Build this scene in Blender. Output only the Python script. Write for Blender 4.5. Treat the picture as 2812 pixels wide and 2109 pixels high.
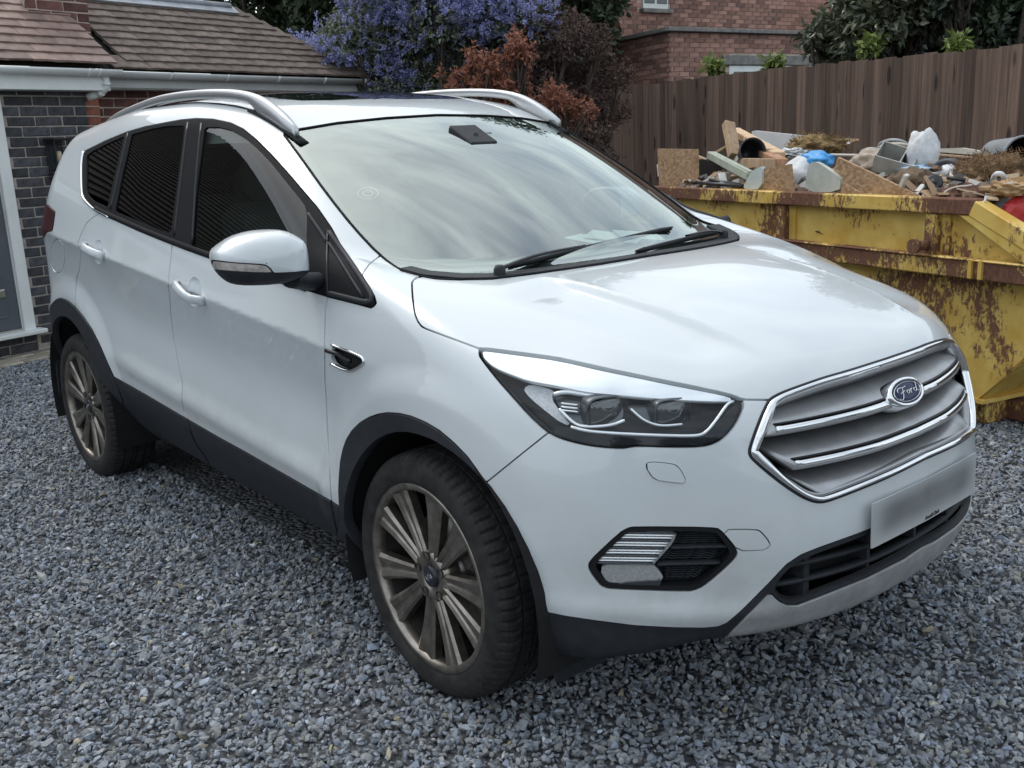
import bpy, bmesh, math, random
import numpy as np
from mathutils import Vector, Matrix

for _o in list(bpy.data.objects):
    bpy.data.objects.remove(_o)
SC = bpy.context.scene
COL = SC.collection
PI = math.pi
rad = math.radians

# ---------------------------------------------------------------- camera
# world frame: x = forward along the car, y = towards the car's left, z = up, origin under the front axle
PW, PH, FPX = 2812.0, 2109.0, 2750.63
CAMP = np.array([2.0441, -2.3066, 1.4604])
YAW, PITCH, ROLL = 2.43612, -0.240173, -0.04297
_f = np.array([math.cos(PITCH) * math.cos(YAW), math.cos(PITCH) * math.sin(YAW), math.sin(PITCH)])
_r = np.cross(_f, [0, 0, 1.0]); _r /= np.linalg.norm(_r)
_u = np.cross(_r, _f)
_r2 = _r * math.cos(ROLL) + _u * math.sin(ROLL)
_u2 = -_r * math.sin(ROLL) + _u * math.cos(ROLL)
CAMR = np.stack([_r2, _u2, _f])
cam_data = bpy.data.cameras.new('camera')
cam = bpy.data.objects.new('camera', cam_data)
COL.objects.link(cam)
SC.camera = cam
cam_data.sensor_width = 36.0
cam_data.lens = FPX / PW * 36.0
cam_data.clip_start = 0.05
cam_data.clip_end = 500.0
_m = Matrix([[_r2[i], _u2[i], -_f[i], CAMP[i]] for i in range(3)] + [[0, 0, 0, 1]])
cam.matrix_world = _m

# ---------------------------------------------------------------- sky and sun
SUN_ELEV, SUN_AZ = rad(53), rad(182)      # azimuth measured in the x-y plane from +x towards +y
world = bpy.data.worlds.new('World')
SC.world = world
world.use_nodes = True
wn, wl = world.node_tree.nodes, world.node_tree.links
wn.clear()
w_out = wn.new('ShaderNodeOutputWorld')
w_bg = wn.new('ShaderNodeBackground')
w_sky = wn.new('ShaderNodeTexSky')
w_sky.sky_type = 'NISHITA'
w_sky.sun_disc = False
w_sky.sun_elevation = SUN_ELEV
w_sky.sun_rotation = PI / 2 - SUN_AZ
w_sky.dust_density = 3.0
w_sky.air_density = 1.0
# broken bright cloud over the blue
w_co = wn.new('ShaderNodeTexCoord')
w_map = wn.new('ShaderNodeMapping')
w_map.inputs['Scale'].default_value = (1.0, 1.0, 2.2)
w_no = wn.new('ShaderNodeTexNoise')
w_no.inputs['Scale'].default_value = 3.4
w_no.inputs['Detail'].default_value = 8.0
w_no.inputs['Roughness'].default_value = 0.58
w_no.inputs['Distortion'].default_value = 0.6
w_rp = wn.new('ShaderNodeValToRGB')
w_rp.color_ramp.elements[0].position = 0.30
w_rp.color_ramp.elements[0].color = (0.22, 0.22, 0.22, 1)
w_rp.color_ramp.elements[1].position = 0.68
w_rp.color_ramp.elements[1].color = (1, 1, 1, 1)
w_mix = wn.new('ShaderNodeMixRGB')
# thin cloud: brightest around the hidden sun, as cloud lit from behind is
w_dot = wn.new('ShaderNodeVectorMath'); w_dot.operation = 'DOT_PRODUCT'
w_dot.inputs[1].default_value = (math.cos(SUN_ELEV) * math.cos(SUN_AZ), math.cos(SUN_ELEV) * math.sin(SUN_AZ), math.sin(SUN_ELEV))
w_mr = wn.new('ShaderNodeMapRange'); w_mr.inputs['From Min'].default_value = .35; w_mr.inputs['From Max'].default_value = 1.0
w_pw = wn.new('ShaderNodeMath'); w_pw.operation = 'POWER'; w_pw.inputs[1].default_value = 2.0
w_cl = wn.new('ShaderNodeMixRGB'); w_cl.inputs['Color1'].default_value = (8.2, 8.9, 9.3, 1); w_cl.inputs['Color2'].default_value = (11.4, 11.8, 11.8, 1)
wl.new(w_co.outputs['Generated'], w_dot.inputs[0]); wl.new(w_dot.outputs['Value'], w_mr.inputs['Value'])
wl.new(w_mr.outputs['Result'], w_pw.inputs[0]); wl.new(w_pw.outputs[0], w_cl.inputs['Fac'])
wl.new(w_cl.outputs['Color'], w_mix.inputs['Color2'])
w_bg.inputs['Strength'].default_value = 0.10
wl.new(w_co.outputs['Generated'], w_map.inputs['Vector'])
wl.new(w_map.outputs['Vector'], w_no.inputs['Vector'])
wl.new(w_no.outputs['Fac'], w_rp.inputs['Fac'])
wl.new(w_rp.outputs['Color'], w_mix.inputs['Fac'])
wl.new(w_sky.outputs['Color'], w_mix.inputs['Color1'])
wl.new(w_mix.outputs['Color'], w_bg.inputs['Color'])
wl.new(w_bg.outputs['Background'], w_out.inputs['Surface'])

sun_data = bpy.data.lights.new('sun', 'SUN')
sun_data.energy = 0.5
sun_data.angle = rad(25)
sun_data.color = (1.0, 0.95, 0.88)
sun = bpy.data.objects.new('sun', sun_data)
COL.objects.link(sun)
_sd = Vector((math.cos(SUN_ELEV) * math.cos(SUN_AZ), math.cos(SUN_ELEV) * math.sin(SUN_AZ), math.sin(SUN_ELEV)))
sun.rotation_euler = _sd.to_track_quat('Z', 'Y').to_euler()

SC.view_settings.view_transform = 'Standard'
SC.view_settings.look = 'None'
SC.view_settings.exposure = 0.72
SC.view_settings.gamma = 1.0
SC.view_settings.use_curve_mapping = False
SC.render.engine = 'CYCLES'
SC.cycles.max_bounces = 10
SC.cycles.transparent_max_bounces = 16
SC.cycles.caustics_reflective = False
SC.cycles.caustics_refractive = False
SC.cycles.use_denoising = True

# ---------------------------------------------------------------- helpers
def project(P):
    """world points (n,3) -> photograph pixels (n,2) and depth; used to read measurements off the photograph"""
    q = (np.asarray(P, float) - CAMP) @ CAMR.T
    return np.stack([PW / 2 + FPX * q[:, 0] / q[:, 2], PH / 2 - FPX * q[:, 1] / q[:, 2]], 1), q[:, 2]

def ray(u, v):
    d = np.array([(u - PW / 2) / FPX, -(v - PH / 2) / FPX, 1.0]) @ CAMR
    return d / np.linalg.norm(d)

def on_z(u, v, z=0.0):
    d = ray(u, v); return CAMP + d * (z - CAMP[2]) / d[2]

def on_y(u, v, y):
    d = ray(u, v); return CAMP + d * (y - CAMP[1]) / d[1]

def on_x(u, v, x):
    d = ray(u, v); return CAMP + d * (x - CAMP[0]) / d[0]

def on_plane(u, v, P, n):
    d = ray(u, v); n = np.asarray(n, float)
    return CAMP + d * (np.dot(np.asarray(P, float) - CAMP, n) / np.dot(d, n))

def link_mesh(name, verts, faces, mat=None, parent=None, smooth=False, mats=None, midx=None):
    me = bpy.data.meshes.new(name)
    me.from_pydata([tuple(v) for v in verts], [], [tuple(f) for f in faces])
    me.validate()
    return link_data(name, me, mat, parent, smooth, mats, midx)

def link_data(name, me, mat=None, parent=None, smooth=False, mats=None, midx=None):
    o = bpy.data.objects.new(name, me)
    COL.objects.link(o)
    if mats:
        for m_ in mats: me.materials.append(m_)
        if midx is not None: me.polygons.foreach_set('material_index', np.asarray(midx, np.int32))
    elif mat is not None and not me.materials:
        me.materials.append(mat)
    if smooth:
        me.polygons.foreach_set('use_smooth', [True] * len(me.polygons))
    if parent is not None:
        o.parent = parent
    return o

def empty(name, loc=(0, 0, 0), rz=0.0):
    o = bpy.data.objects.new(name, None)
    COL.objects.link(o)
    o.location = tuple(loc); o.rotation_euler = (0, 0, rz)
    o.empty_display_size = 0.2
    return o

def tag(o, label=None, cat=None, group=None, kind=None):
    if label: o['label'] = label
    if cat: o['category'] = cat
    if group: o['group'] = group
    if kind: o['kind'] = kind
    return o

class MB:
    """collects simple solids into one mesh"""
    def __init__(s): s.v = []; s.f = []; s.sm = []
    def add(s, V, F, smooth=False):
        n = len(s.v)
        s.v += [tuple(map(float, p)) for p in V]
        s.f += [tuple(int(i) + n for i in f) for f in F]
        s.sm += [smooth] * len(F)
        return s
    def box(s, c, size, R=None, bev=0.0):
        hx, hy, hz = [d / 2 for d in size]
        if bev <= 0:
            V = [(sx * hx, sy * hy, sz * hz) for sx in (-1, 1) for sy in (-1, 1) for sz in (-1, 1)]
            F = [(0, 1, 3, 2), (4, 6, 7, 5), (0, 4, 5, 1), (2, 3, 7, 6), (0, 2, 6, 4), (1, 5, 7, 3)]
        else:
            b = min(bev, hx * .99, hy * .99, hz * .99)
            V = []; idx = {}
            for sx in (-1, 1):
                for sy in (-1, 1):
                    for sz in (-1, 1):
                        for k, (dx, dy, dz) in enumerate(((0, b, b), (b, 0, b), (b, b, 0))):
                            idx[(sx, sy, sz, k)] = len(V)
                            V.append((sx * (hx - dx), sy * (hy - dy), sz * (hz - dz)))
            F = []
            for ax in range(3):
                for sg in (-1, 1):
                    o1, o2 = [(1, 2), (2, 0), (0, 1)][ax]
                    q = []
                    for a_, b_ in ((-1, -1), (1, -1), (1, 1), (-1, 1)):
                        t = [0, 0, 0]; t[ax] = sg; t[o1] = a_; t[o2] = b_
                        q.append(idx[(*t, ax)])
                    F.append(q if sg > 0 else q[::-1])
            for ax in range(3):
                o1, o2 = [(1, 2), (2, 0), (0, 1)][ax]
                for a_ in (-1, 1):
                    for b_ in (-1, 1):
                        q = []
                        for e, k in ((-1, o1), (1, o1), (1, o2), (-1, o2)):
                            t = [0, 0, 0]; t[ax] = e; t[o1] = a_; t[o2] = b_
                            q.append(idx[(*t, k)])
                        F.append(q if a_ * b_ < 0 else q[::-1])
            for sx in (-1, 1):
                for sy in (-1, 1):
                    for sz in (-1, 1):
                        q = [idx[(sx, sy, sz, k)] for k in range(3)]
                        F.append(q if sx * sy * sz > 0 else q[::-1])
        V = np.array(V)
        if R is not None: V = V @ np.array(R).T
        return s.add(V + np.array(c), F)
    def tube(s, pts, r, n=10, caps=True, smooth=True, squash=None):
        """tube along points; r a number or one per point"""
        P = np.array(pts, float); m = len(P)
        rr = np.full(m, r) if np.isscalar(r) else np.array(r, float)
        T = np.gradient(P, axis=0); T /= np.linalg.norm(T, axis=1)[:, None] + 1e-12
        up = np.array([0, 0, 1.0]) if abs(T[0][2]) < .9 else np.array([1.0, 0, 0])
        V = []
        A = np.cross(T[0], up); A /= np.linalg.norm(A)
        for i in range(m):
            A = A - T[i] * np.dot(A, T[i]); A /= np.linalg.norm(A) + 1e-12
            B = np.cross(T[i], A)
            for k in range(n):
                t = 2 * PI * k / n
                ca, sb = math.cos(t), math.sin(t)
                if squash: sb *= squash
                V.append(P[i] + rr[i] * (ca * A + sb * B))
        F = [(i * n + k, i * n + (k + 1) % n, (i + 1) * n + (k + 1) % n, (i + 1) * n + k) for i in range(m - 1) for k in range(n)]
        s.add(V, F, smooth)
        if caps:
            b = len(s.v) - len(V)
            s.f += [tuple(b + k for k in range(n))[::-1], tuple(b + (m - 1) * n + k for k in range(n))]
            s.sm += [False, False]
        return s
    def prism(s, poly, axis_o, ax, ay, az, smooth=False):
        """polygon (list of 2-d points) in the plane axis_o + x*ax + y*ay, extruded by vector az"""
        o, ax, ay, az = [np.array(t, float) for t in (axis_o, ax, ay, az)]
        n = len(poly)
        V = [o + p[0] * ax + p[1] * ay for p in poly] + [o + p[0] * ax + p[1] * ay + az for p in poly]
        if np.dot(np.cross(ax, ay), az) * poly_area(poly) < 0:
            F = [tuple(range(n)), tuple(range(n, 2 * n))[::-1]] + [(i, i + n, (i + 1) % n + n, (i + 1) % n) for i in range(n)]
        else:
            F = [tuple(range(n))[::-1], tuple(range(n, 2 * n))] + [(i, (i + 1) % n, (i + 1) % n + n, i + n) for i in range(n)]
        return s.add(V, F, smooth)
    def lathe(s, prof, c=(0, 0, 0), R=None, n=24, smooth=True, close=False):
        """profile [(r, h)] turned about local z"""
        V = []; m = len(prof)
        for k in range(n):
            t = 2 * PI * k / n
            for r, h in prof: V.append((r * math.cos(t), r * math.sin(t), h))
        V = np.array(V)
        if R is not None: V = V @ np.array(R).T
        F = []
        mm = m if close else m - 1
        for k in range(n):
            k2 = (k + 1) % n
            for i in range(mm):
                j = (i + 1) % m
                F.append((k * m + i, k2 * m + i, k2 * m + j, k * m + j))
        return s.add(V + np.array(c), F, smooth)
    def build(s, name, mat, parent=None):
        me = bpy.data.meshes.new(name)
        me.from_pydata(s.v, [], s.f)
        me.polygons.foreach_set('use_smooth', s.sm)
        return link_data(name, me, mat, parent)

def poly_area(p):
    return 0.5 * sum(p[i][0] * p[(i + 1) % len(p)][1] - p[(i + 1) % len(p)][0] * p[i][1] for i in range(len(p)))

def sstep(a, b, x):
    t = np.clip((x - a) / (b - a), 0, 1)
    return t * t * (3 - 2 * t)

def chaikin(P, n=2, closed=True):
    P = np.array(P, float)
    for _ in range(n):
        if closed:
            Q = np.roll(P, -1, 0)
            P = np.stack([.75 * P + .25 * Q, .25 * P + .75 * Q], 1).reshape(-1, P.shape[1])
        else:
            A, B = P[:-1], P[1:]
            M_ = np.stack([.75 * A + .25 * B, .25 * A + .75 * B], 1).reshape(-1, P.shape[1])
            P = np.vstack([P[:1], M_[1:-1], P[-1:]])
    return P

def resample(P, n, closed=False):
    P = np.array(P, float)
    if closed: P = np.vstack([P, P[:1]])
    d = np.r_[0, np.cumsum(np.linalg.norm(np.diff(P, axis=0), axis=1))]
    t = np.linspace(0, d[-1], n + 1)[:-1] if closed else np.linspace(0, d[-1], n)
    return np.stack([np.interp(t, d, P[:, k]) for k in range(P.shape[1])], 1)

def poly_sdf(pts, poly):
    """signed distance to a closed polygon, positive inside"""
    pts = np.asarray(pts, float); poly = np.asarray(poly, float)
    d2 = np.full(len(pts), 1e18); ins = np.zeros(len(pts), bool)
    for i in range(len(poly)):
        a, b = poly[i], poly[(i + 1) % len(poly)]
        e = b - a; w = pts - a
        t = np.clip((w @ e) / (e @ e + 1e-12), 0, 1)
        q = w - t[:, None] * e
        d2 = np.minimum(d2, (q * q).sum(1))
        c = ((a[1] > pts[:, 1]) != (b[1] > pts[:, 1]))
        with np.errstate(divide='ignore', invalid='ignore'):
            xi = a[0] + (pts[:, 1] - a[1]) / (b[1] - a[1] + 1e-15) * e[0]
        ins ^= c & (pts[:, 0] < xi)
    d = np.sqrt(d2)
    return np.where(ins, d, -d)

def frame(z, x=None):
    """rotation matrix whose columns are local x, y, z with z along the given direction"""
    z = np.array(z, float); z /= np.linalg.norm(z)
    x = np.array(x if x is not None else ((1, 0, 0) if abs(z[0]) < .9 else (0, 1, 0)), float)
    x -= z * np.dot(x, z); x /= np.linalg.norm(x)
    return np.stack([x, np.cross(z, x), z], 1)

def euler(rx, ry, rz):
    return np.array(Matrix.Rotation(rz, 3, 'Z') @ Matrix.Rotation(ry, 3, 'Y') @ Matrix.Rotation(rx, 3, 'X'))

# ---------------------------------------------------------------- materials
def new_mat(name):
    m = bpy.data.materials.new(name); m.use_nodes = True
    return m, m.node_tree.nodes, m.node_tree.links, m.node_tree.nodes['Principled BSDF']

def pmat(name, col, rough=0.5, metal=0.0, var=0.0, scale=8.0, bump=0.0, bscale=60.0, coat=0.0, spec=0.5, col2=None, obj_var=0.0, coord='Object'):
    m, n, l, b = new_mat(name)
    b.inputs['Base Color'].default_value = (*col, 1)
    b.inputs['Roughness'].default_value = rough
    b.inputs['Metallic'].default_value = metal
    b.inputs['Coat Weight'].default_value = coat
    b.inputs['Coat Roughness'].default_value = 0.05
    b.inputs['Specular IOR Level'].default_value = spec
    src = None
    if var > 0 or col2 is not None or bump > 0:
        tc = n.new('ShaderNodeTexCoord')
    if var > 0 or col2 is not None:
        no = n.new('ShaderNodeTexNoise')
        no.inputs['Scale'].default_value = scale; no.inputs['Detail'].default_value = 6
        no.inputs['Roughness'].default_value = .6
        l.new(tc.outputs[coord], no.inputs['Vector'])
        rp = n.new('ShaderNodeValToRGB')
        c2 = col2 if col2 is not None else tuple(min(1, c * (1 + var)) for c in col)
        c1 = col if col2 is not None else tuple(c * (1 - var) for c in col)
        rp.color_ramp.elements[0].position = .33; rp.color_ramp.elements[1].position = .67
        rp.color_ramp.elements[0].color = (*c1, 1); rp.color_ramp.elements[1].color = (*c2, 1)
        l.new(no.outputs['Fac'], rp.inputs['Fac'])
        src = rp.outputs['Color']
    if obj_var > 0:
        oi = n.new('ShaderNodeObjectInfo')
        hs = n.new('ShaderNodeHueSaturation')
        mr = n.new('ShaderNodeMapRange')
        mr.inputs['To Min'].default_value = 1 - obj_var; mr.inputs['To Max'].default_value = 1 + obj_var
        l.new(oi.outputs['Random'], mr.inputs['Value'])
        l.new(mr.outputs['Result'], hs.inputs['Value'])
        if src is not None: l.new(src, hs.inputs['Color'])
        else: hs.inputs['Color'].default_value = (*col, 1)
        src = hs.outputs['Color']
    if src is not None: l.new(src, b.inputs['Base Color'])
    if bump > 0:
        nb = n.new('ShaderNodeTexNoise'); nb.inputs['Scale'].default_value = bscale; nb.inputs['Detail'].default_value = 5
        l.new(tc.outputs[coord], nb.inputs['Vector'])
        bp = n.new('ShaderNodeBump'); bp.inputs['Strength'].default_value = bump; bp.inputs['Distance'].default_value = .01
        l.new(nb.outputs['Fac'], bp.inputs['Height']); l.new(bp.outputs['Normal'], b.inputs['Normal'])
    return m

def glass_mat(name, tint=(1, 1, 1), opacity=0.0, body=(0.01, 0.012, 0.014), ior=1.5, rough=0.0, refl=(1, 1, 1), f0=None):
    """thin pane: mirror reflection by fresnel over tinted see-through"""
    m, n, l, b = new_mat(name)
    n.remove(b)
    out = n['Material Output']
    tr = n.new('ShaderNodeBsdfTransparent'); tr.inputs['Color'].default_value = (*tint, 1)
    gl = n.new('ShaderNodeBsdfGlossy'); gl.inputs['Roughness'].default_value = rough
    gl.inputs['Color'].default_value = (*refl, 1)
    # schlick reflectance, the same from both sides of the pane
    f0 = ((ior - 1) / (ior + 1)) ** 2 if f0 is None else f0
    lw = n.new('ShaderNodeLayerWeight'); lw.inputs['Blend'].default_value = .5
    p5 = n.new('ShaderNodeMath'); p5.operation = 'POWER'; p5.inputs[1].default_value = 5.0
    fr = n.new('ShaderNodeMath'); fr.operation = 'MULTIPLY_ADD'; fr.inputs[1].default_value = 1 - f0; fr.inputs[2].default_value = f0
    l.new(lw.outputs['Facing'], p5.inputs[0]); l.new(p5.outputs[0], fr.inputs[0])
    mx = n.new('ShaderNodeMixShader')
    base = tr.outputs[0]
    if opacity > 0:
        df = n.new('ShaderNodeBsdfDiffuse'); df.inputs['Color'].default_value = (*body, 1)
        m2 = n.new('ShaderNodeMixShader'); m2.inputs[0].default_value = opacity
        l.new(tr.outputs[0], m2.inputs[1]); l.new(df.outputs[0], m2.inputs[2]); base = m2.outputs[0]
    l.new(fr.outputs[0], mx.inputs[0]); l.new(base, mx.inputs[1]); l.new(gl.outputs[0], mx.inputs[2])
    l.new(mx.outputs[0], out.inputs['Surface'])
    return m
# ================================================================ car: master surface
# the body is the smooth intersection of a side, a top, a front and a rear surface (a = |y|)
def softplus(d, w):
    return w * np.logaddexp(0, d / w)

def spl(xk, yk):
    """natural cubic spline through the knots, linear outside"""
    xk = np.array(xk, float); yk = np.array(yk, float)
    n = len(xk); h = np.diff(xk)
    # monotone-ish (pchip) slopes
    dl = np.diff(yk) / h
    m = np.zeros(n); m[0], m[-1] = dl[0], dl[-1]
    for i in range(1, n - 1):
        if dl[i - 1] * dl[i] > 0:
            w1, w2 = 2 * h[i] + h[i - 1], h[i] + 2 * h[i - 1]
            m[i] = (w1 + w2) / (w1 / dl[i - 1] + w2 / dl[i])
    def f(x):
        x = np.asarray(x, float)
        i = np.clip(np.searchsorted(xk, x) - 1, 0, n - 2)
        t = (x - xk[i]) / h[i]
        y = ((1 + 2 * t) * (1 - t) ** 2 * yk[i] + t * (1 - t) ** 2 * h[i] * m[i] + t * t * (3 - 2 * t) * yk[i + 1] + t * t * (t - 1) * h[i] * m[i + 1])
        y = np.where(x < xk[0], yk[0] + (x - xk[0]) * m[0], y)
        return np.where(x > xk[-1], yk[-1] + (x - xk[-1]) * m[-1], y)
    return f

def smooth_table(f, lo, hi, sig, n=600):
    """gaussian-smoothed table of a 1-d function (rounds the knots off)"""
    xs = np.linspace(lo, hi, n); dx = xs[1] - xs[0]
    k = int(3 * sig / dx) + 1
    ker = np.exp(-0.5 * (np.arange(-k, k + 1) * dx / sig) ** 2); ker /= ker.sum()
    ext = f(np.linspace(lo - k * dx, hi + k * dx, n + 2 * k))
    ys = np.convolve(ext, ker, 'valid')
    return lambda x: np.interp(x, xs, ys)

W0 = smooth_table(spl([-3.7, -3.3, -2.9, -2.4, -1.6, -.6, .1, .4, .6, .9], [.80, .86, .893, .903, .905, .904, .900, .890, .872, .83]), -3.8, 1.1, .10)
z_char = lambda x: .913 + (-.394 - x) * .094
z_belt = smooth_table(spl([-3.4, -2.22, -1.474, -.444, -.2, .3], [1.40, 1.232, 1.136, 1.047, 1.032, 1.0]), -3.8, 1.1, .08)
z_clad = lambda x: .442 + (-.435 - x) * .066
z_crest = lambda x: .492 + (-.438 - x) * .088
FAX, RAX = (.035, .34), (-2.665, .352)

def Wside(x, z):
    zc, zb, zl, zk = z_char(x), z_belt(x), z_clad(x), z_crest(x)
    w = W0(x)
    w = w - .62 * softplus(-(z - zl + .045), .022)
    door = sstep(-2.35, -1.9, x) * (1 - sstep(-.55, -.30, x))
    cf = 1 - sstep(-.45, -.05, x)
    w = w + .014 * np.exp(-((z - zk) / .042) ** 2) * door
    mid = (zk + zc) / 2
    w = w - (.010 + .019 * door) * np.exp(-((z - mid) / .135) ** 2) * (1 - sstep(-.1, .2, x))
    d = z - zc
    w = w + .023 * cf * np.exp(-np.sqrt(d * d + .005 ** 2) / .055)
    e = z - zb
    w = w - .28 * softplus(e + .11, .035) - (.14 + .13 * sstep(-1.9, -3.2, x)) * softplus(e - .005, .02)
    w = w - .10 * softplus(e - .30, .05)
    for (cx, cz), r0, r1, amp in ((FAX, .495, .585, .020), (RAX, .50, .61, .022)):
        r = np.hypot(x - cx, (z - cz))
        w = w + amp * (1 - sstep(r0, r1, r)) * sstep(.20, .34, z)
    return w

Hc = smooth_table(spl([-.5, -.1, .05, .3, .5, .62, .70, .76, .80, .85, .95], [1.115, 1.096, 1.090, 1.057, 1.013, .976, .943, .910, .876, .82, .66]), -.7, 1.1, .03)
Hs = smooth_table(spl([-.5, -.2, 0, .2, .3, .45, .55, .62, .70, .85], [1.165, 1.098, 1.052, .993, .960, .915, .868, .818, .74, .55]), -.7, 1.1, .04)
Rf = smooth_table(spl([-.6, -.9, -1.02, -1.2, -1.5, -1.8, -2.2, -2.6, -3.0, -3.3][::-1], [1.44, 1.53, 1.565, 1.612, 1.662, 1.682, 1.681, 1.652, 1.594, 1.52][::-1]), -3.8, 0.2, .05)

def Htop(x, a):
    g = (a / .75) ** 3
    hood = Hc(x) * (1 - g) + Hs(x) * g
    ar = .428 - .115 * np.clip(x, -.2, .8)
    rf = sstep(-.02, .12, x) * (1 - sstep(.52, .70, x))
    dd = a - ar
    # dome between the two bonnet ridges: crisp at the ridge, hollow just outboard
    hood = hood + rf * (-.020 * sstep(-.003, .027, dd) * (1 - sstep(.05, .26, dd)) + .004 * np.exp(-np.abs(dd) / .03))
    sh = .20 * (a / .68) ** 2.2
    s = -x - .075 - sh
    ws = 1.085 + .515 * s + .02 * np.sin(np.clip(s / .95, 0, 1) * PI)
    rf_ = Rf(x) - .036 * (a / .62) ** 2.6
    t = ws - rf_
    k = .05
    gh = np.minimum(ws, rf_) - np.maximum(k - np.abs(t), 0) ** 2 / (4 * k)
    t = hood - gh; k = .025
    return np.maximum(hood, gh) + np.maximum(k - np.abs(t), 0) ** 2 / (4 * k)

_Fa = np.array([0, .15, .26, .36, .45, .55, .65, .72, .78, .83, .87, .90, .94])
_Fz = [.20, .30, .40, .52, .66, .83, .95]
_Fk = [[.79, .785, .775, .755, .73, .69, .63, .575, .50, .43, .34, .24, .0],
       [.868, .862, .847, .823, .79, .735, .67, .622, .565, .508, .44, .36, .1],
       [.908, .902, .886, .86, .825, .763, .688, .634, .575, .517, .45, .37, .1],
       [.918, .911, .894, .866, .831, .768, .690, .635, .576, .518, .45, .37, .1],
       [.902, .895, .876, .847, .812, .752, .676, .620, .560, .50, .43, .34, .05],
       [.832, .826, .810, .787, .758, .713, .645, .585, .515, .44, .345, .24, -.1],
       [.765, .76, .746, .724, .695, .648, .575, .51, .43, .34, .22, .08, -.3]]
_Fr = [smooth_table(spl(_Fa, k), -.1, 1.0, .02) for k in _Fk]
_Ftab_a = np.linspace(0, 1.0, 220); _Ftab_z = np.linspace(.12, 1.15, 220)
_cols = np.stack([f(np.abs(_Ftab_a)) for f in _Fr])
_Ftab = np.stack([smooth_table(spl(_Fz, _cols[:, i]), .1, 1.2, .018)(_Ftab_z) for i in range(220)])

def bilin(tab, xs, ys, x, y):
    fx = np.clip((x - xs[0]) / (xs[1] - xs[0]), 0, len(xs) - 1.001); fy = np.clip((y - ys[0]) / (ys[1] - ys[0]), 0, len(ys) - 1.001)
    i = fx.astype(int); j = fy.astype(int); p = fx - i; q = fy - j
    return tab[i, j] * (1 - p) * (1 - q) + tab[i + 1, j] * p * (1 - q) + tab[i, j + 1] * (1 - p) * q + tab[i + 1, j + 1] * p * q

def Ffront(a, z):
    f = bilin(_Ftab, _Ftab_a, _Ftab_z, np.abs(a), z)
    # fold that runs under the fog lamps: the lowest white band stands proud
    zz = .385 + .03 * sstep(.55, .85, a)
    f = f + .012 * np.exp(-((z - zz + .015) / .03) ** 2) * sstep(.38, .55, a)
    return f

R0 = smooth_table(spl([.2, .35, .6, .9, 1.1, 1.2, 1.4, 1.55, 1.7], [-3.42, -3.53, -3.58, -3.57, -3.53, -3.47, -3.33, -3.19, -3.0]), .1, 1.8, .03)

def smax(p, q, k):
    return np.maximum(p, q) + np.maximum(k - np.abs(p - q), 0) ** 2 / (4 * k)

def body_f(P):
    x, y, z = P[..., 0], P[..., 1], P[..., 2]
    a = np.sqrt(y * y + 1e-8)
    e = 1e-3
    side = a - Wside(x, z)
    ws = (Wside(x, z + e) - Wside(x, z - e)) / (2 * e)
    side = side / np.sqrt(1 + ws * ws)
    H = Htop(x, a)
    hx = (Htop(x + e, a) - H) / e; ha = (Htop(x, a + e) - H) / e
    top = (z - H) / np.sqrt(1 + np.clip(hx * hx + ha * ha, 0, 8))
    F = Ffront(a, z)
    fa = (Ffront(a + e, z) - F) / e; fz = (Ffront(a, z + e) - F) / e
    front = (x - F) / np.sqrt(1 + np.clip(fa * fa + fz * fz, 0, 30))
    rear = ((R0(z) + .40 * (a / .8) ** 3) - x) / np.sqrt(1 + (1.2 * (a / .8) ** 2) ** 2)
    kst = .05 + .03 * sstep(.0, -.8, x)
    f = smax(side, top, kst)
    f = smax(f, front, .045)
    f = smax(f, rear, .07)
    zb = .235 + .062 * sstep(.34, .74, x) * (1 - .35 * sstep(.55, .85, a))
    f = smax(f, zb - z, .03)
    return f

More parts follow.
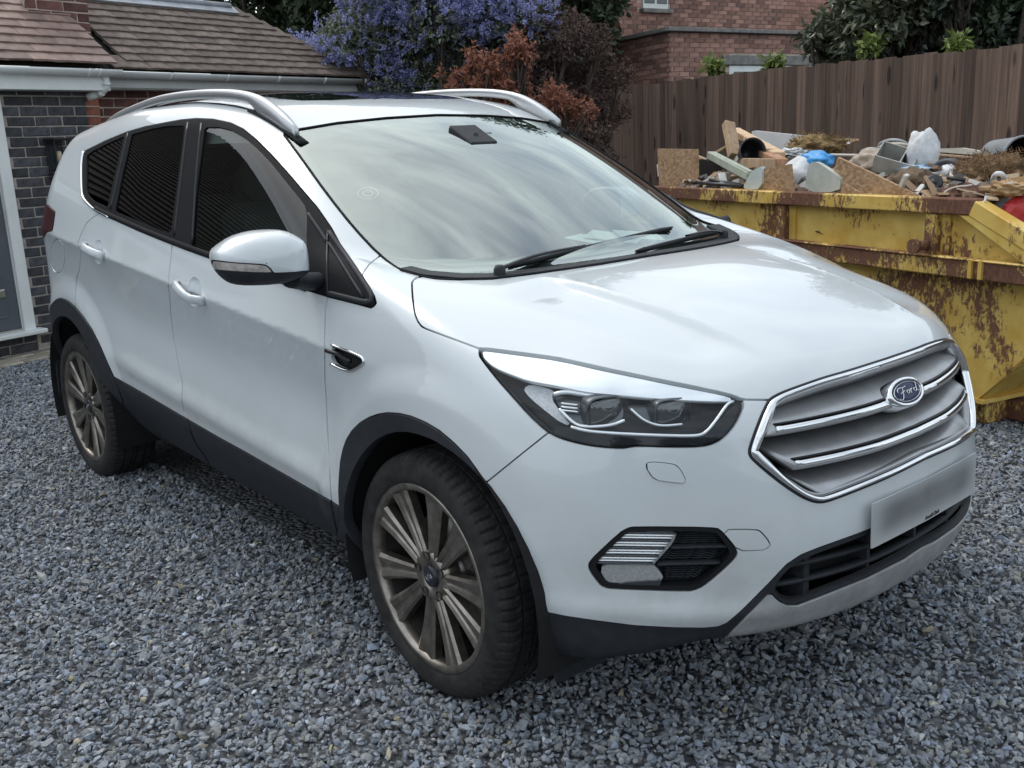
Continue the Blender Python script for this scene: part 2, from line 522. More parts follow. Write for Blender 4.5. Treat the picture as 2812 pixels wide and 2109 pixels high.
def surface_nets(fun, lo, hi, h):
    xs = [np.arange(lo[i], hi[i] + h, h) for i in range(3)]
    G = np.empty((len(xs[0]), len(xs[1]), len(xs[2])))
    Y, Z = np.meshgrid(xs[1], xs[2], indexing='ij')
    step = 24
    for i in range(0, len(xs[0]), step):
        X = xs[0][i:i + step][:, None, None]
        sh = (X.shape[0],) + Y.shape
        G[i:i + step] = fun(np.stack([np.broadcast_to(X, sh), np.broadcast_to(Y, sh), np.broadcast_to(Z, sh)], -1))
    S = G < 0
    nx, ny, nz = G.shape
    acc = np.zeros((nx - 1, ny - 1, nz - 1, 3)); cnt = np.zeros((nx - 1, ny - 1, nz - 1))
    quads = []
    idx = np.arange((nx - 1) * (ny - 1) * (nz - 1)).reshape(nx - 1, ny - 1, nz - 1)
    for ax in range(3):
        sl0 = [slice(None)] * 3; sl1 = [slice(None)] * 3
        sl0[ax] = slice(0, -1); sl1[ax] = slice(1, None)
        g0, g1 = G[tuple(sl0)], G[tuple(sl1)]
        ch = S[tuple(sl0)] != S[tuple(sl1)]
        I = np.argwhere(ch)
        t = g0[ch] / (g0[ch] - g1[ch])
        P = np.stack([xs[k][I[:, k]] for k in range(3)], 1)
        P[:, ax] += t * h
        o1, o2 = (ax + 1) % 3, (ax + 2) % 3
        cells = []
        ok = np.ones(len(I), bool)
        for d1, d2 in ((0, 0), (-1, 0), (-1, -1), (0, -1)):
            J = I.copy(); J[:, o1] += d1; J[:, o2] += d2
            good = (J >= 0).all(1) & (J[:, 0] < nx - 1) & (J[:, 1] < ny - 1) & (J[:, 2] < nz - 1)
            Jc = np.clip(J, 0, [nx - 2, ny - 2, nz - 2])
            g = Jc[good]
            np.add.at(acc, (g[:, 0], g[:, 1], g[:, 2]), P[good]); np.add.at(cnt, (g[:, 0], g[:, 1], g[:, 2]), 1)
            ok &= good
            cells.append(idx[Jc[:, 0], Jc[:, 1], Jc[:, 2]])
        q = np.stack(cells, 1)[ok]
        flip = ~(g0[ch] < 0)[ok]
        q[flip] = q[flip][:, ::-1]
        quads.append(q)
    q = np.vstack(quads)
    used = np.unique(q)
    mp = np.full(idx.size, -1); mp[used] = np.arange(len(used))
    V = acc.reshape(-1, 3)[used] / cnt.reshape(-1)[used][:, None]
    return V, mp[q]

def grad(fun, V, e=8e-4):
    g = np.zeros_like(V)
    for k in range(3):
        d = np.zeros(3); d[k] = e
        g[:, k] = (fun(V + d) - fun(V - d)) / (2 * e)
    return g

def clip_mesh(V, N, T, s):
    """keep the s > 0 side of a triangle mesh; returns new V, N, T"""
    pos = s > 0
    k = pos[T].sum(1)
    keep = T[k == 3]
    Vn, Nn = [V], [N]; base = len(V)
    out = [keep]
    part = T[(k == 1) | (k == 2)]
    if len(part):
        cache_keys = []
        kk = pos[part].sum(1)
        tri1 = part[kk == 1]; tri2 = part[kk == 2]
        def rot(tr, want):
            r = tr.copy()
            p = pos[r]
            i = np.argmax(p == want, 1)
            return np.stack([r[np.arange(len(r)), (i + j) % 3] for j in range(3)], 1)
        A = rot(tri1, True) if len(tri1) else np.zeros((0, 3), int)
        B = rot(tri2, False) if len(tri2) else np.zeros((0, 3), int)
        e = np.vstack([A[:, [0, 1]], A[:, [0, 2]], B[:, [0, 1]], B[:, [0, 2]]])
        es = np.sort(e, 1)
        uq, inv = np.unique(es, axis=0, return_inverse=True)
        inv = inv.ravel()
        sa, sb = s[uq[:, 0]], s[uq[:, 1]]
        t = (sa / (sa - sb))[:, None]
        Vn.append(V[uq[:, 0]] * (1 - t) + V[uq[:, 1]] * t)
        nn = N[uq[:, 0]] * (1 - t) + N[uq[:, 1]] * t
        Nn.append(nn / (np.linalg.norm(nn, axis=1)[:, None] + 1e-12))
        inv = inv + base
        na, nb = len(A), len(B)
        a1, a2 = inv[:na], inv[na:2 * na]
        b1, b2 = inv[2 * na:2 * na + nb], inv[2 * na + nb:]
        out.append(np.stack([A[:, 0], a1, a2], 1))
        out.append(np.stack([b1, B[:, 1], B[:, 2]], 1))
        out.append(np.stack([b1, B[:, 2], b2], 1))
    T2 = np.vstack(out)
    V2, N2 = np.vstack(Vn), np.vstack(Nn)
    used = np.unique(T2)
    mp = np.full(len(V2), -1); mp[used] = np.arange(len(used))
    return V2[used], N2[used], mp[T2]

class Surf:
    """piece of the right half of the body surface"""
    def __init__(s, V, N, T): s.V, s.N, s.T = V, N, T
    def clip(s, fld):
        if not len(s.T): return s
        return Surf(*clip_mesh(s.V, s.N, s.T, fld))
    def px(s, poly, mirror=False):
        """signed distance in metres to an outline measured in photograph pixels"""
        uv, d = project(s.V)
        return poly_sdf(uv, poly) * d / FPX
    def split(s, fld_fun, gap=.004):
        f = fld_fun(s)
        return s.clip(f - gap / 2), s.clip(-f - gap / 2)
    def offset(s, d): return Surf(s.V + s.N * d, s.N.copy(), s.T.copy())
    def mirrored(s):
        m = np.array([1, -1, 1])
        return Surf(s.V * m, s.N * m, s.T[:, ::-1].copy())
    def both(s, eps=1.5e-4):
        """joined with its mirror image across the centre plane"""
        m = s.mirrored()
        V = np.vstack([s.V, m.V]); N = np.vstack([s.N, m.N]); T = np.vstack([s.T, m.T + len(s.V)])
        mid = np.abs(V[:, 1]) < eps
        rm = np.arange(len(V))
        n = len(s.V)
        mm = np.where(mid[:n])[0]
        rm[n + mm] = mm
        V = V.copy(); N = N.copy()
        V[mm, 1] = 0; N[mm, 1] = 0
        N[mm] /= np.linalg.norm(N[mm], axis=1)[:, None]
        T = rm[T]
        T = T[(T[:, 0] != T[:, 1]) & (T[:, 1] != T[:, 2]) & (T[:, 0] != T[:, 2])]
        used = np.unique(T); mp = np.full(len(V), -1); mp[used] = np.arange(len(used))
        return Surf(V[used], N[used], mp[T])
    def boundary(s):
        E = np.vstack([s.T[:, [0, 1]], s.T[:, [1, 2]], s.T[:, [2, 0]]])
        key = np.sort(E, 1)
        uq, inv, cnt = np.unique(key, axis=0, return_inverse=True, return_counts=True)
        return E[cnt[inv.ravel()] == 1]
    def mesh(s, name, mat, parent, flange=.012, skip_mid=True, bevel=.35):
        V, N, T = s.V, s.N, s.T
        VV = [V]; NN = [N]; FF = [T]
        if flange > 0 and len(T):
            b = s.boundary()
            if skip_mid:
                b = b[~((np.abs(V[b[:, 0], 1]) < 2e-4) & (np.abs(V[b[:, 1], 1]) < 2e-4))]
            if len(b):
                vb, inv = np.unique(b, return_inverse=True); inv = inv.reshape(b.shape)
                # outward tangent at each edge vertex
                ed = V[b[:, 1]] - V[b[:, 0]]
                en = np.cross(ed, N[b[:, 0]] + N[b[:, 1]])
                en /= np.linalg.norm(en, axis=1)[:, None] + 1e-12
                tn = np.zeros((len(vb), 3))
                np.add.at(tn, inv[:, 0], en); np.add.at(tn, inv[:, 1], en)
                tn /= np.linalg.norm(tn, axis=1)[:, None] + 1e-12
                n0 = len(V); k = len(vb)
                r1 = V[vb]; r2 = V[vb] - N[vb] * flange
                q1 = N[vb] * bevel + tn; q1 /= np.linalg.norm(q1, axis=1)[:, None]
                VV += [r1, r2]; NN += [q1, tn]
                A, B = inv[:, 0], inv[:, 1]
                FF.append(np.stack([B + n0, A + n0, A + n0 + k], 1)); FF.append(np.stack([B + n0, A + n0 + k, B + n0 + k], 1))
        V = np.vstack(VV); N = np.vstack(NN); F = np.vstack(FF)
        return tri_mesh(name, V, F, mat, parent, N)

def tri_mesh(name, V, F, mat, parent, N=None):
    me = bpy.data.meshes.new(name)
    nt = len(F)
    me.vertices.add(len(V)); me.vertices.foreach_set('co', np.asarray(V, np.float32).ravel())
    me.loops.add(nt * 3); me.loops.foreach_set('vertex_index', np.asarray(F, np.int32).ravel())
    me.polygons.add(nt); me.polygons.foreach_set('loop_start', np.arange(0, nt * 3, 3, dtype=np.int32))
    me.update(calc_edges=True)
    me.polygons.foreach_set('use_smooth', np.ones(nt, bool))
    if N is not None and nt:
        me.normals_split_custom_set_from_vertices(np.asarray(N, np.float32).tolist())
    return link_data(name, me, mat, parent)

def build_master(h=.0128):
    V, Q = surface_nets(body_f, (-3.66, -.03, .20), (.99, 1.0, 1.72), h)
    for _ in range(4):
        g = grad(body_f, V); f = body_f(V)
        st = (f / (np.einsum('ij,ij->i', g, g) + 1e-9))[:, None] * g
        ln = np.linalg.norm(st, axis=1)[:, None]
        V = V - st * np.minimum(1, .01 / (ln + 1e-12))
    N = grad(body_f, V, 2.5e-3); N /= np.linalg.norm(N, axis=1)[:, None] + 1e-12
    d1 = np.linalg.norm(V[Q[:, 0]] - V[Q[:, 2]], axis=1); d2 = np.linalg.norm(V[Q[:, 1]] - V[Q[:, 3]], axis=1)
    sw = d2 < d1
    T = np.vstack([np.where(sw[:, None], Q[:, [0, 1, 3]], Q[:, [0, 1, 2]]), np.where(sw[:, None], Q[:, [1, 2, 3]], Q[:, [0, 2, 3]])])
    # outward orientation
    fn = np.cross(V[T[:, 1]] - V[T[:, 0]], V[T[:, 2]] - V[T[:, 0]])
    if (np.einsum('ij,ij->i', fn, N[T[:, 0]]) < 0).mean() > .5: T = T[:, ::-1]
    # right-hand half: y <= 0
    V = V * [1, -1, 1]; N = N * [1, -1, 1]; T = T[:, ::-1]
    s = Surf(V, N, T)
    return s.clip(-s.V[:, 1] + 1e-9)
# ================================================================ car: materials
def paint_mat():
    m, n, l, b = new_mat('white_car_paint')
    b.inputs['Base Color'].default_value = (.60, .64, .66, 1)
    b.inputs['Roughness'].default_value = .32
    b.inputs['Coat Weight'].default_value = .85
    b.inputs['Coat Roughness'].default_value = .025
    tc = n.new('ShaderNodeTexCoord')
    no = n.new('ShaderNodeTexNoise'); no.inputs['Scale'].default_value = 5; no.inputs['Detail'].default_value = 7; no.inputs['Roughness'].default_value = .65
    l.new(tc.outputs['Object'], no.inputs['Vector'])
    # road film: a little dirt low on the body
    sp = n.new('ShaderNodeSeparateXYZ'); l.new(tc.outputs['Object'], sp.inputs[0])
    mr = n.new('ShaderNodeMapRange'); mr.inputs['From Min'].default_value = .75; mr.inputs['From Max'].default_value = .32
    l.new(sp.outputs['Z'], mr.inputs['Value'])
    mu = n.new('ShaderNodeMath'); mu.operation = 'MULTIPLY'
    rp = n.new('ShaderNodeValToRGB'); rp.color_ramp.elements[0].position = .35; rp.color_ramp.elements[1].position = .75
    l.new(no.outputs['Fac'], rp.inputs['Fac'])
    l.new(rp.outputs['Color'], mu.inputs[0]); l.new(mr.outputs['Result'], mu.inputs[1])
    mx = n.new('ShaderNodeMixRGB'); mx.inputs['Color1'].default_value = (.60, .64, .66, 1); mx.inputs['Color2'].default_value = (.42, .42, .40, 1)
    l.new(mu.outputs[0], mx.inputs['Fac']); l.new(mx.outputs['Color'], b.inputs['Base Color'])
    # slight film also dulls the lacquer
    mr2 = n.new('ShaderNodeMapRange'); mr2.inputs['To Min'].default_value = .008; mr2.inputs['To Max'].default_value = .035
    l.new(no.outputs['Fac'], mr2.inputs['Value']); l.new(mr2.outputs['Result'], b.inputs['Coat Roughness'])
    return m

PAINT = paint_mat()
BLK = pmat('black_moulded_plastic', (.019, .022, .027), rough=.62, spec=.35, var=.25, scale=30, bump=.06, bscale=900)
BLK_D = pmat('black_void', (.006, .006, .007), rough=.9)
BLK_G = pmat('black_gloss_trim', (.010, .011, .013), rough=.28, spec=.35)
RUB = pmat('black_rubber_seal', (.010, .011, .013), rough=.7, spec=.12)
CHROME = pmat('chrome', (.80, .81, .82), rough=.06, metal=1.0)
CHROME_S = pmat('satin_chrome', (.62, .63, .64), rough=.22, metal=1.0)
SILV = pmat('satin_silver_paint', (.40, .405, .415), rough=.34, metal=.6, var=.12, scale=14)
SILV_D = pmat('skid_plate_silver', (.36, .365, .37), rough=.5, metal=.25, var=.15, scale=20)
RAILM = pmat('brushed_alloy_rail', (.52, .53, .54), rough=.33, metal=.8)
TYRE = pmat('tyre_rubber', (.023, .022, .022), rough=.8, spec=.3, var=.45, scale=22, bump=.10, bscale=300)
RIMM = pmat('brake_dusted_alloy', (.27, .245, .215), rough=.33, metal=.9, var=.3, scale=26)
DISC = pmat('brake_disc_steel', (.22, .21, .20), rough=.4, metal=.9, var=.3, scale=40)
GL_WS = glass_mat('windscreen_glass', tint=(.66, .78, .72), f0=.33, refl=(.92, 1, .965))
GL_SIDE = glass_mat('side_glass', tint=(.34, .40, .38), f0=.05)
GL_PRIV = glass_mat('privacy_glass', tint=(.04, .042, .046), f0=.045)
GL_ROOF = glass_mat('sunroof_glass', tint=(.03, .035, .035), opacity=.6, body=(.012, .016, .016), f0=.045)
GL_LENS = glass_mat('lamp_lens', tint=(.95, .97, .98), f0=.028)
LAMP_DK = pmat('lamp_inner_black', (.008, .010, .014), rough=.5, spec=.25)
LAMP_SV = pmat('lamp_reflector', (.86, .87, .88), rough=.12, metal=1.0)
LAMP_SAT = pmat('lamp_reflector_textured', (.55, .57, .60), rough=.42, metal=.7, var=.2, scale=200, bump=.5, bscale=700)
LAMP_GR = pmat('lamp_housing_grey', (.10, .11, .12), rough=.28, metal=.8)
PROJ = pmat('projector_lens', (.02, .024, .03), rough=.03, coat=1.0, spec=.9)
RED_L = pmat('tail_lamp_red', (.48, .04, .055), rough=.4)
TAILM = pmat('tail_lamp_dark', (.045, .010, .012), rough=.4, spec=.3)
LAMP_WH = pmat('lamp_bright_optic', (.86, .88, .90), rough=.14, metal=.55, coat=.4)
IND = pmat('indicator_lens', (.42, .38, .36), rough=.2, coat=1, var=.3, scale=60)
SEATM = pmat('grey_seat_cloth', (.20, .21, .205), rough=.85)
DASHM = pmat('dashboard_plastic', (.28, .30, .29), rough=.6, bump=.1, bscale=300)
LININ = pmat('pale_headlining', (.6, .6, .58), rough=.9)
CARPET = pmat('cabin_carpet', (.02, .02, .022), rough=.95)

def glass_on(s): return s

# ================================================================ car: panels cut from the body surface
car = empty('car', (0, 0, 0))
tag(car, 'white five-door SUV with chrome grille and silver roof rails parked on gravel', 'car')
MS = build_master()

def hits(px, t0=.9, t1=7.2, n=520):
    """where sight lines through photograph pixels meet the body"""
    px = np.asarray(px, float)
    D = np.stack([ray(u, v) for u, v in px])
    t = np.linspace(t0, t1, n)
    P = CAMP + t[None, :, None] * D[:, None, :]
    f = body_f(P)
    i = np.argmax(f < 0, 1)
    ok = f[np.arange(len(px)), i] < 0
    a = t[np.maximum(i - 1, 0)]; b = t[i]
    for _ in range(24):
        mdl = (a + b) / 2
        ins = body_f(CAMP + mdl[:, None] * D) < 0
        b = np.where(ins, mdl, b); a = np.where(ins, a, mdl)
    Q = (CAMP + a[:, None] * D)[ok]
    N = grad(body_f, Q, 2e-3); N /= np.linalg.norm(N, axis=1)[:, None]
    return Q, N

c1 = lambda L: [(100 + x / 3.687, 550 + y / 3.687) for x, y in L]
c3 = lambda L: [(900 + x / 1.9514, 1100 + y / 1.9514) for x, y in L]
c4 = lambda L: [(1300 + x / 2.765, 900 + y / 2.765) for x, y in L]
c5 = lambda L: [(2000 + x / 3.016, 900 + y / 3.016) for x, y in L]
c6 = lambda L: [(2050 + x / 3.016, 1250 + y / 3.016) for x, y in L]
c7 = lambda L: [(550 + x / 3.318, 550 + y / 3.318) for x, y in L]
c8 = lambda L: [(1550 + x / 3.687, 1380 + y / 3.687) for x, y in L]

PG = {}
PG['headlamp'] = chaikin(c4([(40, 200), (50, 160), (65, 153), (350, 190), (650, 230), (950, 300), (1200, 350), (1450, 405), (1700, 455), (1900, 495), (2000, 525), (2050, 555), (2048, 610), (2000, 720), (1930, 810), (1860, 870), (1750, 905), (1500, 908), (1260, 898), (1200, 905), (1130, 918), (950, 905), (800, 880), (650, 840), (550, 790), (420, 670), (300, 530), (180, 390), (80, 260)]), 1)
PG['grille'] = [(2111, 1099), (2123, 1093), (2149, 1080), (2199, 1062), (2265, 1039), (2332, 1021), (2431, 989), (2498, 968), (2560, 945), (2700, 900), (2720, 1150), (2640, 1190), (2531, 1261), (2431, 1311), (2332, 1351), (2275, 1371), (2252, 1376), (2232, 1372), (2199, 1359), (2149, 1326), (2099, 1286), (2068, 1258), (2060, 1246), (2059, 1235), (2070, 1205), (2090, 1152), (2109, 1105)]
PG['fog'] = chaikin(c8([(240, 640), (255, 590), (560, 305), (640, 258), (720, 245), (1530, 252), (1590, 285), (1745, 470), (1758, 520), (1720, 595), (1430, 850), (1330, 898), (1250, 910), (500, 885), (390, 868), (330, 805), (250, 690)]), 1)
LOWL = [(1380, 1650), (1440, 1666), (1494, 1680), (1550, 1692), (1631, 1704), (1740, 1718), (1848, 1724), (1930, 1725), (1970, 1722), (1997, 1711), (2030, 1683), (2057, 1657), (2116, 1597), (2159, 1551), (2199, 1524), (2249, 1504), (2355, 1466), (2438, 1433), (2541, 1386), (2627, 1346), (2720, 1290)]
PG['black_low'] = LOWL + [(2850, 1400), (2750, 1800), (2000, 2200), (1200, 2200), (1380, 1700)]
PG['skid'] = [(2116, 1624), (2127, 1640), (2143, 1653), (2163, 1662), (2189, 1663), (2282, 1627), (2382, 1587), (2481, 1537), (2564, 1481), (2614, 1438), (2643, 1395), (2660, 1349), (2680, 1300), (2850, 1280), (2850, 1500), (2600, 1750), (2200, 2000), (1920, 1900), (1970, 1775), (1989, 1754)]
PG['lower_grille'] = chaikin([(2122, 1614), (2159, 1566), (2199, 1538), (2249, 1517), (2355, 1478), (2438, 1445), (2541, 1398), (2627, 1357), (2700, 1300), (2720, 1330), (2660, 1340), (2643, 1390), (2614, 1433), (2564, 1475), (2481, 1531), (2382, 1581), (2282, 1621), (2189, 1656), (2165, 1655), (2140, 1640)], 1)
PG['windscreen'] = [(779, 372), (781, 364), (795, 359), (926, 337), (1062, 323), (1197, 315), (1333, 315), (1500, 318), (2100, 600), (2022, 642), (1804, 700), (1640, 727), (1465, 752), (1352, 766), (1262, 768), (1200, 766), (1162, 759), (1103, 743), (1044, 702), (971, 624), (899, 533), (836, 445)]
PG['hood'] = [(1131, 775), (1132, 800), (1135, 836), (1139, 862), (1146, 881), (1156, 895), (1171, 903), (1316, 957), (1322, 956), (1535, 983), (1734, 1027), (1915, 1063), (2000, 1083), (2041, 1097), (2111, 1098), (2200, 1090), (2431, 1020), (2700, 930), (2750, 700), (2100, 600), (1804, 690), (1465, 740), (1262, 757), (1162, 758), (1140, 764)]
PG['dlo'] = [(231, 549), (226, 535), (226, 440), (233, 414), (290, 386), (348, 362), (400, 347), (452, 337), (495, 329), (538, 325), (585, 327), (633, 337), (668, 354), (705, 384), (747, 426), (791, 475), (872, 570), (910, 625), (945, 690), (996, 758), (1024, 812), (1030, 832), (1026, 841), (1012, 843), (901, 815), (740, 766), (588, 713), (485, 676), (380, 634), (273, 586)]
PG['pane_quarter'] = [(238, 428), (252, 416), (300, 392), (342, 374), (318, 470), (296, 570), (286, 567), (256, 551), (241, 536), (238, 520)]
PG['pane_rear'] = [(362, 369), (420, 353), (460, 346), (508, 345), (492, 470), (470, 640), (460, 640), (390, 612), (316, 580), (336, 480)]
PG['pane_front'] = [(562, 350), (600, 349), (636, 358), (672, 379), (705, 407), (740, 443), (768, 477), (836, 562), (843, 586), (842, 786), (700, 738), (588, 700), (527, 675), (540, 520)]
AG = [(901, 800), (901, 815), (895, 840), (893, 851), (891, 927), (892, 1050), (895, 1080), (902, 1242), (909, 1369), (922, 1432), (935, 1500)]
BG = [(580, 1300), (572, 1262), (545, 1225), (531, 1200), (524, 1175), (518, 1155), (506, 1128), (499, 1105), (500, 1080), (501, 1053), (490, 1000), (477, 930), (470, 870), (466, 816), (462, 790), (462, 770), (466, 735), (470, 702), (474, 660)]
CG = [(280, 575), (273, 586), (255, 597), (238, 612), (224, 640), (213, 668), (213, 676), (219, 690), (221, 710), (219, 734), (211, 764), (208, 790), (206, 837)]
PG['front_door'] = AG + BG + [(480, 600), (901, 700)]
PG['rear_door'] = BG[::-1] + [(560, 1330), (355, 1230), (300, 1100), (220, 1000), (206, 850)] + CG[::-1] + [(300, 520)]
FARCH = [(928, 1470), (933, 1387), (931, 1345), (933, 1305), (936, 1268), (943, 1233), (953, 1204), (967, 1182), (988, 1161), (1013, 1146), (1038, 1137), (1064, 1133), (1096, 1135), (1130, 1143), (1168, 1159), (1207, 1182), (1245, 1214), (1284, 1254), (1335, 1325), (1387, 1418), (1438, 1525), (1474, 1612), (1494, 1679), (1500, 1700)]
PG['front_arch'] = FARCH + [(1300, 2100), (900, 1800)]
RARCH = [(120, 980), (128, 900), (134, 858), (141, 838), (149, 827), (157, 821), (164, 819), (170, 819), (180, 822), (189, 827), (198, 834), (208, 843), (230, 870), (252, 902), (273, 943), (296, 997), (314, 1036), (340, 1100)]
PG['rear_arch'] = RARCH + [(300, 1400), (100, 1300)]
PG['cladding'] = [(290, 1020), (316, 1036), (370, 1066), (425, 1098), (518, 1153), (600, 1200), (678, 1243), (800, 1313), (913, 1378), (959, 1407), (1100, 1500), (1000, 1700), (300, 1400)]
PG['wing'] = [(901, 812), (1020, 846), (1034, 835), (1028, 812), (994, 757), (1003, 740), (1015, 724), (1044, 702), (1103, 735), (1162, 757), (1131, 775), (1146, 881), (1171, 903), (1316, 957), (1450, 1050), (1503, 1190), (1440, 1240), (1335, 1325), (1250, 1500), (1000, 1700), (935, 1500), (922, 1432), (909, 1369), (902, 1242), (895, 1080), (892, 1050), (891, 927), (893, 851)]
PG['washer'] = chaikin([(1762, 1266), (1850, 1273), (1866, 1284), (1886, 1322), (1878, 1328), (1802, 1319), (1792, 1312)], 2)
PG['tow'] = chaikin(c8([(1560, 275), (1950, 272), (1995, 300), (2085, 405), (2085, 445), (2060, 468), (2010, 484), (1740, 494)]), 1)
PG['tail'] = [(146, 577), (171, 592), (160, 612), (150, 629), (141, 635), (128, 637), (120, 655), (100, 650), (96, 600), (130, 560)]
PG['fuel'] = [(158 + 20 * math.cos(t), 703 + 46 * math.sin(t)) for t in np.linspace(0, 2 * PI, 40, endpoint=False)]
PG['vent'] = chaikin(c7([(1195, 1330), (1213, 1312), (1480, 1428), (1498, 1462), (1490, 1485), (1400, 1548), (1360, 1556), (1300, 1543), (1192, 1488)]), 1)
PG['scoop_front'] = [(534 + 19 * math.cos(t), 801 + 41 * math.sin(t)) for t in np.linspace(0, 2 * PI, 36, endpoint=False)]
PG['scoop_rear'] = [(271 + 12.5 * math.cos(t), 692 + 34 * math.sin(t)) for t in np.linspace(0, 2 * PI, 36, endpoint=False)]

def rin(c, r):     # inside a circle of the side view, on the flanks only
    def f(s):
        d = r - np.hypot(s.V[:, 0] - c[0], s.V[:, 2] - c[1])
        return np.minimum(d, -s.V[:, 1] - .45)
    return f
def inpx(k, lim=None):
    P = PG[k]
    def f(s):
        d = s.px(P)
        if lim is not None: d = np.minimum(d, lim(s.V))
        return d
    return f

rest = MS
_, rest = rest.split(rin((.045, .345), .402), 0)
_, rest = rest.split(rin((-2.672, .352), .412), 0)
front = lambda V: V[:, 0] - .05
P_ = {}
P_['headlamp'], rest = rest.split(inpx('headlamp', front), .006)
P_['grille'], rest = rest.split(inpx('grille', lambda V: np.minimum(V[:, 0] - .6, .95 - V[:, 2])), .002)
P_['fog'], rest = rest.split(inpx('fog', lambda V: np.minimum(V[:, 0] - .05, V[:, 2] - .3)), .003)
low, rest = rest.split(inpx('black_low', lambda V: np.minimum(V[:, 0] - .15, .66 - V[:, 2])), .003)
P_['skid'], low = low.split(inpx('skid'), .003)
P_['lower_grille'], low = low.split(inpx('lower_grille', lambda V: V[:, 2] - .33), .0)
P_['black_low'] = low
ws_lim = lambda V: np.minimum(V[:, 2] - 1.03, V[:, 0] + 1.35)
P_['windscreen'], rest = rest.split(inpx('windscreen', ws_lim), .005)
side_lim = lambda V: np.minimum(V[:, 0] + 3.05, -V[:, 1] - .40)
P_['dlo'], rest = rest.split(inpx('dlo', lambda V: np.minimum(side_lim(V), V[:, 2] - .98)), .004)
P_['hood'], rest = rest.split(inpx('hood', lambda V: np.minimum(V[:, 0] + .5, V[:, 2] - .78)), .005)
P_['front_arch'], rest = rest.split(inpx('front_arch', lambda V: np.minimum(.9 - V[:, 2], -V[:, 1] - .55)), .003)
P_['rear_arch'], rest = rest.split(inpx('rear_arch', lambda V: np.minimum(np.minimum(.95 - V[:, 2], -V[:, 1] - .55), V[:, 0] + 3.3)), .003)
clad_lim = lambda V: np.minimum(np.minimum(V[:, 0] + 2.6, .7 - V[:, 2]), -V[:, 1] - .3)
clad, rest = rest.split(inpx('cladding', clad_lim), .003)
P_['tail'], rest = rest.split(inpx('tail', lambda V: np.minimum(-2.7 - V[:, 0], V[:, 2] - .9)), .003)
P_['wing'], rest = rest.split(inpx('wing', lambda V: V[:, 0] + .6), .004)
P_['front_door'], rest = rest.split(inpx('front_door', side_lim), .004)
P_['rear_door'], rest = rest.split(inpx('rear_door', side_lim), .004)
P_['fuel'], rest = rest.split(inpx('fuel', lambda V: np.minimum(np.minimum(V[:, 0] + 3.12, -V[:, 1] - .80), np.minimum(V[:, 2] - .75, 1.2 - V[:, 2]))), .003)
bump_lim = lambda s: np.minimum(s.V[:, 0] - .2, .93 - s.V[:, 2])
P_['bumper'], rest = rest.split(bump_lim, .0)
P_['sunroof'], rest = rest.split(lambda s: poly_sdf(s.V[:, :2], [(-1.28, .5), (-1.27, 0), (-1.29, -.28), (-1.33, -.38), (-1.42, -.43), (-2.40, -.44), (-2.55, -.40), (-2.58, -.3), (-2.58, .5)]) * 1.0 + np.where(s.V[:, 2] > 1.3, 0, -1), .006)

# details let into panels
P_['washer'], P_['bumper'] = P_['bumper'].split(inpx('washer', lambda V: V[:, 2] - .4), .002)
P_['tow'], P_['bumper'] = P_['bumper'].split(inpx('tow', lambda V: V[:, 2] - .3), .003)
P_['vent'], P_['wing'] = P_['wing'].split(inpx('vent'), .0)
P_['scoop_front'], P_['front_door'] = P_['front_door'].split(inpx('scoop_front'), .0)
P_['scoop_rear'], P_['rear_door'] = P_['rear_door'].split(inpx('scoop_rear'), .0)
P_['clad_front'], clad = clad.split(inpx('front_door'), .004)
P_['clad_rear'], clad = clad.split(inpx('rear_door'), .004)
P_['clad_sill'] = clad

def both_sides(key, name, mat, flange=.012, offset=0.0, lab=None, bevel=.35, parent=None):
    s = P_[key]
    if offset: s = s.offset(offset)
    o1 = s.mesh(name, mat, parent or car, flange, bevel=bevel)
    o2 = s.mirrored().mesh(name, mat, parent or car, flange, bevel=bevel)
    return o1, o2

def largest(s):
    """biggest connected piece"""
    if not len(s.T): return s
    lab = np.arange(len(s.V))
    while True:
        m = lab[s.T].min(1); new = lab.copy()
        for k in range(3): np.minimum.at(new, s.T[:, k], m)
        new = new[new]
        if (new == lab).all(): break
        lab = new
    c = lab[s.T[:, 0]]; u, n = np.unique(c, return_counts=True)
    T_ = s.T[c == u[np.argmax(n)]]
    used = np.unique(T_); mp = np.full(len(s.V), -1); mp[used] = np.arange(len(used))
    return Surf(s.V[used], s.N[used], mp[T_])
for _k in list(P_):
    if _k not in ('black_low', 'skid', 'clad_sill'): P_[_k] = largest(P_[_k])

def recalc_normals(s):
    n = np.zeros_like(s.V)
    fn = np.cross(s.V[s.T[:, 1]] - s.V[s.T[:, 0]], s.V[s.T[:, 2]] - s.V[s.T[:, 0]])
    for k in range(3): np.add.at(n, s.T[:, k], fn)
    s.N = n / (np.linalg.norm(n, axis=1)[:, None] + 1e-15)
    return s

rest.both().mesh('body_shell', PAINT, car)
P_['hood'].both().mesh('bonnet', PAINT, car, .016)
bumper = P_['bumper'].both().mesh('bumper', PAINT, car, .016)
lowbump = P_['black_low'].both().mesh('bumper_skirt', BLK, car, .02)
P_['skid'].both().offset(.003).mesh('skid_plate', SILV_D, car, .02)
windscreen = P_['windscreen'].both().offset(-.002).mesh('windscreen', GL_WS, car, 0)
P_['sunroof'].both().offset(.002).mesh('sunroof', GL_ROOF, car, 0)
wings = both_sides('wing', 'wing', PAINT)
fdoors = both_sides('front_door', 'door', PAINT)
rdoors = both_sides('rear_door', 'door', PAINT)
both_sides('fuel', 'fuel_flap', PAINT, .006)
both_sides('front_arch', 'wheel_arch_trim', BLK, .03, .005)
both_sides('rear_arch', 'wheel_arch_trim', BLK, .03, .005)
for k in ('clad_front', 'clad_rear', 'clad_sill'):
    both_sides(k, 'sill_cladding', BLK, .014, .003)
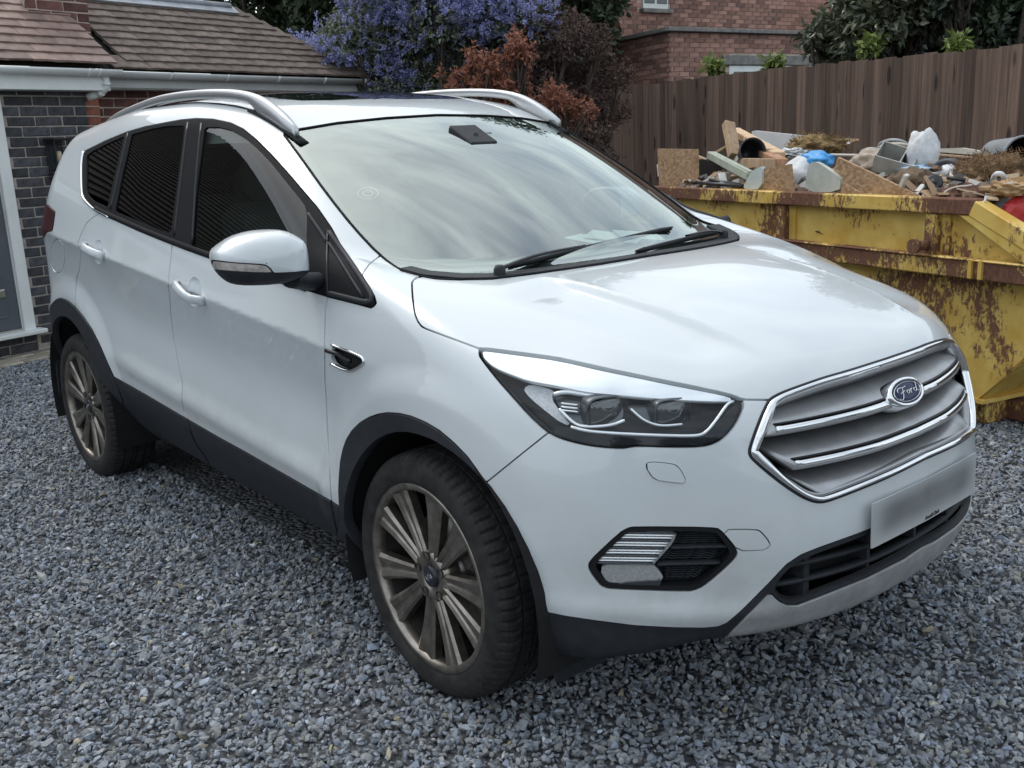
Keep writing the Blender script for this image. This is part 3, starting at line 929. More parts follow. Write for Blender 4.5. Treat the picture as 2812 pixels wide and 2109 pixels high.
for o_, s_ in ((bumper, P_['washer']),):
    s_.offset(.004).mesh('washer_cover', PAINT, bumper, .008, bevel=.8); s_.offset(.004).mirrored().mesh('washer_cover', PAINT, bumper, .008, bevel=.8)
P_['tow'].mesh('towing_eye_cover', PAINT, bumper, .008)
P_['tow'].mirrored().mesh('towing_eye_cover', PAINT, bumper, .008)
for sgn in (0, 1):
    s_ = P_['tail'].offset(.004)
    tl = (s_ if not sgn else s_.mirrored()).mesh('tail_lamp', TAILM, car, .012)
    q = P_['tail'].offset(.007); q = q.clip(q.px(c1([(120, 165), (185, 150), (190, 185), (120, 265), (95, 290), (85, 270)])))
    q = largest(q)
    if len(q.T): (q if not sgn else q.mirrored()).mesh('lens', RED_L, tl, .004)

# side glazing
dlo = P_['dlo']
wq, frm = dlo.split(inpx('pane_quarter'), 0)
wr, frm = frm.split(inpx('pane_rear'), 0)
wf, frm = frm.split(inpx('pane_front'), 0)
for sgn in (0, 1):
    mm = (lambda s: s) if not sgn else (lambda s: s.mirrored())
    fr = mm(frm.offset(.001)).mesh('window_frame', RUB, car, .008, bevel=.8)
    mm(wq.offset(-.004)).mesh('quarter_window', GL_PRIV, car, 0)
    mm(wr.offset(-.004)).mesh('door_window', GL_PRIV, car, 0)
    mm(wf.offset(-.004)).mesh('door_window', GL_SIDE, car, 0)

# dark inner shell behind the panel gaps
MSC = build_master(.030)
shell = MSC
for k in ('windscreen', 'dlo'):
    _, shell = shell.split(inpx(k, ws_lim if k == 'windscreen' else (lambda V: np.minimum(side_lim(V), V[:, 2] - .98))), -.03)
_, shell = shell.split(rin((.035, .335), .415), 0)
_, shell = shell.split(rin((-2.678, .345), .42), 0)
for k in ('headlamp', 'grille', 'fog', 'lower_grille'):
    _, shell = shell.split(inpx(k, lambda V: V[:, 0] - .05), -.01)
_, shell = shell.split(lambda s: poly_sdf(s.V[:, :2], [(-1.29, .5), (-1.29, -.42), (-2.58, -.42), (-2.58, .5)]) + np.where(s.V[:, 2] > 1.3, 0, -1), 0)
shell.offset(-.018).both().mesh('body_liner', BLK_D, car, 0)

hl_ = MSC.clip(MSC.V[:, 2] - 1.50)
hl_ = hl_.clip(-poly_sdf(hl_.V[:, :2], [(-1.29, .5), (-1.29, -.42), (-2.58, -.42), (-2.58, .5)]))
hl_ = hl_.clip(-1.0 * (hl_.V[:, 0] + 1.10))
hl_.offset(-.03).both().mesh('headlining', LININ, car, 0)

# wheel arch liners and engine-bay darkness
for cx, cz, r in ((.035, .335, .42), (-2.678, .345, .425)):
    for sg in (-1, 1):
        V = []; F = []
        n = 28
        for i in range(n + 1):
            t = PI * (-.10 + 1.2 * i / n)
            for yy in (.905, .50): V.append((cx + r * math.cos(t), sg * yy, cz + r * math.sin(t)))
        for i in range(n): F.append((2 * i, 2 * i + 1, 2 * i + 3, 2 * i + 2))
        F.append(tuple(2 * i + 1 for i in range(n + 1)))
        link_mesh('wheel_arch_liner', V, F, BLK_D, car, smooth=False)
mb = MB(); mb.box((.30, 0, .58), (.66, 1.0, .5)); mb.box((-1.4, 0, .32), (4.0, 1.15, .14)); mb.box((-3.0, 0, .55), (.8, 1.0, .5))
mb.build('underbody', BLK_D, car)
# ================================================================ car: fitted parts
def mirror_obj(o, parent=None):
    me = o.data.copy()
    me.transform(Matrix.Diagonal((1, -1, 1, 1)))
    me.flip_normals()
    c = bpy.data.objects.new(o.name.split('.')[0], me)
    COL.objects.link(c)
    if parent is not None: c.parent = parent
    return c

def mirror_part(o):
    """copy of a right-hand part, with its sub-parts, on the left-hand side"""
    c = mirror_obj(o, car)
    for ch in list(o.children): mirror_obj(ch, c)
    return c

def sweep(P, N, sec, closed=False, smooth=True):
    """sweep a section [(lateral, outward)] along surface points P with normals N; returns verts, faces"""
    P = np.asarray(P, float); N = np.asarray(N, float)
    if closed: T = np.roll(P, -1, 0) - np.roll(P, 1, 0)
    else: T = np.gradient(P, axis=0)
    T /= np.linalg.norm(T, axis=1)[:, None] + 1e-12
    B = np.cross(N, T); B /= np.linalg.norm(B, axis=1)[:, None] + 1e-12
    m, k = len(P), len(sec)
    V = []
    for i in range(m):
        for l_, o_ in sec: V.append(P[i] + B[i] * l_ + N[i] * o_)
    F = []
    for i in range(m if closed else m - 1):
        i2 = (i + 1) % m
        for j in range(k):
            j2 = (j + 1) % k
            F.append((i * k + j, i2 * k + j, i2 * k + j2, i * k + j2))
    if not closed:
        F.append(tuple(range(k))); F.append(tuple((m - 1) * k + j for j in range(k))[::-1])
    return V, F

def fix_normals(o):
    bm = bmesh.new(); bm.from_mesh(o.data)
    bmesh.ops.recalc_face_normals(bm, faces=bm.faces)
    bm.to_mesh(o.data); bm.free()
    return o

def strip(name, px, sec, mat, parent, n=40, off=0.0, closed=False, sm=True, smooth_px=1):
    px = chaikin(px, smooth_px, closed) if smooth_px else np.array(px, float)
    px = resample(px, n, closed)
    P, N = hits(px)
    V, F = sweep(P + N * off, N, sec, closed)
    return fix_normals(link_mesh(name, V, F, mat, parent, smooth=sm))

half_round = lambda w, h, n=7: [(w / 2 * math.cos(t), h * math.sin(t)) for t in np.linspace(0, PI, n)] + [(-w / 2, -.004), (w / 2, -.004)]
flat_sec = lambda w, h: [(w / 2, 0), (w / 2 * .7, h), (-w / 2 * .7, h), (-w / 2, 0)]

# ---- window waist trim and rear chrome strip
wt = strip('waist_trim', [(262, 572), (273, 579), (380, 627), (485, 669), (588, 706), (740, 759), (842, 791)], half_round(.022, .007), RUB, car, 50, .001)
mirror_part(wt)
ct = strip('window_chrome', [(300, 597), (262, 578), (236, 553), (227, 538), (225, 500), (225, 445), (230, 418)], half_round(.011, .006), CHROME, car, 40, .002)
mirror_part(ct)
# B-pillar and window guides
for px in ([(352, 366), (326, 480), (304, 575)], [(516, 338), (500, 470), (479, 648)], [(553, 340), (541, 460), (528, 668)]):
    g = strip('window_guide', px, half_round(.012, .004), BLK_G, car, 14, .001); mirror_part(g)
# mirror sail and front quarter panel ribs
g = strip('sail_rib', c7([(985, 125), (1080, 260), (1160, 385)]), half_round(.012, .006), BLK, car, 10, .001); mirror_part(g)
g = strip('sail_rib', c7([(1175, 395), (1330, 640), (1490, 885)]), half_round(.010, .006), BLK, car, 10, .001); mirror_part(g)
g = strip('sail_rib', c7([(1175, 290), (1380, 580), (1545, 830), (1575, 905), (1540, 940), (1180, 850)]), half_round(.016, .007), BLK, car, 30, .001); mirror_part(g)
g = strip('sail_rib', c7([(1162, 280), (1158, 560), (1165, 870)]), half_round(.007, .005), BLK_G, car, 10, .001); mirror_part(g)

# ---- screen frit and surround
FRIT_IN = [(842, 412), (848, 396), (870, 380), (960, 358), (1080, 341), (1180, 333), (1333, 332), (1500, 336), (2000, 600), (1900, 650), (1600, 700), (1423, 719), (1310, 731), (1240, 727), (1160, 712), (1098, 692), (1039, 660), (971, 597), (894, 488), (856, 434)]
fr_s = P_['windscreen']; fr_s = fr_s.clip(-fr_s.px(FRIT_IN))
FRIT = pmat('glass_frit_black', (.018, .017, .018), rough=.6)
fr_s.both().offset(-.006).mesh('frit_band', FRIT, windscreen, 0)
rs = strip('screen_seal', [(1330, 768), (1262, 768), (1200, 766), (1162, 760), (1103, 744), (1044, 703), (971, 625), (899, 534), (836, 446), (783, 374)], half_round(.009, .003), RUB, car, 60, .0); mirror_part(rs)
P0, N0 = hits(resample([(781, 366), (795, 359), (926, 337), (1062, 323), (1197, 315), (1260, 314)], 30))
k = P0[:, 1] < -.01
Pm = np.vstack([P0[k], (P0[k] * [1, -1, 1])[::-1]]); Nm = np.vstack([N0[k], (N0[k] * [1, -1, 1])[::-1]])
V, F = sweep(Pm, Nm, half_round(.010, .003)); fix_normals(link_mesh('screen_seal', V, F, RUB, car, smooth=True))
# cowl panel below the glass
ux = np.array([(1100, 741), (1162, 758), (1262, 767), (1352, 766), (1465, 752), (1560, 739), (1640, 727), (1720, 714), (1760, 707)])
P0, N0 = hits(resample(ux, 40)); k = P0[:, 1] < -.005
Pm = np.vstack([P0[k], (P0[k] * [1, -1, 1])[::-1]]); Nm = np.vstack([N0[k], (N0[k] * [1, -1, 1])[::-1]])
V, F = sweep(Pm, Nm, [(-.004, .001), (-.004, .006), (.05, .004), (.05, -.004)]); V2, F2 = sweep(Pm, Nm, [(.004, .001), (.004, .006), (-.05, .004), (-.05, -.004)])
def up_side(V_, Pm_): return np.mean(np.array(V_)[:, 2]) > np.mean(Pm_[:, 2])
if not up_side(V, Pm): V, F = V2, F2
fix_normals(link_mesh('cowl_panel', V, F, BLK, car, smooth=False))

# ---- wipers
def wiper(base_px, tip_px, pivot_px, blade0_px):
    P, N = hits([base_px, tip_px, pivot_px, blade0_px])
    mb = MB()
    mid = P[2]
    arm = [P[0] + N[0] * .02, P[0] * .6 + mid * .4 + N[0] * .034, mid + N[2] * .026]
    mb.tube(resample(chaikin(arm, 2, False), 12), np.linspace(.010, .006, 12), 8, squash=.6)
    w = mb.build('wiper', BLK_G, car)
    m2 = MB()
    bl = [P[3] + N[3] * .012, P[3] * .5 + P[1] * .5 + (N[3] + N[1]) * .5 * .015, P[1] + N[1] * .012]
    m2.tube(resample(chaikin(bl, 2, False), 14), np.r_[.003, np.full(12, .0065), .003], 7)
    b = m2.build('wiper_blade', BLK, w)
    m3 = MB()
    m3.tube(resample(chaikin([p - N[1] * .008 for p in bl], 2, False), 14), .004, 5); m3.build('wiper_rubber', RUB, w)
    m4 = MB(); m4.lathe([(0, .03), (.012, .03), (.017, .02), (.017, -.01)], P[0], frame(N[0]), 14); m4.build('wiper_spindle', BLK, w)
    return w
wiper((1372, 758), (1842, 632), (1600, 695), (1400, 742))
wiper((1985, 655), (1745, 700), (1880, 668), (1990, 640))
wp3 = None

# ---- bonnet badge-free; headlamps
HLp = P_['headlamp']
lens_in = lambda off: HLp.offset(off)
hl = HLp.offset(-.045).mesh('headlamp', LAMP_DK, car, -.044)
HLp.offset(.001).mesh('lens', GL_LENS, hl, .006)
def lamp_piece(name, px, off, mat, fl=.012, rounds=1):
    q = HLp.offset(off)
    q0 = HLp.px(chaikin(px, rounds))
    q = largest(q.clip(q0))
    return q.mesh(name, mat, hl, fl, bevel=.8)
lamp_piece('reflector', c4([(60, 180), (85, 162), (350, 196), (650, 238), (950, 308), (1250, 370), (1600, 445), (1900, 505), (2000, 540), (1900, 552), (1600, 540), (1300, 520), (1050, 495), (850, 478), (640, 430), (470, 400), (400, 385), (330, 360), (150, 290), (80, 220)]), -.006, LAMP_WH, .012)
lamp_piece('reflector', c4([(352, 430), (400, 395), (440, 388), (620, 440), (565, 485), (640, 620), (735, 745), (650, 722), (560, 650), (400, 510)]), -.022, LAMP_SAT, .02)
lamp_piece('housing', c4([(585, 490), (640, 450), (1000, 505), (1120, 505), (1145, 560), (1140, 650), (1090, 715), (870, 745), (780, 735), (700, 650)]), -.034, LAMP_GR, .02)
lamp_piece('housing', c4([(1160, 525), (1400, 530), (1640, 540), (1645, 660), (1560, 710), (1420, 715), (1300, 650), (1200, 580)]), -.036, LAMP_GR, .02)
lamp_piece('lamp_mask', c4([(560, 770), (640, 735), (760, 775), (1000, 808), (1500, 832), (1740, 830), (1800, 800), (1990, 560), (2040, 570), (1990, 715), (1925, 800), (1850, 860), (1750, 890), (1500, 895), (1260, 885), (1130, 902), (950, 890), (700, 845)]), -.012, LAMP_DK, .02)
def lamp_line(name, px, w, h, off, mat, n=40):
    px = resample(chaikin(px, 2, False), n)
    P, N = hits(px)
    V, F = sweep(P + N * off, N, half_round(w, h))
    return fix_normals(link_mesh(name, V, F, mat, hl, smooth=True))
lamp_line('light_guide', c4([(735, 752), (850, 785), (1100, 805), (1500, 820), (1700, 822), (1770, 800), (1850, 700), (1940, 560), (1985, 545)]), .007, .004, -.008, LAMP_WH, 60)
lamp_line('light_guide', c4([(640, 600), (760, 735), (870, 752), (1050, 735), (1150, 690)]), .008, .005, -.018, LAMP_WH)
lamp_line('light_guide', c4([(1200, 590), (1300, 690), (1430, 740), (1600, 722)]), .006, .004, -.020, LAMP_WH)
lamp_line('light_guide', c4([(600, 480), (700, 450), (990, 512)]), .010, .005, -.016, LAMP_WH)
for yy in (560, 590, 620):
    lamp_line('reflector_fin', c4([(650, yy - 15), (790, yy)]), .005, .004, -.022, LAMP_SV, 8)
def projector(px, off, w, h):
    P, N = hits(c4([px])); P = P[0] + N[0] * off
    ax = np.array([.93, -.34, .0]); ax /= np.linalg.norm(ax)
    Rm = frame(ax, (0, 0, 1))
    # bezel: rounded square ring, lens: bulging glass
    t = np.linspace(0, 2 * PI, 28, endpoint=False)
    sq = np.stack([np.sign(np.cos(t)) * np.abs(np.cos(t)) ** .5, np.sign(np.sin(t)) * np.abs(np.sin(t)) ** .5], 1)
    V = []; F = []
    for s_, z_ in ((1.0, -.03), (1.0, .008), (.93, .010), (.90, .0)):
        V += [P + Rm @ np.array([sq[i, 0] * h * s_, sq[i, 1] * w * s_, z_]) for i in range(28)]
    for a_ in range(3):
        for i in range(28): F.append((a_ * 28 + i, a_ * 28 + (i + 1) % 28, a_ * 28 + 28 + (i + 1) % 28, a_ * 28 + 28 + i))
    fix_normals(link_mesh('projector_bezel', V, F, LAMP_GR, hl, smooth=False))
    V = []; F = []
    rings = [(.91, .0), (.75, .008), (.5, .013), (.25, .016), (.02, .017)]
    for s_, z_ in rings: V += [P + Rm @ np.array([sq[i, 0] * h * s_, sq[i, 1] * w * s_, z_]) for i in range(28)]
    for a_ in range(4):
        for i in range(28): F.append((a_ * 28 + i, a_ * 28 + (i + 1) % 28, a_ * 28 + 28 + (i + 1) % 28, a_ * 28 + 28 + i))
    fix_normals(link_mesh('projector_lens', V, F, PROJ, hl, smooth=True))
projector((1005, 600), -.030, .052, .038)
projector((1520, 610), -.030, .047, .036)
hl2 = HLp.mirrored().offset(-.045).mesh('headlamp', LAMP_DK, car, -.044)
HLp.mirrored().offset(.001).mesh('lens', GL_LENS, hl2, .006)
for ch in list(hl.children):
    if not ch.name.startswith('lens'): mirror_obj(ch, hl2)

# ---- fog lamps
LAMP_WH2 = pmat('lamp_frosted_optic', (.36, .37, .37), rough=.35, metal=.2, coat=.5, var=.2, scale=150)
FGp = P_['fog']
fg = FGp.offset(-.045).mesh('fog_lamp', BLK, car, -.045)
def fog_piece(name, px, off, mat, fl=.012, rounds=1):
    q = FGp.offset(off); q = largest(q.clip(FGp.px(chaikin(c8(px), rounds))))
    return q.mesh(name, mat, fg, fl, bevel=.8)
q = FGp.clip(-FGp.px(chaikin(c8([(300, 630), (590, 340), (680, 290), (1500, 300), (1560, 325), (1690, 500), (1660, 580), (1400, 820), (1250, 855), (520, 840), (420, 815), (320, 690)]), 1))).offset(-.004)
q.mesh('bezel', BLK_G, fg, .03)
fog_piece('lens', [(310, 620), (440, 470), (590, 320), (700, 280), (1090, 290), (1155, 340), (1090, 450), (910, 650), (880, 660), (400, 640)], -.012, LAMP_WH2, .02, 0)
q = FGp.offset(-.009); q = q.clip(FGp.px(chaikin(c8([(310, 620), (440, 470), (590, 320), (700, 280), (1090, 290), (1155, 340), (1090, 450), (910, 650), (880, 660), (400, 640)]), 0)))
q.mesh('lens', GL_LENS, fg, 0)
for i, yy in enumerate(range(312, 650, 26)):
    x0 = 620 - (yy - 300) * 1.0; x1 = 1120 - (yy - 340) * .78
    px = resample(c8([(x0, yy), (x1, yy + 8)]), 10); P, N = hits(px)
    V, F = sweep(P - N * .0085, N, half_round(.0045, .0026)); fix_normals(link_mesh('flute', V, F, LAMP_WH if i % 3 else LAMP_GR, fg, smooth=True))
fog_piece('running_lamp', [(345, 690), (430, 650), (900, 655), (950, 690), (1010, 775), (960, 855), (430, 825)], -.010, LAMP_WH2, .02, 0)
fog_piece('running_lamp', [(380, 790), (940, 805), (1010, 775), (965, 860), (430, 828)], -.005, LAMP_GR, .01, 0)
for (xa, ya, xb, yb) in ((1090, 478, 1690, 462), (950, 650, 1590, 635)):
    P, N = hits(resample(c8([(xa, ya), (xb, yb)]), 12))
    V, F = sweep(P - N * .022, N, half_round(.010, .014)); fix_normals(link_mesh('slat', V, F, BLK, fg, smooth=True))
for i in range(22):
    yy = 310 + i * 24
    if abs(yy - 470) < 16 or abs(yy - 645) < 16: continue
    xa = max(960, 1160 - (yy - 340) * .72) + (60 if yy > 670 else 0); xb = 1640 - max(0, (yy - 560)) * .95 - max(0, 400 - yy) * .8
    P, N = hits(resample(c8([(xa + 20, yy), (xb, yy - 4)]), 14))
    P = P + N * (-.036 + .004 * np.sin(np.arange(14) * 2.4))[:, None]
    V, F = sweep(P, N, half_round(.0045, .004)); fix_normals(link_mesh('mesh_rib', V, F, BLK, fg, smooth=True))
fg2 = FGp.mirrored().offset(-.045).mesh('fog_lamp', BLK, car, -.045)
for ch in list(fg.children): mirror_obj(ch, fg2)

# ---- side vents
vp = P_['vent']
sv = vp.offset(-.018).mesh('side_vent', BLK_G, car, -.018)
P, N = hits(resample(chaikin(c7([(1200, 1318), (1345, 1372), (1480, 1430), (1497, 1462), (1488, 1487), (1400, 1546), (1360, 1554), (1300, 1541), (1192, 1487)]), 2, False), 40))
V, F = sweep(P + N * .001, N, half_round(.008, .005)); fix_normals(link_mesh('chrome_edge', V, F, CHROME, sv, smooth=True))
P, N = hits(resample(c7([(1145, 1370), (1250, 1400), (1365, 1470)]), 12))
V, F = sweep(P - N * .002, N, half_round(.013, .008)); fix_normals(link_mesh('vent_fin', V, F, BLK_G, sv, smooth=True))
mirror_part(sv)

# ---- door handles
def handle(door, key, px0, px1, scale):
    sc_ = P_[key]
    d = np.clip(sc_.px(PG[key]) / (.020 * scale), 0, 1)
    bowl = Surf(sc_.V - sc_.N * (.0125 * np.sqrt(d * (2 - d)))[:, None], sc_.N, sc_.T)
    bowl = recalc_normals(bowl)
    P, N = hits(np.linspace(px0, px1, 9))
    t = np.linspace(0, 1, 9)
    out = .034 * np.sin(np.clip(t * 1.12, 0, 1) * PI) ** .45 + .004
    path = P + N * out[:, None]
    sec = [(.016 * math.cos(a) * (1.0), .010 * math.sin(a)) for a in np.linspace(0, 2 * PI, 12, endpoint=False)]
    sec = [(np.sign(l_) * abs(l_ / .016) ** .6 * .016, np.sign(o_) * abs(o_ / .010) ** .7 * .010) for l_, o_ in sec]
    V, F = sweep(path, N, sec)
    for i, dr in enumerate(door):
        b_ = (bowl if i == 0 else bowl.mirrored()).mesh('handle_recess', PAINT, dr, 0)
        h_ = fix_normals(link_mesh('door_handle', np.array(V) * ([1, 1, 1] if i == 0 else [1, -1, 1]), F, PAINT, dr, smooth=True))
handle(fdoors, 'scoop_front', (489, 781), (563, 826), 1.0)
handle(rdoors, 'scoop_rear', (238, 676), (286, 704), 1.0)

# ---- door mirrors
def door_mirror():
    cen = on_y(718, 708, -1.045)
    L = np.array([.33, -.94, .0]); L /= np.linalg.norm(L)      # outward
    L = np.array([-.28, -.96, .03]); L /= np.linalg.norm(L)
    D = np.array([.96, -.28, 0.0]); D /= np.linalg.norm(D)      # forward
    U = np.cross(D, L); U = U if U[2] > 0 else -U
    # outline seen from the front, lateral (outward +) and height
    ol = chaikin(c7([(132, 470), (165, 430), (320, 335), (480, 295), (640, 286), (790, 296), (890, 345), (960, 400), (978, 470), (982, 640), (970, 700), (800, 760), (640, 775), (480, 772), (330, 762), (250, 735), (200, 690), (150, 620), (133, 560)]), 1)
    pts = []
    for u, v in ol:
        p = on_plane(u, v, cen, _f)
        pts.append([np.dot(p - cen, _r2), np.dot(p - cen, _u2)])
    pts = np.array(pts)
    pts[:, 0] *= -1.0         # seen obliquely: true lateral size
    pts[:, 1] *= 1.0
    m = len(pts)
    c0 = pts.mean(0)
    V = []; T = []
    prof = [(-.075, .90), (-.070, .985), (-.05, 1.0), (-.01, 1.0), (.025, .96), (.05, .86), (.068, .70), (.08, .48), (.086, .22), (.087, .02)]
    for d, s_ in prof:
        for p in pts:
            q = c0 + (p - c0) * s_
            V.append(cen + L * q[0] + U * q[1] + D * d)
    for a in range(len(prof) - 1):
        for i in range(m):
            j = (i + 1) % m
            T += [(a * m + i, a * m + j, (a + 1) * m + j), (a * m + i, (a + 1) * m + j, (a + 1) * m + i)]
    V = np.array(V); T = np.array(T)
    s = recalc_normals(Surf(V, np.zeros_like(V), T))
    if np.dot(s.N[len(prof) // 2 * m] , V[len(prof) // 2 * m] - V.mean(0)) < 0:
        s.T = s.T[:, ::-1]; s = recalc_normals(s)
    # subdivide once for clean cuts
    E = {}
    Vn = list(s.V); Tn = []
    def mid(a, b):
        k_ = (min(a, b), max(a, b))
        if k_ not in E: E[k_] = len(Vn); Vn.append((s.V[a] + s.V[b]) / 2)
        return E[k_]
    for a, b, c in s.T:
        ab, bc, ca = mid(a, b), mid(b, c), mid(c, a)
        Tn += [(a, ab, ca), (ab, b, bc), (ca, bc, c), (ab, bc, ca)]
    s = recalc_normals(Surf(np.array(Vn), None, np.array(Tn)))
    CAPL = c7([(100, 200), (1100, 200), (1100, 640), (975, 640), (850, 652), (668, 660), (640, 620), (600, 590), (560, 582), (320, 568), (130, 545), (60, 540)])
    INDL = c7([(120, 552), (320, 574), (560, 590), (600, 600), (632, 625), (655, 656), (500, 655), (320, 645), (160, 632), (100, 620)])
    cap, low_ = s.split(lambda q: q.px(CAPL), .002)
    ind, low_ = low_.split(lambda q: q.px(INDL), .001)
    outs = []
    def folded(q):
        """left-hand mirror, folded back against the door glass"""
        q = q.mirrored(); pv = np.array([-.46, .90, 0]); a_ = rad(74)
        Rz = np.array([[math.cos(a_), -math.sin(a_), 0], [math.sin(a_), math.cos(a_), 0], [0, 0, 1]])
        return Surf((q.V - pv) @ Rz.T + pv + np.array([-.38, -.05, 0]), q.N @ Rz.T, q.T)
    for sg in (0, 1):
        mm = (lambda q: q) if not sg else folded
        h = mm(low_).mesh('door_mirror', BLK, car, 0)
        mm(cap.offset(.002)).mesh('mirror_cap', PAINT, h, .004)
        mm(ind.offset(.001)).mesh('indicator', IND, h, .003)
        inner = recalc_normals(Surf(s.V * 1.0, None, s.T))
        mm(inner.offset(-.004)).mesh('mirror_housing', BLK, h, 0)
        # arm to the sail
        a0, an = hits([(868, 770)]); a0 = a0[0]
        b0 = cen + L * (-.075) + U * (-.065)
        mb = MB(); P = [a0 - an[0] * .01 - np.array([0, 0, .0]), a0 * .5 + b0 * .5 + np.array([0, 0, -.004]), b0]
        P = [p * ([1, 1, 1] if not sg else [1, -1, 1]) for p in P]
        mb.tube(resample(chaikin(P, 2, False), 10), np.linspace(.036, .030, 10), 14, squash=.75)
        mb.build('mirror_arm', BLK, h)
        outs.append(h)
    return outs
door_mirror()

# ---- roof rails
def roof_z(x, y):
    lo, hi = np.full(len(x), 1.30), np.full(len(x), 1.78)
    for _ in range(30):
        md = (lo + hi) / 2; ins = body_f(np.stack([x, y, md], 1)) < 0
        lo = np.where(ins, md, lo); hi = np.where(ins, hi, md)
    return lo
def roof_rail():
    xs = np.array([-2.88, -2.82, -2.743, -2.6, -2.412, -2.124, -1.9, -1.672, -1.45, -1.321, -1.23, -1.17, -1.10, -1.045, -1.0])
    zs = np.array([1.556, 1.582, 1.608, 1.642, 1.664, 1.690, 1.694, 1.689, 1.676, 1.660, 1.640, 1.618, 1.586, 1.556, 1.528])
    path = resample(chaikin(np.stack([xs, np.full_like(xs, -.600), zs], 1), 3, False), 90)
    x = path[:, 0]
    rz = roof_z(x, path[:, 1])
    top = np.maximum(path[:, 2], rz + .003)
    end = np.maximum(sstep(-1.30, -1.20, x), sstep(-2.62, -2.74, x))       # 1 where the rail stands solid on the roof
    bot = (1 - end) * np.minimum(top - .034, top - .034) + end * (rz - .004)
    bot = np.minimum(bot, top - .004)
    wid = .0165 * np.clip(np.minimum((-.985 - x) / .09, (x + 2.90) / .10), .25, 1) ** .5
    V = []
    for i in range(len(x)):
        t_, b_, w_ = top[i], bot[i], wid[i]
        for l_, z_ in ((-w_, b_), (-w_ * 1.02, b_ * .6 + t_ * .4), (-w_ * .9, t_ - .007), (-w_ * .45, t_ - .001), (w_ * .2, t_), (w_ * .7, t_ - .003), (w_ * .95, t_ - .011), (w_ * .9, b_)):
            V.append((x[i], path[i, 1] + l_, z_))
    k = 8; F = []
    for i in range(len(x) - 1):
        for j in range(k): F.append((i * k + j, (i + 1) * k + j, (i + 1) * k + (j + 1) % k, i * k + (j + 1) % k))
    F.append(tuple(range(k))); F.append(tuple((len(x) - 1) * k + j for j in range(k))[::-1])
    for sg in (1, -1):
        r = fix_normals(link_mesh('roof_rail', np.array(V) * [1, sg, 1], F, RAILM, car, smooth=True))
        gx_ = np.linspace(-1.30, -.955, 14); gz = roof_z(gx_, np.full(14, -.600)); Nn = np.tile([.42, 0, .9], (14, 1))
        Vg, Fg = sweep(np.stack([gx_, np.full(14, -.600), gz], 1), Nn, half_round(.040, .0035)); fix_normals(link_mesh('rail_gasket', np.array(Vg) * [1, sg, 1], Fg, RUB, r, smooth=True))
roof_rail()
# roof ditch strips
dp = np.array([(xx, -.598, 0) for xx in np.linspace(-2.9, -1.05, 30)])
for sg in (1, -1):
    top = []
    for p in dp:
        zz = np.linspace(1.75, 1.35, 400); f = body_f(np.stack([np.full(400, p[0]), np.full(400, p[1]), zz], 1))
        top.append((p[0], p[1] * sg, zz[np.argmax(f < 0)]))
    top = np.array(top); Nn = np.tile([0, 0, 1.0], (30, 1))
    V, F = sweep(top, Nn, half_round(.016, .002)); fix_normals(link_mesh('roof_ditch_strip', V, F, RUB, car, smooth=True))

# ---- grille
GOUT = c5([(1560, 188), (1500, 207), (1300, 268), (1000, 365), (800, 420), (600, 490), (450, 545), (375, 583), (345, 605), (325, 640), (270, 760), (210, 920), (182, 1010), (182, 1040), (200, 1075), (300, 1165), (450, 1285), (600, 1385), (690, 1425), (760, 1437), (830, 1423), (1000, 1360), (1300, 1240), (1600, 1090), (1680, 1045)])
Pg, Ng = hits(resample(chaikin(GOUT, 2, False), 150))
k = Pg[:, 1] < -.004
Pg, Ng = Pg[k], Ng[k]
Pm = np.vstack([Pg, (Pg * [1, -1, 1])[::-1]]); Nm = np.vstack([Ng, (Ng * [1, -1, 1])[::-1]])
def ring(sec_fun, name, mat, parent, off=0.0, inset=0.0):
    # sec_fun(t in 0..1 along the ring) -> section; lateral + is inwards
    m = len(Pm)
    T = np.roll(Pm, -1, 0) - np.roll(Pm, 1, 0); T /= np.linalg.norm(T, axis=1)[:, None]
    B = np.cross(Nm, T); cen = Pm.mean(0)
    if np.einsum('ij,ij->i', B, cen - Pm).mean() < 0: B = -B
    V = []
    for i in range(m):
        wz = sec_fun(Pm[i])
        for l_, o_ in wz: V.append(Pm[i] + B[i] * (l_ + inset) + Nm[i] * (o_ + off))
    kk = len(wz); F = []
    for i in range(m):
        j = (i + 1) % m
        for q in range(kk): F.append((i * kk + q, j * kk + q, j * kk + (q + 1) % kk, i * kk + (q + 1) % kk))
    return fix_normals(link_mesh(name, V, F, mat, parent, smooth=True))
def chrome_w(p):
    a, z = abs(p[1]), p[2]
    w = .0145 + .008 * sstep(.38, .47, a) * sstep(.72, .80, z)
    if z < .75: w = .0115 + .011 * sstep(.64, .75, z)
    return w
grille = ring(lambda p: [(0, -.012), (0, .004), (chrome_w(p) * .25, .010), (chrome_w(p) * .7, .009), (chrome_w(p), .001), (chrome_w(p), -.03)], 'grille', CHROME, car)
ring(lambda p: [(-.006, -.012), (-.006, .001), (0, .002), (0, -.012)], 'surround_seal', BLK, grille)
ring(lambda p: [(0, -.05), (0, -.006), (.005, -.008), (.005, -.05)], 'grille_frame', SILV, grille, inset=.012)

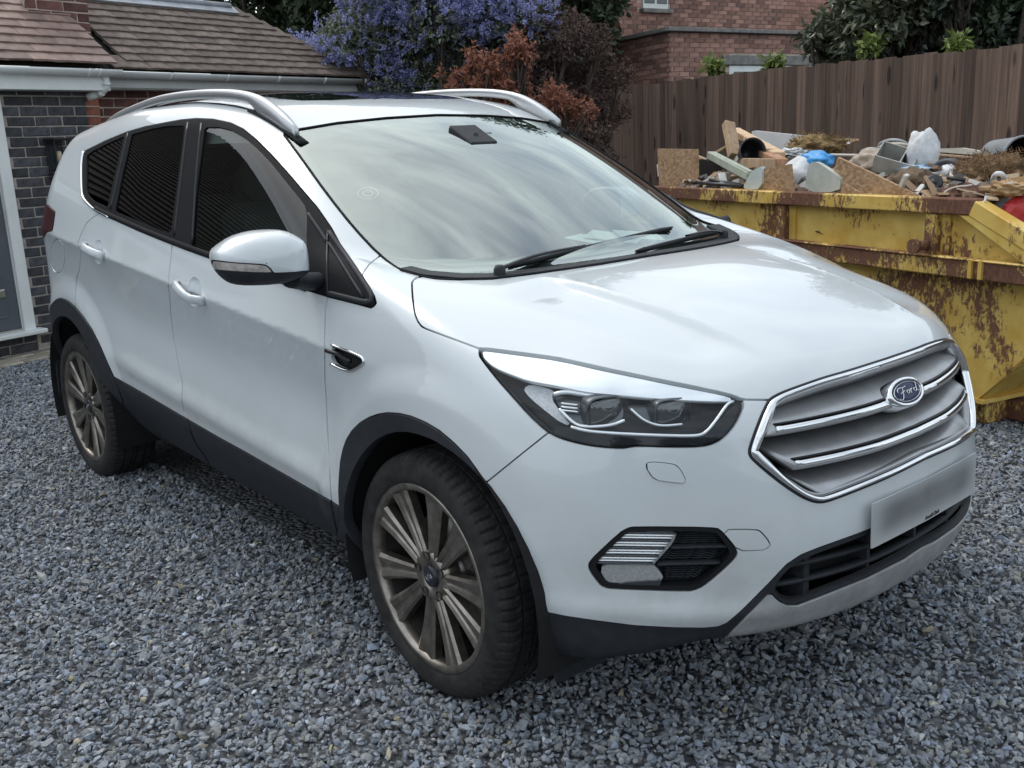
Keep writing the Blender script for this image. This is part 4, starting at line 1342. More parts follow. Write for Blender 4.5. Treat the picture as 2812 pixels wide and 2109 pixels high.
def gx(a, z): return float(Ffront(np.array([abs(a)]), np.array([z]))[0])
def glim(z):      # half-width of the opening at height z
    zz = Pg[:, 2]; aa = np.abs(Pg[:, 1])
    sel = np.abs(zz - z) < .02
    return (aa[sel].max() if sel.any() else .4)
def bar_prof(name, zprof, aend, mat, n=61, zshift=lambda a: 0.0):
    """blade across the grille: profile [(z, recess)] following the nose"""
    V = []; F = []
    ys = np.linspace(-1, 1, n)
    kk = len(zprof)
    for y in ys:
        for z, rc, ae in zprof:
            a = y * ae
            V.append((gx(a, z) - rc, a, z + zshift(abs(a))))
    for i in range(n - 1):
        for q in range(kk):
            F.append((i * kk + q, (i + 1) * kk + q, (i + 1) * kk + (q + 1) % kk, i * kk + (q + 1) % kk))
    F.append(tuple(range(kk))); F.append(tuple((n - 1) * kk + q for q in range(kk)))
    return fix_normals(link_mesh(name, V, F, mat, grille, smooth=True))
e1 = lambda z: glim(z) - .022
bend = lambda a: -.012 * sstep(.33, .46, a) * 0
# three blades: each runs from a deep dark slot forward and down to its lip
bar_prof('grille_bar', [(.846, .125, .40), (.838, .105, .41), (.830, .072, .425), (.822, .044, .438), (.814, .024, .447), (.807, .013, .452), (.802, .008, .456), (.786, .004, .465), (.780, .008, .468), (.778, .030, .466), (.80, .13, .42)], 0, SILV)
bar_prof('grille_bar', [(.760, .125, .45), (.754, .105, .455), (.748, .072, .452), (.742, .045, .449), (.735, .027, .445), (.728, .015, .441), (.723, .009, .438), (.705, .005, .425), (.699, .009, .42), (.697, .032, .42), (.72, .13, .42)], 0, SILV)
bar_prof('grille_bar', [(.682, .125, .40), (.676, .098, .397), (.669, .062, .392), (.660, .034, .387), (.650, .020, .380), (.640, .012, .372), (.630, .008, .36), (.627, .03, .35), (.66, .13, .37)], 0, SILV)
bar_prof('chrome_strip', [(.8025, .0075, .438), (.798, .000, .440), (.7915, -.001, .442), (.7875, .0025, .443), (.794, .012, .44)], 0, CHROME)
for z_, rc_, ae_ in ((.8045, .0078, .440), (.7248, .0088, .420)):
    bar_prof('groove_line', [(z_ + .0018, rc_ + .0015, ae_), (z_ + .0012, rc_ - .0012, ae_), (z_ - .0016, rc_ - .002, ae_), (z_ - .002, rc_ + .003, ae_)], 0, BLK_G)
bar_prof('chrome_strip', [(.7225, .0085, .418), (.718, .001, .415), (.7112, .000, .413), (.7065, .0035, .411), (.714, .013, .414)], 0, CHROME)
bar_prof('grille_backing', [(.885, .135, .42), (.86, .135, .44), (.76, .135, .47), (.70, .135, .44), (.62, .135, .36), (.62, .15, .36), (.885, .15, .42)], 0, BLK_D)
# emblem
Pb, Nb = hits([(2470, 1083)]); Pb = Pb[0]; Pb[1] = 0; nb = np.array([.90, 0, .43]); nb = Nb[0] * [1, 0, 1]; nb /= np.linalg.norm(nb)
Rb = frame(nb, (0, 1, 0))
Pb = Pb + nb * .006
def oval(name, prof, mat, parent, n=48):
    V = []; F = []
    kk = len(prof)
    for i in range(n):
        t = 2 * PI * i / n
        for w, h, z in prof: V.append(Pb + Rb @ np.array([w * math.cos(t), h * math.sin(t), z]))
    for i in range(n):
        j = (i + 1) % n
        for q in range(kk - 1): F.append((i * kk + q, j * kk + q, j * kk + q + 1, i * kk + q + 1))
    F.append(tuple(i * kk + kk - 1 for i in range(n)))
    return fix_normals(link_mesh(name, V, F, mat, parent, smooth=True))
BLUE = pmat('emblem_blue', (.009, .022, .075), rough=.3, spec=.3)
em = oval('emblem', [(.080, .038, -.04), (.080, .038, .004), (.077, .0355, .0085), (.070, .030, .009), (.069, .029, .005), (.068, .0285, -.002)], CHROME, grille)
em_b = oval('emblem', [(.0685, .029, .004), (.066, .0275, .0068), (.03, .012, .0078)], BLUE, em) if False else None
mbp = oval('emblem_field', [(.0685, .0288, .003), (.066, .0272, .0066), (.03, .012, .0076)], BLUE, grille)
oval('emblem_line', [(.0625, .0248, .0062), (.0622, .0246, .0086), (.0608, .0236, .0088), (.0606, .0235, .0062)], CHROME_S, grille)
mb = MB()
strokes = [
    [(-.40, .02), (-.44, .10), (-.38, .19), (-.25, .20), (-.12, .17), (.02, .22)],
    [(-.17, .19), (-.20, .05), (-.25, -.12), (-.33, -.24), (-.43, -.24), (-.45, -.15)],
    [(-.33, -.01), (-.22, .02), (-.10, .06)],
    [(.06, .01), (-.01, .05), (-.06, -.02), (-.03, -.10), (.04, -.08), (.08, -.01), (.05, .03), (.10, .02)],
    [(.13, .06), (.13, -.03), (.12, -.12)], [(.13, -.02), (.18, .05), (.23, .04)],
    [(.38, .01), (.30, .05), (.26, -.03), (.29, -.11), (.36, -.09), (.40, .0)],
    [(.46, .24), (.41, .06), (.39, -.08), (.44, -.13), (.49, -.07)]]
for st in strokes:
    q = resample(chaikin(np.array(st), 2, False), 14)
    P = [Pb + Rb @ np.array([-p[0] * -.105, p[1] * .068, .0085]) for p in q]
    mb.tube(P, np.r_[.0007, np.full(12, .0015), .0007], 6)
mb.build('emblem_script', CHROME_S, grille)

# ---- lower grille
mb = MB()
lg = bar = None
def lbar(z0, z1, rc, ae, mat, name='intake_bar'):
    return bar_prof(name, [(z0, rc + .03, ae), (z0, rc, ae), (z1, rc, ae), (z1, rc + .03, ae)], 0, mat, 41)
LG = P_['lower_grille'].both().offset(-.07).mesh('air_intake', BLK_D, car, -.068)
def reparent(o, p): o.parent = p; return o
for z0, z1 in ((.476, .468), (.432, .424)):
    reparent(lbar(z0, z1, .018, .47, BLK), LG)
for sy in (-.39, -.20, .0, .20, .39):
    mb = MB(); x_ = gx(sy, .45)
    mb.box((x_ - .055, sy, .45), (.06, .012 if abs(sy) < .3 else .022, .15)); mb.build('intake_post', BLK, LG)

# ---- number plate
PLATE = None
def plate_mat():
    m, n, l, b = new_mat('number_plate_print')
    tc = n.new('ShaderNodeTexCoord'); sp = n.new('ShaderNodeSeparateXYZ')
    l.new(tc.outputs['Object'], sp.inputs[0])
    no = n.new('ShaderNodeTexNoise'); no.inputs['Scale'].default_value = 9; no.inputs['Detail'].default_value = 1
    l.new(tc.outputs['Object'], no.inputs['Vector'])
    # smudged dark registration characters: soft window in width and height
    def win(sock, c, hw, soft):
        a = n.new('ShaderNodeMath'); a.operation = 'SUBTRACT'; l.new(sock, a.inputs[0]); a.inputs[1].default_value = c
        ab = n.new('ShaderNodeMath'); ab.operation = 'ABSOLUTE'; l.new(a.outputs[0], ab.inputs[0])
        mr = n.new('ShaderNodeMapRange'); mr.interpolation_type = 'SMOOTHSTEP'
        mr.inputs['From Min'].default_value = hw + soft; mr.inputs['From Max'].default_value = hw - soft
        l.new(ab.outputs[0], mr.inputs['Value']); return mr.outputs['Result']
    wy = win(sp.outputs['Y'], 0.0, .235, .06); wz = win(sp.outputs['Z'], .552, .040, .03)
    mu = n.new('ShaderNodeMath'); mu.operation = 'MULTIPLY'; l.new(wy, mu.inputs[0]); l.new(wz, mu.inputs[1])
    mr = n.new('ShaderNodeMapRange'); mr.inputs['To Min'].default_value = .45; mr.inputs['To Max'].default_value = .95
    l.new(no.outputs['Fac'], mr.inputs['Value'])
    m2 = n.new('ShaderNodeMath'); m2.operation = 'MULTIPLY'; l.new(mu.outputs[0], m2.inputs[0]); l.new(mr.outputs['Result'], m2.inputs[1])
    mx = n.new('ShaderNodeMixRGB'); mx.inputs['Color1'].default_value = (.47, .49, .495, 1); mx.inputs['Color2'].default_value = (.10, .105, .115, 1)
    l.new(m2.outputs[0], mx.inputs['Fac']); l.new(mx.outputs['Color'], b.inputs['Base Color'])
    b.inputs['Roughness'].default_value = .28
    return m
def px_plate(y, z, d): return gx(y * .55, .55) + .004 + d
V = []; F = []
ys = np.linspace(-.26, .26, 27)
for y in ys:
    for z, d in ((.490, 0), (.490, .004), (.601, .002), (.601, -.002)): V.append((px_plate(y, z, d), y, z))
for i in range(26):
    for q in range(4): F.append((i * 4 + q, (i + 1) * 4 + q, (i + 1) * 4 + (q + 1) % 4, i * 4 + (q + 1) % 4))
F.append((0, 1, 2, 3)); F.append((26 * 4, 26 * 4 + 1, 26 * 4 + 2, 26 * 4 + 3))
plate = fix_normals(link_mesh('number_plate', V, F, plate_mat(), car))
def text_mesh(body, size, shear=0.0):
    cu = bpy.data.curves.new('lettering', 'FONT'); cu.body = body; cu.size = size; cu.align_x = 'CENTER'; cu.align_y = 'CENTER'; cu.shear = shear
    cu.extrude = .0006; cu.offset = size * .018
    to = bpy.data.objects.new('lettering', cu); COL.objects.link(to)
    dg = bpy.context.evaluated_depsgraph_get()
    me = bpy.data.meshes.new_from_object(to.evaluated_get(dg))
    bpy.data.objects.remove(to)
    return me
tm = text_mesh('Arnold Clark', .0135, .25)
for v in tm.vertices:
    yy = v.co.x + .015; zz = .4985 + v.co.y
    v.co = Vector((px_plate(yy, zz, .0042 + v.co.z), yy, zz))
link_data('dealer_lettering', tm, pmat('plate_ink', (.01, .01, .012), rough=.4), plate)

# ---- wheels
def wheel_meshes():
    out = {}
    # local frame: wheel axis = +z outward, radius in x-y
    mb = MB()
    prof = []      # tyre section (r, h): h=+ outer face at .118, tread from h .105 to -.105
    half = [(.2560, .096), (.262, .104), (.274, .1095), (.294, .1105), (.312, .107), (.325, .099), (.3335, .089), (.3385, .076), (.3405, .062), (.3405, .050), (.333, .0495), (.333, .0425), (.3415, .042), (.342, .012), (.335, .0115), (.335, .0045), (.342, .004)]
    full = half + [(r, -h) for r, h in half[::-1]]
    n = 288
    V = []
    for k in range(n):
        t = 2 * PI * k / n
        g = k % 4
        for r, h in full:
            rr = r
            if .055 < abs(h) < .105 and r > .32:
                if g == 0: rr = r - .0065
            elif abs(h) < .045 and r > .338 and (k % 6 == 0): rr = r - .004
            V.append((rr * math.cos(t), rr * math.sin(t), h))
    m = len(full); F = []
    for k in range(n):
        k2 = (k + 1) % n
        for i in range(m - 1): F.append((k * m + i, k2 * m + i, k2 * m + i + 1, k * m + i + 1))
    me = bpy.data.meshes.new('tyre'); me.from_pydata(V, [], F)
    me.polygons.foreach_set('use_smooth', [full[i % (m - 1)][0] < .325 for i in range(len(F))])
    out['tyre'] = me
    # rim barrel and lip
    mb = MB()
    mb.lathe([(.250, .101), (.2605, .105), (.2640, .101), (.2635, .092), (.252, .090), (.243, .082), (.238, .06), (.228, -.02), (.226, -.10), (.24, -.105), (.247, -.10)], n=96)
    out['wheel'] = mb
    mb = MB(); mb.lathe([(.2635, .099), (.2605, .1055), (.252, .1045), (.249, .1045), (.243, .1015), (.238, .090), (.237, .072)], n=96); out['lip'] = mb
    # ten spokes: narrow at the hub, flared at the rim, a raised ridge along one side
    spokes = []
    for k in range(10):
        mb = MB()
        t0 = 2 * PI * k / 10 + (.035 if k % 2 else -.035)
        rs = np.linspace(.050, .246, 12)
        V = []; 
        for r in rs:
            q = (r - .05) / .196
            w = .0185 + .0155 * q + .0100 * q ** 4
            zf = .087 + .012 * q - .003 * math.sin(PI * q)      # face height
            ridge = .0075 * (1 - .3 * q)
            sec = [(-w, zf - .030), (-w, zf - .006), (-w * .72, zf), (-w * .30, zf - .003), (-w * .10, zf - ridge), (w * .10, zf - ridge), (w * .30, zf - .003), (w * .72, zf), (w, zf - .006), (w, zf - .030)]
            for l_, z_ in sec:
                V.append((r * math.cos(t0) - l_ * math.sin(t0), r * math.sin(t0) + l_ * math.cos(t0), z_))
        kk = 10; F = []
        for i in range(11):
            for q in range(kk): F.append((i * kk + q, i * kk + (q + 1) % kk, (i + 1) * kk + (q + 1) % kk, (i + 1) * kk + q))
        mb.add(V, F, False)
        spokes.append(mb)
    out['spoke'] = spokes
    mb = MB()
    mb.lathe([(.0, .078), (.030, .078), (.034, .083), (.056, .088), (.070, .084), (.077, .068), (.08, .04)], n=48)
    out['hub'] = mb
    mb = MB(); mb.lathe([(.0, .0905), (.024, .090), (.029, .0875), (.031, .078)], n=36)
    out['cap'] = mb
    nuts = []
    for k in range(5):
        t = 2 * PI * k / 5 + PI / 10
        c = (.057 * math.cos(t), .057 * math.sin(t), 0)
        a = MB(); a.lathe([(.0135, .0900), (.0125, .0905), (.0115, .0895), (.0115, .060), (.0, .060)], c, n=18)
        b = MB(); b.lathe([(.0, .078), (.0065, .078), (.009, .075), (.009, .060)], c, n=6, smooth=False)
        nuts.append((a, b))
    out['nuts'] = nuts
    mb = MB(); mb.lathe([(.05, .02), (.16, .02), (.162, .016), (.162, -.004), (.05, -.004)], n=64); mb.lathe([(.05, .045), (.075, .045), (.082, .02)], n=40)
    out['disc'] = mb
    mb = MB(); mb.box((.115, .085, .012), (.075, .125, .07), euler(0, 0, .64), .012)
    out['caliper'] = mb
    mb = MB()
    for r0 in (.0165,):
        t = np.linspace(0, 2 * PI, 25)
        mb.tube(np.stack([r0 * np.cos(t), .0085 * np.sin(t), np.full(25, .091)], 1), .0006, 5, caps=False)
    for st in strokes:
        q = resample(chaikin(np.array(st), 1, False), 8)
        mb.tube([(p[0] * .026, p[1] * .022, .091) for p in q], .0006, 5)
    out['capmark'] = mb
    return out
WM = wheel_meshes()
BARREL = pmat('shade_dark_wheel_barrel', (.030, .027, .025), rough=.7, metal=.3, var=.3, scale=20)  # shade behind the spokes is put into this dark barrel colour
HOLE = pmat('nut_recess', (.03, .028, .026), rough=.7)
CAPM = pmat('centre_cap', (.016, .018, .028), rough=.3)
CALM = pmat('caliper_iron', (.10, .09, .08), rough=.6, metal=.4, var=.3, scale=50)
def make_wheel():
    w = WM['wheel'].build('wheel', BARREL, car); fix_normals(w)
    link_data('tyre', WM['tyre'], TYRE, w); fix_normals(w.children[0])
    fix_normals(WM['lip'].build('rim', RIMM, w))
    for s_ in WM['spoke']: fix_normals(s_.build('spoke', RIMM, w))
    fix_normals(WM['hub'].build('hub', RIMM, w)); fix_normals(WM['cap'].build('centre_cap', CAPM, w))
    WM['capmark'].build('cap_emblem', CHROME_S, w)
    for a, b in WM['nuts']: fix_normals(a.build('nut_recess', HOLE, w)); fix_normals(b.build('wheel_nut', CHROME_S, w))
    fix_normals(WM['disc'].build('brake_disc', DISC, w)); WM['caliper'].build('brake_caliper', CALM, w)
    return w
def place_wheel(w, x, y, steer, spin, r=.332):
    s = -1 if y < 0 else 1
    Rm = Matrix.Translation((x, y, r)) @ Matrix.Rotation(steer, 4, 'Z') @ Matrix.Rotation(PI / 2 * (1 if s < 0 else -1), 4, 'X') @ Matrix.Rotation(spin, 4, 'Z')
    w.matrix_local = Rm
w0 = make_wheel()
place_wheel(w0, 0.0, -.794, -.027, rad(8))
for (x, y, st, sp) in ((-2.69, -.786, 0, rad(25)), (0.0, .794, -.027, rad(40)), (-2.69, .786, 0, rad(60))):
    c = w0.copy(); COL.objects.link(c); c.parent = car
    for ch in w0.children:
        d = ch.copy(); COL.objects.link(d); d.parent = c
    place_wheel(c, x, y, st, sp)
# mud flaps / air deflectors
for sg in (-1, 1):
    mb = MB(); mb.prism([(-.23, 0), (.03, -.02), (.0, -.11), (-.17, -.12)], (.40, sg * .80, .26), (0, -sg * -1.0, 0), (0, 0, 1), (-.008, 0, 0)); fix_normals(mb.build('air_deflector', BLK, car))
    mb = MB(); mb.box((-3.10, sg * .79, .36), (.012, .18, .30), euler(0, rad(8), 0), .004); mb.build('mud_flap', BLK, car)

# ---- cabin
mb = MB(); mb.box((-1.6, 0, .42), (2.6, 1.45, .04)); mb.build('cabin_floor', CARPET, car)
V = []; F = []      # dashboard: section swept across the car
dsec = [(-.30, 1.045), (-.42, 1.062), (-.58, 1.055), (-.70, 1.03), (-.76, .99), (-.77, .92), (-.72, .80), (-.70, .60), (-.45, .60)]
ny = 25
for i in range(ny):
    y = -.70 + 1.40 * i / (ny - 1)
    hump = .035 * math.exp(-((y + .37) / .16) ** 2)
    for x, z in dsec: V.append((x - .12 * (abs(y) / .7) ** 2, y, z + (hump if z > .95 and x < -.5 else 0)))
kk = len(dsec)
for i in range(ny - 1):
    for q in range(kk - 1): F.append((i * kk + q, (i + 1) * kk + q, (i + 1) * kk + q + 1, i * kk + q + 1))
dash = fix_normals(link_mesh('dashboard', V, F, DASHM, car, smooth=True))
SHEETM = pmat('flat_white', (.78, .79, .78), rough=.7)
for (x, y, w, d_, r, t) in ((-.50, .38, .20, .13, .5, .1), (-.46, .47, .17, .12, 1.1, .16), (-.55, .30, .15, .10, .15, .05)):
    mb = MB(); mb.box((x, y, 1.085 + .012 * w * 5), (w, d_, .002), euler(t, .12, r)); mb.build('white_sheet', SHEETM, dash)  # thin flat white pieces lying on the dashboard
mb = MB()
t = np.linspace(0, 2 * PI, 33)
Rs = frame((-.9, 0, .42), (0, 1, 0)); cs = np.array([-.93, -.37, .93])
mb.tube([cs + Rs @ np.array([.185 * math.cos(a), .185 * math.sin(a), 0]) for a in t], .016, 10, caps=False)
mb.box(cs, (.16, .13, .04), Rs, .015)
for a in (.0, PI, -PI / 2): mb.tube([cs, cs + Rs @ np.array([.18 * math.cos(a), .18 * math.sin(a), 0])], .014, 8)
mb.build('steering_wheel', BLK, car)
def seat(x, y, w):
    s = empty('seat', (0, 0, 0)); 
    bpy.data.objects.remove(s)
    mb = MB(); mb.box((x + .05, y, .62), (.50, w, .18), euler(0, rad(-6), 0), .05); so = mb.build('seat', SEATM, car)
    mb = MB(); mb.box((x - .26, y, .96), (.15, w * .96, .62), euler(0, rad(-14), 0), .06); mb.build('backrest', SEATM, so)
    if w < .6:
        mb = MB(); mb.box((x - .35, y, 1.345), (.10, w * .5, .17), euler(0, rad(-10), 0), .04); mb.build('headrest', SEATM, so)
        mb = MB()
        for d_ in (-.06, .06): mb.tube([(x - .335, y + d_, 1.20), (x - .345, y + d_, 1.30)], .006, 6)
        mb.build('headrest_post', CHROME_S, so)
    else:
        for yy in (-.42, 0, .42):
            mb = MB(); mb.box((x - .36, y + yy, 1.30), (.09, .24, .15), euler(0, rad(-10), 0), .035); mb.build('headrest', SEATM, so)
seat(-1.30, -.37, .52); seat(-1.30, .37, .52); seat(-2.15, 0, 1.30)
mb = MB(); mb.box((-.86, 0, 1.455), (.02, .22, .06), euler(0, rad(8), rad(-10)), .008); rv = mb.build('rear_view_mirror', BLK_G, car)
mb = MB(); mb.tube([(-.84, 0, 1.46), (-.80, 0, 1.475)], .012, 8); mb.box((-.82, 0, 1.475), (.14, .12, .02), euler(0, rad(27), 0), .004); mb.build('mirror_mount', BLK, rv)
# round permit holder stuck inside the screen
Pd, Nd = hits([(1010, 524)])
Rd = frame(Nd[0]); mb = MB()
mb.lathe([(.030, .000), (.0315, .002), (.033, 0), (.0315, -.002)], Pd[0] - Nd[0] * .009, Rd, 36, close=True)
mb.lathe([(.014, .000), (.0155, .003), (.0175, 0), (.0155, -.003)], Pd[0] - Nd[0] * .010, Rd, 28, close=True)
mb.build('permit_holder', pmat('clear_plastic_ring', (.55, .62, .58), rough=.25), windscreen)
# ================================================================ setting: ground, gravel, paving
rng = np.random.default_rng(7)
random.seed(7)

def gravel_ground_mat():
    m, n, l, b = new_mat('gravel_bed')
    tc = n.new('ShaderNodeTexCoord')
    vo = n.new('ShaderNodeTexVoronoi'); vo.inputs['Scale'].default_value = 45
    l.new(tc.outputs['Object'], vo.inputs['Vector'])
    hs = n.new('ShaderNodeSeparateColor'); l.new(vo.outputs['Color'], hs.inputs[0])
    rp = n.new('ShaderNodeValToRGB'); rp.color_ramp.elements[0].color = (.045, .048, .055, 1); rp.color_ramp.elements[1].color = (.17, .175, .185, 1)
    l.new(hs.outputs[0], rp.inputs['Fac']); l.new(rp.outputs['Color'], b.inputs['Base Color'])
    b.inputs['Roughness'].default_value = .8
    bp = n.new('ShaderNodeBump'); bp.inputs['Distance'].default_value = .02; bp.inputs['Strength'].default_value = 1
    iv = n.new('ShaderNodeMath'); iv.operation = 'MULTIPLY'; iv.inputs[1].default_value = -1
    l.new(vo.outputs['Distance'], iv.inputs[0]); l.new(iv.outputs[0], bp.inputs['Height']); l.new(bp.outputs['Normal'], b.inputs['Normal'])
    return m
g = link_mesh('ground', [(-60, -60, -.012), (60, -60, -.012), (60, 60, -.012), (-60, 60, -.012)], [(0, 1, 2, 3)], gravel_ground_mat())
tag(g, kind='structure')

def stone_mat():
    m, n, l, b = new_mat('grey_stone_chips')
    at = n.new('ShaderNodeAttribute'); at.attribute_name = 'tone'
    tc = n.new('ShaderNodeTexCoord')
    no = n.new('ShaderNodeTexNoise'); no.inputs['Scale'].default_value = 160; no.inputs['Detail'].default_value = 4
    l.new(tc.outputs['Object'], no.inputs['Vector'])
    mr = n.new('ShaderNodeMapRange'); mr.inputs['To Min'].default_value = .72; mr.inputs['To Max'].default_value = 1.28
    l.new(no.outputs['Fac'], mr.inputs['Value'])
    mx = n.new('ShaderNodeVectorMath'); mx.operation = 'SCALE'
    l.new(at.outputs['Color'], mx.inputs[0]); l.new(mr.outputs['Result'], mx.inputs['Scale'])
    l.new(mx.outputs[0], b.inputs['Base Color'])
    b.inputs['Roughness'].default_value = .72
    return m

def ico():
    bm = bmesh.new(); bmesh.ops.create_icosphere(bm, subdivisions=1, radius=1)
    V = np.array([v.co for v in bm.verts]); F = np.array([[v.index for v in f.verts] for f in bm.faces]); bm.free()
    return V, F
ICV, ICF = ico()

def scatter_stones():
    x = rng.uniform(-7.0, 2.6, 470000); y = rng.uniform(-3.2, 5.2, 470000)
    uv, d = project(np.stack([x, y, np.zeros_like(x)], 1))
    ok = (d > .4) & (uv[:, 0] > -620) & (uv[:, 0] < PW + 620) & (uv[:, 1] < PH + 380) & (uv[:, 1] > 400)
    # nothing under the middle of the car, inside the house or beyond the paving
    ok &= ~((np.abs(y) < .62) & (x < .2) & (x > -3.2))
    hs = (x + 6.2) * .970 + (y + .2) * .242
    ok &= hs > .37
    ok &= ~((y > 1.0) & (x < -.9))
    keep = rng.random(len(x)) < np.clip(.95 - .05 * (d - 2), .55, .95)
    x, y, d = x[ok & keep], y[ok & keep], d[ok & keep]
    n = len(x)
    size = np.clip(rng.lognormal(math.log(.0093), .28, n), .005, .020)
    sc = np.stack([size * rng.uniform(.85, 1.35, n), size * rng.uniform(.65, 1.0, n), size * rng.uniform(.32, .65, n)], 1)
    # random rotations
    q = rng.normal(size=(n, 4)); q[:, 1:3] *= .40; q /= np.linalg.norm(q, axis=1)[:, None]
    w, a, b, c = q.T
    R = np.stack([np.stack([1 - 2 * (b * b + c * c), 2 * (a * b - c * w), 2 * (a * c + b * w)], 1),
                  np.stack([2 * (a * b + c * w), 1 - 2 * (a * a + c * c), 2 * (b * c - a * w)], 1),
                  np.stack([2 * (a * c - b * w), 2 * (b * c + a * w), 1 - 2 * (a * a + b * b)], 1)], 1)
    # angular chips: balls flattened towards a few random cut planes; far ones from fewer faces
    OCV = np.array([(1, 0, 0), (-1, 0, 0), (0, 1, 0), (0, -1, 0), (0, 0, 1), (0, 0, -1)], float)
    OCF = np.array([(0, 2, 4), (2, 1, 4), (1, 3, 4), (3, 0, 4), (2, 0, 5), (1, 2, 5), (3, 1, 5), (0, 3, 5)])
    near = d < 2.9
    tone = np.clip(rng.lognormal(math.log(.25), .21, n), .10, .5)
    pale = rng.random(n) < .004; tone[pale] = rng.uniform(.5, .75, pale.sum())
    warm = rng.normal(0, .05, n) + np.where(rng.random(n) < .01, .3, 0)
    colr = np.stack([tone * (.93 + warm), tone * (1.0 + warm * .35), tone * (1.10 - warm), np.ones(n)], 1)
    z = -.004 + rng.uniform(-.006, .012, n)
    VV, FF, CC = [], [], []; base = 0
    for sel, bv, bf, gr in ((near, ICV, ICF, 1.0), (~near, OCV, OCF, 1.18)):
        m_ = int(sel.sum()); nv = len(bv)
        L = bv[None] * gr * (1 + rng.normal(0, .16, (m_, nv, 1)))
        for _ in range(3 if nv > 6 else 1):
            nn = rng.normal(size=(m_, 1, 3)); nn /= np.linalg.norm(nn, axis=2, keepdims=True)
            h = rng.uniform(.35, .7, (m_, 1))
            s = (L * nn).sum(2) - h
            L = L - nn * np.maximum(s, 0)[:, :, None]
        P = np.einsum('nij,nvj->nvi', R[sel], L * sc[sel][:, None, :]) + np.stack([x, y, z], 1)[sel][:, None, :]
        VV.append(P.reshape(-1, 3)); FF.append((bf[None] + (np.arange(m_) * nv)[:, None, None]).reshape(-1, 3) + base); CC.append(np.repeat(colr[sel], nv, 0)); base += m_ * nv
    V = np.vstack(VV); F = np.vstack(FF); colv = np.vstack(CC)
    me = bpy.data.meshes.new('gravel')
    me.vertices.add(len(V)); me.vertices.foreach_set('co', V.astype(np.float32).ravel())
    nt = len(F)
    me.loops.add(nt * 3); me.loops.foreach_set('vertex_index', F.astype(np.int32).ravel())
    me.polygons.add(nt); me.polygons.foreach_set('loop_start', np.arange(0, nt * 3, 3, dtype=np.int32))
    me.update(calc_edges=True)
    me.polygons.foreach_set('use_smooth', np.zeros(nt, bool))
    at = me.color_attributes.new('tone', 'FLOAT_COLOR', 'POINT')
    at.data.foreach_set('color', colv.astype(np.float32).ravel())
    o = link_data('gravel', me, stone_mat())
    tag(o, 'loose dark grey stone chippings covering the driveway', 'gravel', kind='stuff')
    print('STONES', n)
scatter_stones()

# ================================================================ house behind the car
HD = np.array([math.cos(rad(104)), math.sin(rad(104)), 0]); HN = np.array([HD[1], -HD[0], 0]); HP = np.array([-6.2, -.2, 0])
HZ = np.array([0, 0, 1.0])
HR = np.stack([HD, -HN, HZ], 1)        # local x along the wall, local y into the house, z up
def H(s, n, z): return HP + HD * s + HN * n + HZ * z     # n outward
HMAT = Matrix([[HR[i][j] for j in range(3)] + [HP[i]] for i in range(3)] + [[0, 0, 0, 1]])

MORT = pmat('grey_mortar', (.33, .30, .265), rough=.95, var=.25, scale=30, bump=.5, bscale=250)
MORT_R = pmat('pale_mortar', (.46, .39, .33), rough=.95, var=.3, scale=6, bump=.4, bscale=150)
BR_D = pmat('dark_blue_brick', (.045, .046, .054), rough=.62, var=.5, scale=22, bump=.5, bscale=140, obj_var=.45)
BR_Q = pmat('orange_red_brick', (.26, .095, .062), rough=.85, var=.35, scale=14, bump=.5, bscale=120, obj_var=.3)
BR_S = pmat('shadow_dark_red_brick', (.11, .048, .042), rough=.85, var=.35, scale=14, bump=.5, bscale=120, obj_var=.35)  # red brick darkened: shadow on the set-back wall is put into its colour
TILE_N = pmat('newer_clay_tile', (.235, .16, .135), rough=.6, var=.22, scale=12, bump=.25, bscale=120, obj_var=.28)
TILE_O = pmat('weathered_clay_tile', (.130, .100, .085), rough=.85, var=.38, scale=16, bump=.35, bscale=120, obj_var=.25)
UPVC = pmat('white_upvc', (.72, .75, .74), rough=.35, var=.06, scale=6)
UPVC_G = pmat('grey_white_gutter', (.44, .45, .45), rough=.4, var=.1, scale=4)
LEAD = pmat('lead_flashing', (.36, .38, .41), rough=.55, metal=.3, var=.2, scale=6)
DOORM = pmat('slate_grey_door', (.085, .098, .115), rough=.45, bump=.15, bscale=200)
STEEL = pmat('brushed_steel', (.55, .54, .52), rough=.3, metal=1)
DARKW = pmat('dark_timber_board', (.03, .027, .025), rough=.8)

house = empty('house', tuple(HP), math.atan2(HD[1], HD[0]))
tag(house, 'low brown-tiled house with dark brick wall and grey front door behind the car', 'house')
bpy.context.view_layer.update()
HINV = np.array(house.matrix_world.inverted())
def to_local(V, inv=HINV): V = np.asarray(V, float); return V @ inv[:3, :3].T + inv[:3, 3]
# local coordinates in the house frame: x = along wall (s), y = into the house (-n), z up
def hb(name, mb, mat, parent): return mb.build(name, mat, parent or house)

